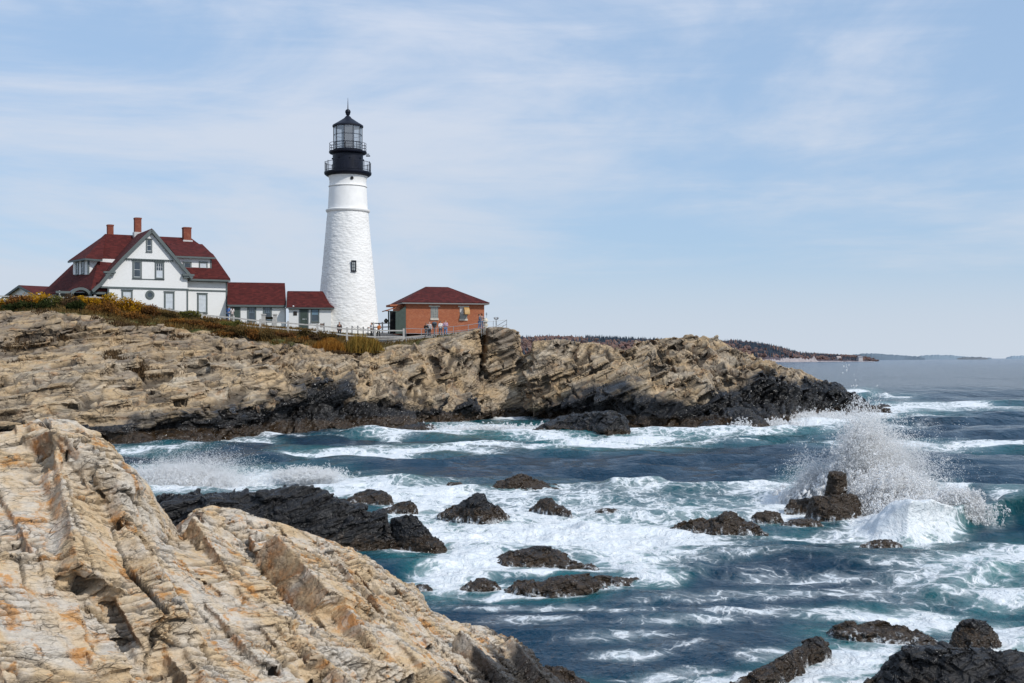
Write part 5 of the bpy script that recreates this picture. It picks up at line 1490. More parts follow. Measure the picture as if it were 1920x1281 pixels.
def build_tower_room():
    d = 4.6
    t, u0, u1, ez, rz = gable_wing(A2, 'tower_room', 'small white room with a flared red roof and green door, leaning against the lighthouse', 541.5, 621, (545.5, 546.5), (574, 576), d, swept=14)
    ur = A2.loc(606, 546, d / 2).x
    ue = A2.loc(627, 573, -.3).x; ul = A2.loc(535, 546, d / 2).x; ule = A2.loc(545, 574, -.3).x
    r = MB(); o = .35
    n = 6
    for s in (0, 1):
        for i in range(n):
            f0, f1 = i / n, (i + 1) / n
            sw = lambda f: 1 - (1 - f) ** 1.0
            pr = []
            for f in (f0, f1):
                bell = (ez - .06) + (rz - ez + .06) * (f ** 1.18)
                v = -o + (d / 2 + o) * f
                if s: v = d - v
                ru = ue + (ur - ue) * (f ** .72); lu = u0 - .25
                pr.append((lu, ru, v, bell))
            (l0, r0, v0, z0), (l1, r1, v1, z1) = pr
            r.slab([(l0, v0, z0), (r0, v0, z0), (r1, v1, z1), (l1, v1, z1)], .12)
    for i in range(n):
        f0, f1 = i / n, (i + 1) / n
        g = lambda f: (ue + (ur - ue) * (f ** .72), -o + (d / 2 + o) * f, (ez - .06) + (rz - ez + .06) * (f ** 1.18))
        a, b = g(f0), g(f1)
        r.slab([a, (a[0], d - a[1], a[2]), (b[0], d - b[1], b[2]), b][:4], .1) if f1 < 1 else r.slab([a, (a[0], d - a[1], a[2]), (b[0], d / 2, b[2])], .1)
    r.build('roof', M_ROOF, t)
    m = MB(); m.box((u0 - .25, -o - .03, ez - .26), (ue, -o + .07, ez - .135)); m.box((u0, -.05, ez - .34), (u1, -.002, ez - .2))
    m.bar((u0 - .29, -o, ez - .16), (u0 - .29, d / 2, rz - .16), .07, .2); m.build('eave_trim', M_TRIM, t)
    a, b, c, e = A2.span(563, 578.5, 576.5, 611, 0)
    dm = MB(); dm.box((a, -.04, 0), (c, -.001, e)); do = dm.build('door', M_GREEN, t)
    dm = MB(); [dm.box((a + (c - a) * i / 4 - .012, -.05, 0), (a + (c - a) * i / 4 + .012, -.0402, e)) for i in (1, 2, 3)]; dm.build('door_plank', M_GREEN, do)
    dm = MB(); dm.box((a - .14, -.07, 0), (a - .001, -.001, e + .14)); dm.box((c + .001, -.07, 0), (c + .14, -.001, e + .14)); dm.box((a - .001, -.07, e + .001), (c + .001, -.001, e + .14)); dm.build('door_frame', M_TRIM, do)
    dm = MB(); z = A2.loc(568, 598.5, 0).z; dm.box((a + .25, -.07, z - .03), (a + .55, -.0405, z + .03)); dm.tube((c - .15, -.041, z), (c - .15, -.12, z), .04); dm.build('handle', M_SASH, do)
    a, b, c, e = A2.span(585, 579, 596.5, 602, 0)
    window(t, (a, -.002, b), c - a, e - b, trim=.14, cols=3, rows=2, lower=M_GLASS, glass=plain('blue_pane', (.16, .26, .34), .15), sash=plain('dark_sash', (.10, .14, .17), .5))
    a, b, c, e = A2.span(550, 584, 557, 591.5, 0)
    dm = MB(); dm.box((a, -.05, b), (c, -.001, e)); dm.box((a + .05, -.058, b + .05), (c - .05, -.0505, e - .05)); dm.build('plaque', M_PLAQUE, t)
    q = A2.loc(550, 574.5, -.2); dm = MB(); dm.lathe([(.02, q.z - .1), (.09, q.z - .06), (.11, q.z), (.09, q.z + .06), (.02, q.z + .1)], 12, (q.x, q.y)); dm.build('lamp', M_SASH, t)
build_tower_room()

# ------------------------------------------------------------------ lighthouse
def build_lighthouse():
    Y = 148.0; px0 = 652.3; m = Y / F
    base = Vector(((px0 - CX) / F * Y, Y, 8.6))
    z = lambda py: H + (HY - py) * m - base.z
    r = lambda hp: hp * m
    t = empty('lighthouse', base, 0, 'tall white conical lighthouse tower with a black gallery and glazed lantern', 'lighthouse')
    k = NT('whitewashed_rubble'); co = k.coord()
    sp = k.n('SeparateXYZ', Vector=co)
    v = k.voro(k.vmul(co, (1, 1, 1.9)), 2.1, 'F1', 'Distance'); nz = k.noise(co, 3.2, 6, .62); n2 = k.noise(co, .5, 4, .6)
    c = k.mix(k.map(n2, .35, .7), (.74, .73, .71), (.82, .81, .79)); c = k.mix(k.map(nz, .25, .45, .25, 0), c, (.60, .58, .55))
    st = k.noise(k.vmul(co, (1, 1, .12)), 1.2, 5, .6); c = k.mix(k.map(st, .55, .75, 0, .25), c, (.62, .58, .52))
    M_RUB = k.end(k.bsdf(c, .8, k.bump(k.math('ADD', k.math('MULTIPLY', v, -.8), k.math('MULTIPLY', nz, .9)), 1.0, .055), Specular_IOR_Level=.2))
    M_WHT = plain('smooth_white_paint', (.80, .79, .77), .6, .05, 1.2, .006)
    # rubble shaft : uneven surface in the mesh itself
    nseg, nz_ = 150, 130
    zz = np.linspace(0, z(397), nz_)
    prof_z = [z(640), z(620), z(545), z(470), z(397)]; prof_r = [r(60.5), r(58.5), r(51.5), r(44.5), r(38)]
    A, Z = np.meshgrid(np.linspace(0, 2 * np.pi, nseg, endpoint=False), zz)
    rad = np.interp(Z, prof_z, prof_r)
    X0, Y0 = rad * np.cos(A), rad * np.sin(A)
    sh = .035 * fbm(X0.ravel() * 1.7, Y0.ravel() * 1.7, Z.ravel() * 2.4, 3, 5).reshape(Z.shape)
    sh *= np.clip((z(397) - Z) / .3, 0, 1)
    X0, Y0 = (rad + sh) * np.cos(A), (rad + sh) * np.sin(A)
    V = np.stack([X0, Y0, Z], -1).reshape(-1, 3)
    i = np.arange((nz_ - 1) * nseg); row, c_ = i // nseg, i % nseg; c2 = (c_ + 1) % nseg
    Fc = np.stack([row * nseg + c_, row * nseg + c2, (row + 1) * nseg + c2, (row + 1) * nseg + c_], 1)
    tw = link_mesh('tower', np_mesh('tower', V, Fc, True), M_RUB, t)
    s = MB()
    s.lathe([(r(37.4), z(396)), (r(36.8), z(386)), (r(35), z(352.5))], 72, cap=False)
    s.lathe([(r(35), z(352)), (r(36), z(351)), (r(36), z(349.5)), (r(34.6), z(348.5)), (r(34.2), z(341)), (r(35), z(338)), (r(35.8), z(333)), (r(38.5), z(330.5)), (r(38.5), z(328))], 72, cap=False)
    s.build('upper_tower', M_WHT, t, True)
    s = MB(); s.lathe([(r(37), z(400)), (r(39.8), z(398.8)), (r(41.2), z(396.6)), (r(41.2), z(394.5)), (r(37.6), z(393))], 72, cap=False); s.build('ring_course', M_WHT, t, True)
    s = MB(); s.lathe([(r(38), z(331.8)), (r(41), z(330)), (r(43.8), z(327.5)), (r(44.2), z(325.2)), (r(44.2), z(323.8)), (r(28), z(323))], 72, cap=False); s.build('gallery_deck', M_BLACK, t, True)
    s = MB(); s.lathe([(r(28.4), z(323.5)), (r(28.4), z(291)), (r(30), z(289.5)), (r(34), z(288.6)), (r(35.2), z(287)), (r(35.2), z(284.8)), (r(26), z(284))], 48, cap=False)
    for k_ in range(8):
        a = 2 * math.pi * (k_ + .35) / 8
        s.tube((r(28.2) * math.cos(a), r(28.2) * math.sin(a), z(299)), (r(30.2) * math.cos(a), r(30.2) * math.sin(a), z(299)), .09)
    s.build('watch_room', M_BLACK, t, True)
    def rail(rp, z0, z1, npost, rings, thin, dense):
        b = MB()
        for zr in rings: b.ring(r(rp), zr, thin, 56)
        for k_ in range(npost):
            a = 2 * math.pi * (k_ + .5) / npost
            b.tube((r(rp) * math.cos(a), r(rp) * math.sin(a), z0), (r(rp) * math.cos(a), r(rp) * math.sin(a), z1 + (.12 if dense else 0)), thin * 1.25, n=6)
        if dense:
            for k_ in range(npost * 5):
                a = 2 * math.pi * k_ / (npost * 5)
                b.tube((r(rp) * math.cos(a), r(rp) * math.sin(a), z0 + .05), (r(rp) * math.cos(a), r(rp) * math.sin(a), z1), thin * .4, n=4)
        b.build('railing', M_BLACK, t)
    rail(42.6, z(324), z(306), 14, (z(306), z(321)), .03, True)
    rail(34.2, z(285), z(270), 10, (z(270), z(275.5), z(280.5)), .026, False)
    # bracket of the small arm on the upper gallery
    s = MB(); s.box((r(34), -.15, z(293.5)), (r(41.5), .15, z(291.8))); s.box((r(34), -.1, z(289.8)), (r(40), .1, z(288.8))); s.build('bracket', M_BLACK, t)
    # lantern
    ns = 10; rl = 26.6
    s = MB()
    for k_ in range(ns):
        a = 2 * math.pi * (k_ + .3) / ns
        s.tube((r(rl) * math.cos(a), r(rl) * math.sin(a), z(284)), (r(rl) * math.cos(a), r(rl) * math.sin(a), z(238)), .045, n=6)
        b2 = 2 * math.pi * (k_ + 1.3) / ns
        for py in (254, 269):
            s.bar((r(rl) * math.cos(a), r(rl) * math.sin(a), z(py)), (r(rl) * math.cos(b2), r(rl) * math.sin(b2), z(py)), .05)
    lf = s.build('lantern_frame', M_BLACK, t)
    k = NT('lantern_glass'); tr_ = k.n('BsdfTransparent', Color=(.80, .82, .83)); gl = k.n('BsdfGlossy', Color=(.9, .92, .95), Roughness=.04)
    di = k.n('BsdfDiffuse', Color=(.55, .57, .58))
    m1 = k.n('MixShader'); k.set(m1, 0, .22); k.t.links.new(tr_.outputs[0], m1.inputs[1]); k.t.links.new(gl.outputs[0], m1.inputs[2])
    m2 = k.n('MixShader'); k.set(m2, 0, .16); k.t.links.new(m1.outputs[0], m2.inputs[1]); k.t.links.new(di.outputs[0], m2.inputs[2])
    MG = k.end(m2.outputs[0])
    for k_ in range(ns):
        a, b2 = 2 * math.pi * (k_ + .3) / ns, 2 * math.pi * (k_ + 1.3) / ns
        p = MB(); q = r(rl) - .01
        p.add([(q * math.cos(a), q * math.sin(a), z(284)), (q * math.cos(b2), q * math.sin(b2), z(284)), (q * math.cos(b2), q * math.sin(b2), z(238)), (q * math.cos(a), q * math.sin(a), z(238))], [(0, 1, 2, 3)])
        p.build('pane', MG, lf)
    s = MB(); s.lathe([(.5, z(283.5)), (.5, z(272)), (.62, z(271)), (.70, z(266)), (.70, z(256)), (.55, z(249)), (.30, z(245))], 20); s.build('lens', plain('lens', (.62, .66, .66), .2, .2, 4, spec=.8), t, True)
    s = MB(); s.lathe([(r(27.2), z(284)), (r(27.2), z(281.5)), (r(26.4), z(281))], 40, cap=False); s.lathe([(r(12), z(283.3)), (r(12), z(240))], 14, cap=False)
    s.build('lantern_core', plain('lantern_inside', (.11, .105, .105), .6, .3, 2), t, True) if False else s.build('lantern_sill', M_BLACK, t, True)
    s = MB(); s.lathe([(r(26.6), z(238.6)), (r(28.8), z(238.6)), (r(28.8), z(236)), (r(27.6), z(235)), (r(17), z(228.5)), (r(6.5), z(221.5)), (r(5.6), z(219.5)), (r(3.2), z(217.8)), (r(2.6), z(216)), (r(4.2), z(215)), (r(4.2), z(214)), (r(2.4), z(213))], 40, cap=True, phase=.3); s.build('lantern_roof', M_BLACK, t, True)
    s = MB(); n = 10; s.lathe([(max(.01, r(5.2) * math.sin(math.pi * i / n)), z(210) - r(5.2) * math.cos(math.pi * i / n)) for i in range(n + 1)], 20); s.build('ball', M_BLACK, t, True)
    s = MB(); s.tube((0, 0, z(206)), (0, 0, z(183.5)), .07, .015, 6); s.build('lightning_rod', M_BLACK, t)
    # tower window and porthole, facing the viewer
    def facing(px, py, rp):
        a = math.asin((px - px0) / rp); return Vector((r(rp) * math.sin(a), -r(rp) * math.cos(a), z(py))), Vector((math.cos(a), math.sin(a), 0)), Vector((math.sin(a), -math.cos(a), 0))
    o, rv, nv = facing(665.8, 511, 48.3)
    window(t, o + nv * .06, .42, (511 - 494.5) * m, r=rv, n=nv, trim=.09, cols=2, rows=3, double=False, head=0, glass=plain('tower_pane', (.32, .34, .34), .2, .2), sash=M_BLACK, trim_mat=M_BLACK)
    o, rv, nv = facing(664, 338.5, 34.6)
    s = MB(); s.tube(o - nv * .1, o + nv * .06, .20, n=20); ph = s.build('porthole', M_PLAQUE, t); s = MB(); s.tube(o + nv * .061, o + nv * .066, .14, n=20); s.build('pane', M_DARK, ph)
build_lighthouse()

# ------------------------------------------------------------------ brick signal building
B = Fr(761, 612, 134.5, 15, 8.7)
def build_brick():
    t = B.empty('brick_building', 'square red brick building with a low hipped dark red roof', 'building')
    u1 = B.loc(908, 600, 0).x; d = 8.6; ez = (B.loc(770, 569, 0).z + B.loc(905, 568.5, 0).z) / 2
    w = MB(); w.box((0, 0, 0), (u1, d, ez)); w.build('wall', M_BRICK, t)
    r = MB(); o = .50; rz = B.loc(817, 538, d / 2).z; ra = B.loc(798, 538, d / 2).x; rb = B.loc(840, 539, d / 2).x
    c = [(-o, -o, ez + .10), (u1 + o, -o, ez + .10), (u1 + o, d + o, ez + .10), (-o, d + o, ez + .10)]; p, q = (ra, d / 2, rz), (rb, d / 2, rz)
    for poly in ([c[0], c[1], q, p], [c[1], c[2], q], [c[2], c[3], p, q], [c[3], c[0], p]): r.slab(poly, .07)
    r.build('roof', M_ROOF, t)
    m = MB(); m.box((-o + .03, -o + .03, ez - .12), (u1 + o - .03, d + o - .03, ez + .025)); m.build('cornice', plain('grey_cornice', (.22, .21, .2), .6), t)
    M_GB = NT('glass_block'); co = M_GB.coord(); s = M_GB.n('SeparateXYZ', Vector=co); cb = M_GB.n('CombineXYZ'); M_GB.set(cb, 0, s.outputs[0]); M_GB.set(cb, 1, s.outputs[2])
    br = M_GB.n('TexBrick', offset=0.0); M_GB.set(br, 'Vector', cb.outputs[0]); M_GB.set(br, 'Scale', 1.0); M_GB.set(br, 'Brick Width', .2); M_GB.set(br, 'Row Height', .2); M_GB.set(br, 'Mortar Size', .016)
    M_GB.set(br, 'Color1', (.20, .21, .19)); M_GB.set(br, 'Color2', (.13, .14, .13)); M_GB.set(br, 'Mortar', (.33, .32, .29))
    MGB = M_GB.end(M_GB.bsdf(br.outputs['Color'], .25))
    for x0, x1, y0, y1 in ((807.5, 821.5, 575.5, 597), (862, 876, 576, 598)):
        a, b, cc, e = B.span(x0, y0, x1, y1, 0)
        f = MB(); f.box((a - .2, -.06, e), (cc + .2, -.002, e + .14)); wo = f.build('window', M_STONE, t)
        f = MB(); f.box((a - .05, -.10, b - .20), (cc + .05, -.002, b)); f.build('sill', M_STONE, wo)
        f = MB(); f.box((a, -.02, b), (cc, -.002, e)); f.build('pane', MGB, wo)
        if x0 > 850:
            f = MB(); f.box((a, -.035, b + .56 * (e - b)), (a + .16, -.0205, e)); f.box((a + .16, -.03, b + .42 * (e - b)), (cc - .2, -.0205, e)); f.build('vent_frame', M_LEAD, wo)
            # curved yellow hood jutting out
            h = MB(); n = 9; uu0, uu1 = a + .42, cc + .14; zc = b + .34 * (e - b); rad = .62 * (e - b) * 1.0
            pts = [(-.03 - .75 * math.sin(math.pi / 2 * i / n), zc + .06 + rad * math.cos(math.pi / 2 * i / n) * .98) for i in range(n + 1)]
            for i in range(n):
                h.prism([(uu0, pts[i][0], pts[i][1]), (uu0, pts[i + 1][0], pts[i + 1][1]), (uu0, pts[i + 1][0] + .01, pts[i + 1][1] - .03), (uu0, pts[i][0] + .01, pts[i][1] - .03)], (uu1 - uu0, 0, 0))
            h.add([(uu1 - .002, y, z_) for y, z_ in pts] + [(uu1 - .002, -.03, pts[-1][1])], [tuple(range(n + 2))]); h.add([(uu0 + .002, y, z_) for y, z_ in pts] + [(uu0 + .002, -.03, pts[-1][1])], [tuple(range(n + 2))])
            h.build('hood', plain('yellow_hood', (.42, .25, .085), .5, .25, 3), wo)
    # covered entry on the left side, with its green door leaf
    e = MB(); zt = B.loc(745, 583, -.5).z
    e.box((-1.55, 1.2, ez - .35), (-.002, 4.0, ez - .13))
    eo = e.build('entry', M_BRICK, t)
    a, b, cc, g = B.span(737, 580, 758, 616, -.1)
    f = MB(); f.box((-1.6, 1.0, 0), (-.003, 1.06, zt)); f.build('entry_recess', M_DARK, eo)
    f = MB(); n = 8; top = [(-1.15 + 1.14 * i / n, zt - .12 + .75 * (i / n) ** 1.7) for i in range(n + 1)]
    f.prism([(-1.15, -.1, 0), (-.01, -.1, 0)] + [(x, -.1, z_) for x, z_ in reversed(top)], (0, .12, 0)); dl = f.build('door', M_GREEN, eo)
    f = MB(); f.bar((-1.9, 1.3, zt + .05), (-1.1, -.15, zt - .06), .4, .08); f.bar((-1.75, .95, 0), (-1.75, .95, zt), .14, .14); f.build('entry_frame', M_GREEN, eo)
    f = MB(); f.slab([(-2.0, .9, zt + .12), (-.8, .9, zt + .45), (-.003, .9, ez - .15), (-.003, 4, ez - .15), (-2.0, 4, zt + .12)][:1] + [(-.003, .9, zt + .75), (-.003, 4, zt + .75), (-2.0, 4, zt + .12)], .1); f.build('entry_roof', M_BRICK, eo)
    f = MB(); f.lathe([(.01, B.loc(731, 602, 1.4).z - .3), (.22, B.loc(731, 602, 1.4).z - .1), (.22, B.loc(731, 602, 1.4).z + .1), (.01, B.loc(731, 602, 1.4).z + .3)], 10, (-2.0, 1.2)); f.build('entry_lamp', M_PLAQUE, eo)
build_brick()

# ------------------------------------------------------------------ small gabled building far left
G = Fr(41, 560, 150, -42, 10.0)
def build_garage():
    t = G.empty('gabled_outbuilding', 'small white gabled outbuilding with a red roof, half hidden behind the shrubs', 'building')
    ap = G.loc(41, 535, 0); l = G.loc(8, 556, 0); r_ = G.loc(66, 553, 0)
    hw = abs(l.x) * .95; ez = l.z; d = 5.0
    w = MB(); w.prism([(-hw + .3, 0, 0), (hw - .3, 0, 0), (hw - .3, 0, ez - .0), (0, 0, ap.z - .2), (-hw + .3, 0, ez - .0)], (0, d, 0)); w.build('wall', M_SIDE, t)
    r = MB()
    for s in (-1, 1): r.slab([(0, -.4, ap.z), (s * hw, -.4, ez - .1), (s * hw, d + .3, ez - .1), (0, d + .3, ap.z)], .12)
    r.build('roof', M_ROOF, t)
    m = MB()
    for s in (-1, 1): m.bar((0, -.43, ap.z - .18), (s * hw, -.43, ez - .28), .08, .26)
    m.build('rake_trim', M_TRIM, t)
build_garage()
# ================================================================== fences
M_WOOD = plain('weathered_wood', (.46, .44, .41), .8, .2, 4, .01)
M_GALV = plain('galvanised_pipe', (.34, .36, .38), .45, .12, 4, metallic=.3)
def build_fence(name, label, pts, Y, rails, mat_post, post_w, post_h, rail_w, rail_h, round_=False, skip=()):
    P = [W(px, py, Y[i] if isinstance(Y, (list, tuple)) else Y) for i, (px, py) in enumerate(pts)]
    o = P[0].copy(); t = empty(name, o, 0, label, 'fence')
    for i, p in enumerate(P):
        q = p - o
        if i not in skip:
            m = MB()
            if round_: m.tube(q - Vector((0, 0, post_h + .3)), q + Vector((0, 0, .04)), post_w / 2, n=8)
            else: m.bar(q - Vector((0, 0, post_h + .4)), q + Vector((0, 0, .10)), post_w, post_w * .8, up=(0, 1, 0))
            m.build('post', mat_post, t)
        if i + 1 < len(P):
            q2 = P[i + 1] - o
            for dz in rails:
                m = MB(); j = .012 * (i % 2)
                off = Vector((0, -.02 - j, -dz))
                if round_: m.tube(q + off + Vector((0, .02 + j, 0)), q2 + off + Vector((0, .02 + j, 0)), rail_w / 2, n=8)
                else: m.bar(q + off, q2 + off, rail_w, rail_h)
                m.build('rail', mat_post, t)
    return t
build_fence('rail_fence', 'long weathered grey wooden rail fence climbing from the tower to the house',
            [(-70, 549), (-8, 553), (50, 555), (112, 556), (178, 555), (226, 560), (272, 569.5), (318, 579), (378, 588.5), (438, 594), (488, 600), (540, 604), (595, 608.5), (650.7, 615), (703, 618), (757, 618)],
            130.0, (.12, .78), M_WOOD, .19, 1.15, .08, .14)
build_fence('pipe_railing', 'thin grey pipe railing along the terrace in front of the brick building',
            [(761, 616), (790, 617), (818, 615.5), (850, 612.5), (878, 609.5), (903, 605.5)], [128.7, 128.6, 128.5, 128.5, 128.4, 128.6], (.0, .5, .95), M_GALV, .05, 1.1, .045, .045, True)
build_fence('pipe_railing', 'pipe railing standing on the bare cliff top right of the brick building',
            [(906, 603), (925, 602.5), (950, 600)], [129.0, 129.5, 130.], (.0, .55), M_GALV, .06, 1.1, .05, .05, True)
build_fence('pipe_railing', 'pipe railing sloping back behind the twin lamp pole on the cliff top',
            [(921, 618), (950, 600.5)], [133., 130.6], (.0, .42), M_GALV, .06, .6, .05, .05, True, skip=(0,))
build_fence('rail_fence', 'short wooden rail fence between the lighthouse and the brick building', [(700, 606), (717, 605.5), (732, 605)], 143., (.05, .5), M_WOOD, .16, 1.1, .07, .13)
# chain barrier by the tower
def chain_posts():
    P = [W(660, 612, 139), W(671, 611.5, 139), W(681, 613.5, 138.5), W(690, 614, 138.5)]
    t = empty('chain_barrier', P[0], 0, 'low black posts strung with a chain at the foot of the lighthouse', 'barrier')
    for i, p in enumerate(P):
        q = p - P[0]; m = MB(); m.tube(q - Vector((0, 0, 1.1)), q + Vector((0, 0, .05)), .05, n=8); m.build('post', M_BLACK, t)
        if i < 3:
            r = P[i + 1] - P[0]; m = MB(); n = 8
            for k in range(n):
                a, b = k / n, (k + 1) / n
                sag = lambda f: Vector((0, 0, -.35 * 4 * f * (1 - f) * .6))
                m.tube(q.lerp(r, a) + sag(a), q.lerp(r, b) + sag(b), .02, n=5)
            m.build('chain', M_BLACK, t)
chain_posts()
def stone_gate_posts():
    for px, lab in ((494, 'square grey fence pier, the one nearer the house'), (515.5, 'square grey fence pier, the one nearer the lighthouse')):
        p = W(px, 590, 134); o = empty('gate_pier', p - Vector((0, 0, 1.3)), 0, lab, 'pier', 'pair of square piers in front of the low wing')
        m = MB(); m.box((-.19, -.19, -.5), (.19, .19, 1.25)); m.build('pier', M_STONE if False else M_WOOD, o)
        m = MB(); m.box((-.25, -.25, 1.251), (.25, .25, 1.36)); m.build('cap', M_WOOD, o)
    p = W(505, 593, 134.5); o = empty('notice_board', p - Vector((0, 0, 1.2)), 0, 'dark slanted notice board standing between the two piers', 'sign')
    m = MB(); m.bar((-.42, -.15, 1.0), (.42, -.15, 1.0), .5, .06, up=(0, .4, 1)); m.build('panel', M_PLAQUE, o)
    m = MB(); m.box((-.35, -.05, -.4), (-.27, .03, .96)); m.box((.27, -.05, -.4), (.35, .03, .96)); m.build('leg', M_WOOD, o)
stone_gate_posts()
def small_sign():
    p = W(604, 607, 134); o = empty('small_sign', p - Vector((0, 0, 1.0)), 0, 'small brown sign on a post by the fence in front of the white room', 'sign')
    m = MB(); m.box((-.22, -.05, .6), (.16, .0, 1.02)); m.build('panel', plain('brown_sign', (.22, .16, .13), .6), o)
    m = MB(); m.box((.17, -.05, -.4), (.25, .03, 1.1)); m.build('post', M_BLACK, o)
small_sign()
def terrace_things():
    g = W(814.5, 633, 130)
    o = empty('coin_telescope', g, R(8), 'grey coin telescope on a pedestal at the terrace railing between the visitors', 'telescope')
    m = MB(); m.lathe([(.30, -.2), (.30, .06), (.12, .12), (.075, .2), (.07, .95)], 14); m.build('pedestal', plain('telescope_grey', (.13, .14, .15), .4, metallic=.5), o, True)
    m = MB(); m.lathe([(.05, .95), (.20, 1.18), (.30, 1.4), (.27, 1.58), (.12, 1.66), (.02, 1.68)], 14); m.build('head', plain('telescope_head', (.10, .11, .12), .35, metallic=.4), o, True)
    m = MB(); m.tube((-.1, -.2, 1.42), (-.1, -.42, 1.42), .06, n=10); m.tube((.1, -.2, 1.42), (.1, -.42, 1.42), .06, n=10); m.build('eyepiece', M_BLACK, o)
    g = W(930.5, 616, 130); o = empty('lamp_pole', g, 0, 'pole with twin floodlights on the bare cliff top beside the railing', 'floodlight')
    m = MB(); m.tube((0, 0, -.5), (0, 0, 1.0), .06, n=8); m.box((-.14, -.05, .92), (.14, .05, 1.0)); m.build('pole', M_GALV, o)
    for s in (-1, 1):
        m = MB(); m.tube((s * .10, 0, .95), (s * .17, -.04, 1.18), .07, .15, 10); m.build('lamp', plain('floodlight_grey', (.42, .43, .44), .4), o)
    g = W(910.5, 617, 129.5); o = empty('fog_sensor', g, 0, 'pale tiered fog sensor on a post at the right corner of the brick building', 'instrument')
    m = MB(); m.lathe([(.24, -.6), (.24, .0), (.16, .02), (.16, .30), (.27, .32), (.27, .5), (.17, .52), (.17, .72), (.28, .74), (.28, .92), (.2, 1.0), (.16, 1.14), (.02, 1.18)], 14); m.build('body', plain('cream_paint', (.56, .50, .40), .6), o, True)
    m = MB(); m.tube((.1, 0, 1.0), (.1, 0, 1.45), .02, n=6); m.lathe([(.01, 1.44), (.08, 1.5), (.06, 1.7), (.01, 1.76)], 8, (.1, 0)); m.build('anemometer', M_GALV, o)
    # timber edge of the paved terrace
    a, b = W(700, 639, 130.4), W(760, 639.5, 130.4)
    m = MB(); m.bar((0, 0, 0), b - a, .25, .32); o = m.build('retaining_kerb', plain('kerb_concrete', (.33, .32, .30), .85, .15, 3), None); o.location = a
    setp(o, 'low grey concrete kerb holding the terrace edge below the fence', 'kerb')
terrace_things()

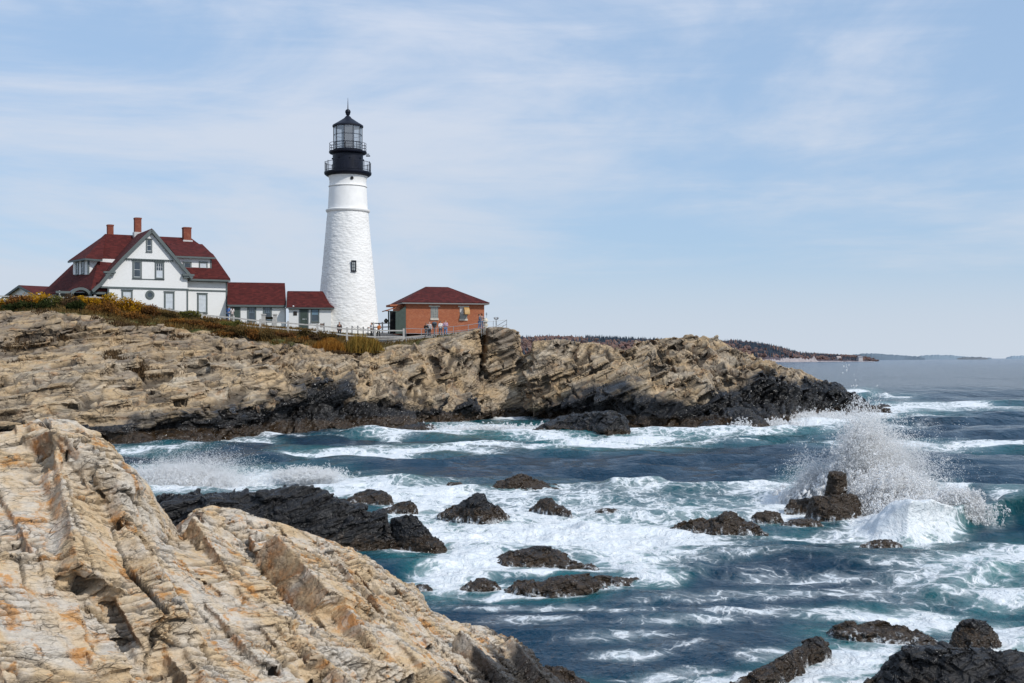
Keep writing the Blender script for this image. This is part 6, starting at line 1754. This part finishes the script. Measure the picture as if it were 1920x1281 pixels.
# ================================================================== people
def skin_obj(name, pts, edges, mat, parent, sub=1, root=0):
    me = bpy.data.meshes.new(name); me.from_pydata([p[0] for p in pts], edges, []); me.update()
    o = link_mesh(name, me, mat, parent)
    md = o.modifiers.new('skin', 'SKIN'); md.use_smooth_shade = True
    for i, p in enumerate(pts):
        r = p[1]; o.data.skin_vertices[0].data[i].radius = r if isinstance(r, tuple) else (r, r)
        o.data.skin_vertices[0].data[i].use_root = (i == root)
    s = o.modifiers.new('sub', 'SUBSURF'); s.levels = sub; s.render_levels = sub
    return o
_pm = {}
def cloth(c, n='cloth'):
    c = tuple(c)
    if c not in _pm: _pm[c] = plain(n + '_fabric', c, .85, .15, 9)
    return _pm[c]
M_SKIN = plain('skin', (.52, .30, .21), .55, .06, 8)
def person(px, foot, Y, yaw, top, legs, hair, label, h=1.70, pose='rest', long_hair=False, shoes=(.03, .03, .03), stride=.10, lean=0.0):
    g = W(px, foot, Y)
    root = empty('person', g, R(yaw), label, 'person', 'visitors at the lighthouse')
    s = h / 1.7
    V = lambda x, y, z: (x * s, (y - lean * max(0, z - .9)) * s, z * s)
    hip, chest, neck, head = .90, 1.26, 1.43, 1.56
    P = []; E = []
    def add(p, r, prev=None):
        P.append((V(*p), tuple(x * s for x in r) if isinstance(r, tuple) else r * s)); i = len(P) - 1
        if prev is not None: E.append((prev, i))
        return i
    pel = add((0, 0, hip), (.13, .10)); wa = add((0, 0, 1.06), (.115, .085), pel); ch = add((0, .0, chest), (.145, .10), wa); nk = add((0, .0, neck), .052, ch)
    hd0 = add((0, -.01, 1.50), .060, nk); hd1 = add((0, -.015, 1.58), (.074, .088), hd0); hd2 = add((0, .0, 1.655), (.062, .072), hd1)
    nose = add((0, -.105, 1.565), .012, hd1)
    arms = {}
    for sd in (-1, 1):
        k = add((sd * .10, stride * -sd * .2, .86), .085, pel); kn = add((sd * .105, -.02 - sd * stride * .8, .47), .058, k); an = add((sd * .11, .03 - sd * stride * 1.3, .09), .040, kn); toe = add((sd * .12, -.13 - sd * stride * 1.3, .035), .034, an)
        sh = add((sd * .175, .0, 1.37), .062, ch)
        if pose == 'rest': el, wr = (sd * .225, .04, 1.10), (sd * .215, -.07, .86)
        elif pose == 'front': el, wr = (sd * .22, -.02, 1.10), (sd * .09, -.26, 1.13)
        elif pose == 'raise': el, wr = (sd * .22, -.12, 1.18), (sd * .07, -.27, 1.40)
        else: el, wr = (sd * .24, .02, 1.10), (sd * .17, -.08, .92)
        e_ = add(el, .043, sh); w_ = add(wr, .028, e_)
        d = (Vector(wr) - Vector(el)).normalized()
        hp = Vector(wr) + d * .07; hn = add(tuple(hp), (.034, .018), w_)
        side = d.cross(Vector((0, 1, 0))).normalized()
        for q in range(4):
            f0 = hp + d * .03 + side * (q - 1.5) * .018; f1 = f0 + d * (.06 + .012 * (q in (1, 2))) + Vector((0, 0, -.012))
            a_ = add(tuple(f0), .009, hn); add(tuple(f1), .007, a_)
        th = Vector(wr) + d * .03 + side * .035; a_ = add(tuple(th), .010, w_); add(tuple(th + d * .04 + side * .012), .008, a_)
        arms[sd] = (sh, e_, w_, k, kn, an, toe)
    skin_obj('body', P, E, M_SKIN, root)
    def sub(name, ids, links, grow, mat, extra=None):
        pts = []; idx = {}
        for i in ids:
            r = P[i][1]; r = tuple(x + grow * s for x in r) if isinstance(r, tuple) else r + grow * s
            idx[i] = len(pts); pts.append((P[i][0], r))
        return skin_obj(name, pts, [(idx[a], idx[b]) for a, b in links], mat, root)
    L, Rr = arms[-1], arms[1]
    sub('jacket', [ch, wa, pel, nk, L[0], L[1], L[2], Rr[0], Rr[1], Rr[2]], [(ch, wa), (wa, pel), (ch, nk), (ch, L[0]), (L[0], L[1]), (L[1], L[2]), (ch, Rr[0]), (Rr[0], Rr[1]), (Rr[1], Rr[2])], .022, cloth(top))
    sub('trousers', [pel, L[3], L[4], L[5], Rr[3], Rr[4], Rr[5]], [(pel, L[3]), (L[3], L[4]), (L[4], L[5]), (pel, Rr[3]), (Rr[3], Rr[4]), (Rr[4], Rr[5])], .016, cloth(legs))
    for a in (L, Rr):
        sub('shoe', [a[5], a[6]], [(a[5], a[6])], .012, cloth(shoes))
    hp = [(V(0, .03, 1.60), (.078 * s, .085 * s)), (V(0, .03, 1.66), (.072 * s, .082 * s)), (V(0, .065, 1.54), (.06 * s, .04 * s))]; he = [(0, 1), (0, 2)]
    if long_hair: hp += [(V(0, .09, 1.42), (.075 * s, .04 * s)), (V(0, .11, 1.28), (.05 * s, .03 * s))]; he += [(2, 3), (3, 4)]
    skin_obj('hair', hp, he, cloth(hair), root)
    return root
BLK, NAVY, JEAN = (.012, .012, .014), (.03, .045, .09), (.10, .16, .28)
person(428, 603, 131.6, 150, (.08, .18, .45), JEAN, (.03, .015, .012), 'person in a bright blue top hugging another behind the fence by the big house', pose='front', long_hair=True)
person(435.5, 603, 131.6, 215, (.55, .50, .48), (.30, .27, .25), (.03, .018, .014), 'person in a pale top beside the one in bright blue, by the big house', pose='front', long_hair=True, h=1.62)
person(636.5, 634, 132, 10, (.045, .020, .016), (.05, .05, .055), (.12, .10, .09), 'person in a dark maroon jacket standing alone before the lighthouse', pose='rest', h=1.74)
person(696.5, 634.5, 131.5, -50, (.62, .58, .55), BLK, (.02, .014, .012), 'person with long dark hair in a white jacket and black trousers by the fence', pose='front', long_hair=True, stride=.16)
person(709.5, 634.5, 131.5, 50, (.42, .13, .03), BLK, (.03, .02, .015), 'person in an orange jacket stooping toward the one in white', pose='front', h=1.62, lean=.25)
person(799.3, 635, 130, 5, (.012, .012, .013), (.13, .14, .15), (.05, .035, .03), 'person in a black coat leaning on the terrace railing', pose='front', h=1.66, lean=.1)
person(805.0, 634, 130.8, -10, (.46, .45, .46), (.12, .13, .15), (.30, .26, .24), 'person in a pale grey sweater just behind the one in the black coat', pose='rest', h=1.76)
person(826, 632, 130, 20, (.66, .64, .63), (.10, .12, .15), (.012, .010, .010), 'person with black hair in a white top and grey trousers right of the telescope', pose='front', long_hair=True)
person(835.5, 631.5, 130, 5, (.40, .28, .38), (.14, .22, .38), (.50, .30, .14), 'person with fair hair in a lilac jumper and blue jeans on the terrace', pose='front', long_hair=True, shoes=(.6, .6, .6), h=1.76)
person(899, 619, 129.2, 95, (.11, .14, .20), JEAN, (.02, .015, .014), 'person in blue denim near the right corner of the brick building', pose='front', h=1.68)
person(903, 618.5, 130.4, 200, (.20, .13, .12), (.12, .15, .22), (.12, .05, .03), 'person mostly hidden behind the one in blue denim', pose='rest', h=1.74)

# ================================================================== plants
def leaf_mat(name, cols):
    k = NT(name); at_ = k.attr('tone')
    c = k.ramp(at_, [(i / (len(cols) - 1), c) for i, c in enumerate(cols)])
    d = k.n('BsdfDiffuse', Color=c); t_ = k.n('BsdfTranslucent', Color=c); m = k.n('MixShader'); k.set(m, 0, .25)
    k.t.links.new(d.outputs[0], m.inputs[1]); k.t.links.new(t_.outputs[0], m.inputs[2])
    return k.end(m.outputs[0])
LEAF = dict(
    gold=leaf_mat('golden_leaves', [(.06, .035, .012), (.20, .09, .015), (.38, .19, .015), (.46, .27, .02), (.24, .22, .03)]),
    rust=leaf_mat('russet_leaves', [(.035, .02, .012), (.10, .05, .022), (.20, .09, .025), (.30, .13, .02)]),
    dark=leaf_mat('juniper_needles', [(.008, .012, .006), (.02, .028, .010), (.035, .045, .015), (.05, .05, .02)]),
    olive=leaf_mat('olive_leaves', [(.03, .022, .010), (.08, .055, .022), (.13, .085, .033), (.17, .10, .034)]),
    green=leaf_mat('green_leaves', [(.03, .03, .01), (.085, .085, .025), (.15, .14, .04), (.22, .19, .045)]),
    brown=leaf_mat('brown_twigs', [(.025, .016, .010), (.07, .045, .025), (.12, .075, .04), (.16, .10, .05)]),
    reed=leaf_mat('russet_grass', [(.12, .05, .015), (.24, .10, .02), (.36, .16, .03), (.42, .24, .06)]),
    reedgold=leaf_mat('golden_grass', [(.10, .06, .015), (.22, .13, .03), (.34, .21, .05), (.26, .22, .06)]))
M_STEM = plain('stem_brown', (.06, .04, .028), .9, .2, 6)
def leaves(n, w, d, h, size, seed, blades=False):
    g = np.random.default_rng(seed)
    nc = max(5, n // 150)
    ca, cr = g.uniform(0, 6.28, nc), np.sqrt(g.random(nc)) * .75
    cc = np.stack([np.cos(ca) * cr * w / 2, np.sin(ca) * cr * d / 2, (.25 + .6 * g.random(nc)) * h * np.sqrt(np.clip(1 - cr ** 2, .1, 1))], 1)
    ci = g.integers(0, nc, n)
    dr = g.normal(0, 1, (n, 3)); dr /= np.linalg.norm(dr, axis=1, keepdims=True)
    rad = g.random(n)[:, None] ** .45
    pos = cc[ci] + dr * rad * np.array([w * .24, d * .24, h * .26])
    pos[:, 2] = np.clip(pos[:, 2], 0, None)
    if blades:
        base = np.stack([g.normal(0, w * .22, n), g.normal(0, d * .22, n), np.zeros(n)], 1)
        prof = np.exp(-(base[:, 0] / (w * .45)) ** 2)
        ln = h * g.uniform(.5, 1.05, n) * prof
        tip = base + np.stack([g.normal(.08, .16, n) * ln, g.normal(0, .16, n) * ln, ln], 1)
        wd = size * .5
        a = g.uniform(0, 3.14, n); o = np.stack([np.cos(a), np.sin(a), 0 * a], 1) * wd
        V = np.stack([base - o, base + o, tip + o * .2, tip - o * .2], 1).reshape(-1, 3)
        tone = g.random(n)
    else:
        u = g.normal(0, 1, (n, 3)); u /= np.linalg.norm(u, axis=1, keepdims=True); v = np.cross(u, g.normal(0, 1, (n, 3))); v /= np.linalg.norm(v, axis=1, keepdims=True)
        s = size * g.uniform(.5, 1.2, n)[:, None]
        V = np.stack([pos - u * s, pos + v * s * .45, pos + u * s, pos - v * s * .45], 1).reshape(-1, 3)
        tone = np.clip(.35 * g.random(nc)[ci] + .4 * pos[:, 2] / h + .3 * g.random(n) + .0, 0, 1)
    return V, np.repeat(tone, 4)
def shrub(px, base, Y, wpx, hpx, kind, label, seed, group, n=None, name='shrub', blades=False, size=None, depth=None):
    p = W(px, base, Y); w = wpx / F * Y; h = hpx / F * Y; d = depth or max(1.2, w * .6)
    gz = ground_z(p.x, p.y); 
    n = n or int(300 + 260 * w * h)
    V, tn = leaves(n, w, d, h + .1, size or .13, seed, blades)
    o = empty(name, p, 0, label, 'shrub' if not blades else 'grass clump', group)
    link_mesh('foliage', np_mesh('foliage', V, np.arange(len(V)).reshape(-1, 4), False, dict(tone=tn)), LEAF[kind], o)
    if not blades:
        m = MB(); g = random.Random(seed)
        for i in range(7):
            a = g.uniform(0, 6.28); q = Vector((math.cos(a) * w * .3, math.sin(a) * d * .3, h * g.uniform(.5, .85)))
            m.tube((q.x * .25, q.y * .25, -.8), q, .035, .012, 5)
        m.build('stem', M_STEM, o)
GS = 'autumn shrubs along the headland top'
SH = [
 (-30, 584, 124, 90, 30, 'gold', 'golden shrub cut off by the left edge of the photo'),
 (32, 584, 124, 70, 30, 'rust', 'russet shrub right of the edge, in front of the white outbuilding'),
 (70, 580, 125, 70, 32, 'gold', 'golden shrub below the right eave of the white outbuilding'),
 (112, 582, 124.5, 56, 38, 'green', 'greenest tall shrub on the crest, in front of the red roof\'s lower left corner'),
 (136, 586, 123.5, 50, 34, 'brown', 'grey-brown twiggy shrub just right of the tall green one'),
 (165, 580, 125, 64, 30, 'gold', 'brightest yellow shrub, under the arched porch of the house'),
 (203, 584, 125, 60, 32, 'gold', 'orange-gold shrub at the house corner board'),
 (246, 590, 124.5, 66, 32, 'gold', 'orange shrub in front of the round window'),
 (196, 602, 121, 76, 36, 'rust', 'wide rust-brown shrub spilling down the rock below the house'),
 (246, 612, 121, 70, 34, 'rust', 'rusty shrub lower down the slope, right of the wide one'),
 (218, 618, 119.5, 60, 22, 'brown', 'dull brown bush lowest on the rocks under the house'),
 (280, 596, 124, 46, 24, 'rust', 'reddish thin shrub against the fence below the round window'),
 (8, 590, 121, 60, 18, 'dark', 'dark green juniper at the left edge'),
 (50, 588, 121, 58, 22, 'dark', 'dark green juniper mound, second from the left edge'),
 (92, 587, 121, 56, 26, 'dark', 'dark green juniper mound under the tall green shrub'),
 (143, 592, 121, 44, 28, 'dark', 'roundest dark juniper, standing alone on the rock'),
 (310, 600, 125, 56, 16, 'olive', 'low olive bush beneath the fence, left of the bright green one'),
 (358, 596, 127, 46, 12, 'green', 'small bright green bush beneath the fence'),
 (345, 612, 122, 80, 13, 'rust', 'low brown bush on the slope under the bright green one'),
 (395, 618, 122, 70, 13, 'rust', 'brown bush on the slope below the couple at the fence'),
 (385, 606, 126, 50, 12, 'olive', 'low olive bush right under the fence, near the couple'),
 (450, 634, 121, 66, 24, 'olive', 'dark olive bush, left of the two big ones under the low wing'),
 (492, 640, 121, 60, 25, 'olive', 'dark olive bush, right of the two big ones under the low wing'),
 (470, 640, 120.6, 50, 24, 'rust', 'brown bush between the two dark olive ones'),
 (430, 616, 125, 50, 14, 'green', 'little green bush at the fence under the left window of the wing'),
 (528, 632, 124, 60, 14, 'rust', 'brown bush below the two fence piers'),
 (562, 630, 127, 56, 13, 'olive', 'olive bush below the green door'),
 (604, 640, 126, 46, 18, 'olive', 'olive bush above the russet grass'),
 (640, 660, 123, 40, 24, 'olive', 'green-brown bush between the two grass clumps'),
 (584, 640, 126, 40, 12, 'brown', 'small brown bush under the fence right of the green door'),
 (205, 622, 119.5, 60, 18, 'rust', 'russet scrub patch draped on the rock, directly below the wide rust-brown shrub'),
 (262, 624, 119, 56, 16, 'brown', 'brown scrub patch on the rock below the house\'s right corner'),
 (300, 622, 120.5, 60, 14, 'rust', 'thin russet scrub between the house corner and the boulders'),
 (168, 612, 120.5, 44, 16, 'brown', 'twiggy brown scrub right of the round juniper'),
 (418, 632, 120.5, 50, 12, 'rust', 'russet scrub left of the dark olive bushes'),
 (556, 642, 123, 44, 12, 'rust', 'russet scrub at the edge of the rock above the grass hollow'),
]
for i, (px, b, Y, w, h, kd, lab) in enumerate(SH):
    shrub(px, b, Y, w, h, kd, lab, 100 + i, GS)
GR = [(604, 672, 121.5, 80, 32, 'reed', 'tall russet grass clump left of the green-brown bush'), (566, 690, 119.5, 64, 24, 'reed', 'low orange grass running down the rocks, lowest of the clumps'),
      (672, 662, 122.5, 62, 34, 'reedgold', 'tallest golden grass clump under the fence'), (698, 658, 123, 40, 22, 'reedgold', 'golden grass clump at the end beside the terrace edge'), (632, 668, 122, 40, 26, 'reed', 'short russet grass clump in the middle of the hollow'), (582, 682, 120.3, 60, 24, 'reed', 'orange grass clump just above the lowest one'), (618, 656, 123.2, 50, 22, 'reed', 'orange grass clump behind the tall russet one')]
for i, (px, b, Y, w, h, kd, lab) in enumerate(GR):
    shrub(px, b, Y, w, h, kd, lab, 200 + i, 'tall autumn grass clumps', n=1500, name='grass_clump', blades=True, size=.07, depth=2.2)

def ground_grass():
    cols, t, P, veg, grav = HEAD
    g = np.random.default_rng(5)
    inside = (cols > -300) & (cols < 860)
    ci = np.where(inside)[0]; ri = np.where((t > 5.6) & (t < 8.2))[0]
    sub = P[np.ix_(ci, ri)]; vg = veg[np.ix_(ci, ri)]
    pts = sub[:-1, :-1].reshape(-1, 3); v = vg[:-1, :-1].ravel()
    area = np.linalg.norm(np.cross(sub[1:, :-1] - sub[:-1, :-1], sub[:-1, 1:] - sub[:-1, :-1]), axis=-1).ravel()
    pr = area * (v > .5) * (pts[:, 1] < 140); pr /= pr.sum()
    n = 42000
    k = g.choice(len(pts), n, p=pr)
    b = pts[k] + g.normal(0, .12, (n, 3)) * np.array([1, 1, 0])
    patch = fbm(b[:, 0] * .25, b[:, 1] * .25, 0 * b[:, 0], 3, 3)
    ln = g.uniform(.15, .42, n) * (1 + .8 * np.clip(patch, -.6, 1)); tip = b + np.stack([g.normal(.05, .12, n), g.normal(0, .12, n), ln], 1)
    a = g.uniform(0, 3.14, n); o = np.stack([np.cos(a), np.sin(a), 0 * a], 1) * .045
    V = np.stack([b - o, b + o, tip + o * .2, tip - o * .2], 1).reshape(-1, 3)
    tone = np.repeat(np.clip(.5 + .45 * patch + g.normal(0, .2, n), 0, 1), 4)
    m = leaf_mat('dry_turf', [(.065, .05, .02), (.12, .08, .03), (.19, .12, .042), (.24, .135, .045)])
    ob = link_mesh('grass', np_mesh('grass', V, np.arange(len(V)).reshape(-1, 4), False, dict(tone=tone)), m)
    setp(ob, 'dry brown and olive grass on the slope below the fence', None, None, 'stuff')
    # tufts in the rock joints
    ri = np.where((t > 4.2) & (t < 6.0))[0]
    ci = np.where((cols > -20) & (cols < 720))[0]
    pts = P[np.ix_(ci, ri)].reshape(-1, 3)
    ns = fbm(pts[:, 0] * .3, pts[:, 1] * .3, pts[:, 2] * .3, 3, 9)
    pr = np.clip(ns - .22, 0, 1) ** 1.2; pr /= pr.sum(); n = 5000
    b = pts[g.choice(len(pts), n, p=pr)] + g.normal(0, .1, (n, 3)) * np.array([1, 1, .2])
    ln = g.uniform(.12, .4, n); tip = b + np.stack([g.normal(.05, .12, n), g.normal(0, .12, n), ln], 1)
    a = g.uniform(0, 3.14, n); o = np.stack([np.cos(a), np.sin(a), 0 * a], 1) * .05
    V = np.stack([b - o, b + o, tip + o * .2, tip - o * .2], 1).reshape(-1, 3)
    ob = link_mesh('grass', np_mesh('grass', V, np.arange(len(V)).reshape(-1, 4), False, dict(tone=np.repeat(g.random(n), 4))), LEAF['brown'])
    setp(ob, 'brown grass tufts growing in the joints of the headland rock', None, None, 'stuff')
ground_grass()

# ================================================================== far shore
def far_shore():
    top = [(500, 634), (700, 633), (900, 634), (975, 632.5), (1040, 630), (1088, 631.5), (1176, 635), (1220, 636), (1300, 639), (1360, 640), (1376, 638.5), (1407, 642), (1439, 646.5), (1471, 654), (1499, 660.5), (1551, 661.5), (1600, 663), (1622, 665), (1640, 671)]
    Y0 = 1900.0
    cols = np.arange(500, 1641, 2.0); tp = np.interp(cols, [a[0] for a in top], [a[1] for a in top])
    nr = 14; s = np.linspace(0, 1, nr)
    Yb = np.interp(cols, [500, 1440, 1640], [1900, 1950, 2300])
    Yd = Yb[:, None] + 260 * s[None]
    zt = np.maximum((HY - (tp + 6)) / F * (Yb + 200) + H, 1)
    Z = -1 + (zt[:, None] + 1) * np.sin(np.minimum(1, s[None] * 1.15) * math.pi / 2) ** .8
    X = (cols[:, None] - CX) / F * Yd
    P = np.stack([X, Yd, Z], -1)
    P[..., 2] += 1.2 * fbm(X.ravel() * .02, Yd.ravel() * .02, 0 * X.ravel(), 3, 4).reshape(X.shape) * s[None]
    m = plain('far_ground', (.085, .065, .075), .95, .3, .02)  # bluish distance haze mixed into the ground colour
    o = link_mesh('far_hills', np_mesh('far_hills', P.reshape(-1, 3), grid_faces(len(cols), nr), True), m); setp(o, 'low far headland of autumn woods across the bay', None, None, 'structure')
    # woods
    g = np.random.default_rng(8); n = 7000
    bm = bmesh.new(); bmesh.ops.create_icosphere(bm, subdivisions=1, radius=1); vs = np.array([v.co[:] for v in bm.verts]); fs = np.array([[v.index for v in f.verts] for f in bm.faces]); bm.free()
    cv = np.array([(math.cos(a) * .5, math.sin(a) * .5, -.6) for a in np.linspace(0, 6.28, 7)[:-1]] + [(0, 0, 1.6)]); cf = np.array([(i, (i + 1) % 6, 6) for i in range(6)])
    Vs = []; Fs = []; T = []; b = 0
    for i in range(n):
        c = int(g.integers(0, len(cols))); r = int(g.integers(2, nr)); px = cols[c]
        if px < 940 and g.random() < .75: continue
        q = P[c, r] + np.array([g.normal(0, 1), g.normal(0, 9), 0])
        small = np.interp(px, [1440, 1520, 1640], [1, .75, .45])
        k = vnoise(np.array([q[0] * .012]), np.array([q[1] * .02]), np.array([0.]), 3)[0]
        con = k + g.normal(0, .35) > .30
        hh = g.uniform(3.0, 5.2) * small
        if con: V = cv * np.array([hh * .75, hh * .75, hh * 1.0]); ff = cf
        else: V = vs * (1 + .25 * g.normal(0, 1, (len(vs), 1))) * np.array([hh * .95, hh * .95, hh * .85]); ff = fs
        Vs.append(V + q + np.array([0, 0, hh * .55])); Fs.append(ff + b); b += len(V)
        tone = (g.uniform(0, .28) if con else (g.uniform(.45, 1.0)))
        T.append(np.full(len(V), tone))
    k = NT('far_woods'); c = k.ramp(k.attr('tone'), [(0, (.040, .058, .085)), (.3, (.055, .075, .095)), (.45, (.10, .085, .085)), (.75, (.15, .088, .078)), (1, (.18, .12, .095))])  # tree colours with blue distance haze mixed in
    o = link_mesh('far_woods', np_mesh('far_woods', np.concatenate(Vs), np.concatenate(Fs), False, dict(tone=np.concatenate(T))), k.end(k.bsdf(c, .95, Specular_IOR_Level=.1)))
    setp(o, 'hazy autumn woods of rust and dark green covering the far headland', None, None, 'stuff')
    # pale rocky shore under the woods
    cs = np.arange(1425, 1642, 1.0); hgt = np.interp(cs, [1425, 1450, 1500, 1528, 1534, 1560, 1640], [4, 6, 8, 10, 2.0, 1.4, .8]) * (.75 + .35 * vnoise(cs * .12, cs * 0, cs * 0, 6) + .2 * vnoise(cs * .5, cs * 0, cs * 0, 7))
    Yc = np.interp(cs, [1425, 1440, 1640], [1890, 1930, 2270]); R_ = []
    for f, dy in ((0, -14), (.45, -9), (.8, -4), (1, 4), (.7, 30)):
        R_.append(np.stack([(cs - CX) / F * (Yc + dy), Yc + dy, -1 + hgt * f * 1.0 + 1], -1))
    P2 = np.stack(R_, 1); P2[:, 0, 2] = -1
    o = link_mesh('shore_rocks', np_mesh('shore_rocks', P2.reshape(-1, 3), grid_faces(len(cs), 5), False), plain('far_pale_rock', (.31, .275, .275), .9, .4, .25)); setp(o, 'band of pale rock along the far shoreline', None, None, 'structure')
    for px, Y, py, w, h, lab, rc in ((1572, 2255, 673.5, 8, 3.0, 'white house with a pale roof on the far shore, left of the two', (.42, .36, .34)), (1612, 2290, 673, 9, 2.8, 'grey-roofed white house on the far shore, right of the two', (.22, .23, .26)), (1545, 2230, 675, 7, 1.2, 'long low white building at the water on the far shore', (.45, .45, .46))):
        s = Y / F; o = empty('shore_house', W(px, py, Y - 25), R(20), lab, 'house', 'houses on the far shore')
        hw, dp, hh = w * s / 2, w * s * .35, h * s
        m = MB(); m.box((-hw, -dp, -6), (hw, dp, hh)); m.build('wall', plain('far_white', (.40, .39, .40), .7), o)
        m = MB(); m.slab([(-hw - .5, -dp - .6, hh), (hw + .5, -dp - .6, hh), (hw + .5, 0, hh * 1.75), (-hw - .5, 0, hh * 1.75)], .3); m.slab([(-hw - .5, dp + .6, hh), (-hw - .5, 0, hh * 1.75), (hw + .5, 0, hh * 1.75), (hw + .5, dp + .6, hh)], .3)
        m.prism([(-hw, -dp, hh), (-hw, dp, hh), (-hw, 0, hh * 1.7)], (2 * hw, 0, 0)); m.build('roof', plain('far_roof', rc, .8), o)
    # islands, with the distance haze put into their base colours
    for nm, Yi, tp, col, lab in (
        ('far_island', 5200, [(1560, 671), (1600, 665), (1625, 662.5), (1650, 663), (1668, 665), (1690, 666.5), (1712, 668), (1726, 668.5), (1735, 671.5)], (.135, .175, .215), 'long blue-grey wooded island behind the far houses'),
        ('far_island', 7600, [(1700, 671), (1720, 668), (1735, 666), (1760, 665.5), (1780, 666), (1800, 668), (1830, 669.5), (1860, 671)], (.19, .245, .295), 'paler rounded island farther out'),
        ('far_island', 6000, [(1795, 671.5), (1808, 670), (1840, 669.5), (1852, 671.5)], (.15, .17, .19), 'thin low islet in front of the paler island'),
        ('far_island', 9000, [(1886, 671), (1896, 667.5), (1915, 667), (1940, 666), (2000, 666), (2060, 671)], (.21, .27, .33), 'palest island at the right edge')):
        cs = np.arange(tp[0][0], tp[-1][0], .8); y = np.interp(cs, [a[0] for a in tp], [a[1] for a in tp]) + .7 * vnoise(cs * .35, cs * 0, cs * 0, int(Yi)) * np.interp(cs, [tp[0][0], tp[0][0] + 8, tp[-1][0] - 8, tp[-1][0]], [0, 1, 1, 0])
        zt = np.maximum(H + (HY - y) / F * Yi, .5); rows_ = []
        for f, dy in ((-.2, -60), (.5, -40), (.85, -15), (1, 30), (.7, 160), (-.2, 300)):
            rows_.append(np.stack([(cs - CX) / F * (Yi + dy), np.full(len(cs), Yi + dy), zt * f], -1))
        P3 = np.stack(rows_, 1)
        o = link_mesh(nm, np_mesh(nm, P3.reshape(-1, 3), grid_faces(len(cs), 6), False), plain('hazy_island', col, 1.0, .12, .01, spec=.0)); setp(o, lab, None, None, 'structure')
far_shore()

# ================================================================== light, sky, camera
SUN_EL, SUN_AZ = R(42), R(127)      # azimuth clockwise from the view direction
L = Vector((math.cos(SUN_EL) * math.sin(SUN_AZ), math.cos(SUN_EL) * math.cos(SUN_AZ), math.sin(SUN_EL)))
ld = bpy.data.lights.new('sun', 'SUN'); ld.energy = 3.2; ld.angle = R(.6); ld.color = (1.0, .965, .905)
lo = bpy.data.objects.new('sun', ld); COL.objects.link(lo); lo.rotation_euler = L.to_track_quat('Z', 'Y').to_euler(); lo.location = (30, -40, 60)
w = bpy.data.worlds.new('World'); SC.world = w; w.use_nodes = True
t = w.node_tree; t.nodes.clear()
class WT(NT):
    def __init__(self, tree): self.t = tree
k = WT(t)
out = t.nodes.new('ShaderNodeOutputWorld'); bg = t.nodes.new('ShaderNodeBackground')
sky = t.nodes.new('ShaderNodeTexSky'); sky.sky_type = 'NISHITA'; sky.sun_disc = False; sky.sun_elevation = SUN_EL; sky.sun_rotation = SUN_AZ; sky.air_density = 1.0; sky.dust_density = .6; sky.ozone_density = 1.6
d = k.coord('Generated')
mp = k.n('Mapping'); k.set(mp, 'Vector', d); k.set(mp, 'Rotation', (0, R(19), 0)); k.set(mp, 'Scale', (1.0, .6, 2.9)); k.set(mp, 'Location', (.35, 0, .2))
b1 = k.noise(mp.outputs[0], 2.3, 7, .58, .9)
mp2 = k.n('Mapping'); k.set(mp2, 'Vector', d); k.set(mp2, 'Rotation', (0, R(18), 0)); k.set(mp2, 'Scale', (1.2, .6, 9.0)); k.set(mp2, 'Location', (3.1, 0, 1.3))
b2 = k.noise(mp2.outputs[0], 4.2, 8, .62, .6)
el = k.n('SeparateXYZ', Vector=d).outputs[2]
cl = k.math('ADD', k.math('MULTIPLY', b1, .8), k.math('MULTIPLY', b2, .24))
cl = k.map(cl, .40, .66, .16, .95, True)
cl = k.math('MAXIMUM', cl, k.map(el, 0, .11, 1.0, 0, True))
S = .12
cloud = k.mix(k.map(el, 0, .30), tuple(v / S for v in (.60, .675, .77)), tuple(v / S for v in (.66, .73, .87)))
veil = k.mix(.62, sky.outputs[0], tuple(v / S for v in (.335, .545, .85)))
c = k.mix(cl, veil, cloud)
t.links.new(c, bg.inputs['Color']); bg.inputs['Strength'].default_value = S
t.links.new(bg.outputs[0], out.inputs['Surface'])

cd = bpy.data.cameras.new('camera'); co = bpy.data.objects.new('camera', cd); COL.objects.link(co)
co.location = (0, 0, H); co.rotation_euler = (R(90), 0, 0)
cd.sensor_width = 36; cd.lens = 36 * F / 1920; cd.shift_y = (HY - 640.5) / 1920
cd.clip_start = .1; cd.clip_end = 60000
SC.camera = co
SC.render.engine = 'CYCLES'
SC.view_settings.view_transform = 'Standard'; SC.view_settings.look = 'None'; SC.view_settings.exposure = 0
SC.cycles.use_denoising = True
SC.cycles.max_bounces = 12; SC.cycles.diffuse_bounces = 9; SC.cycles.transmission_bounces = 8; SC.cycles.glossy_bounces = 3; SC.cycles.transparent_max_bounces = 24
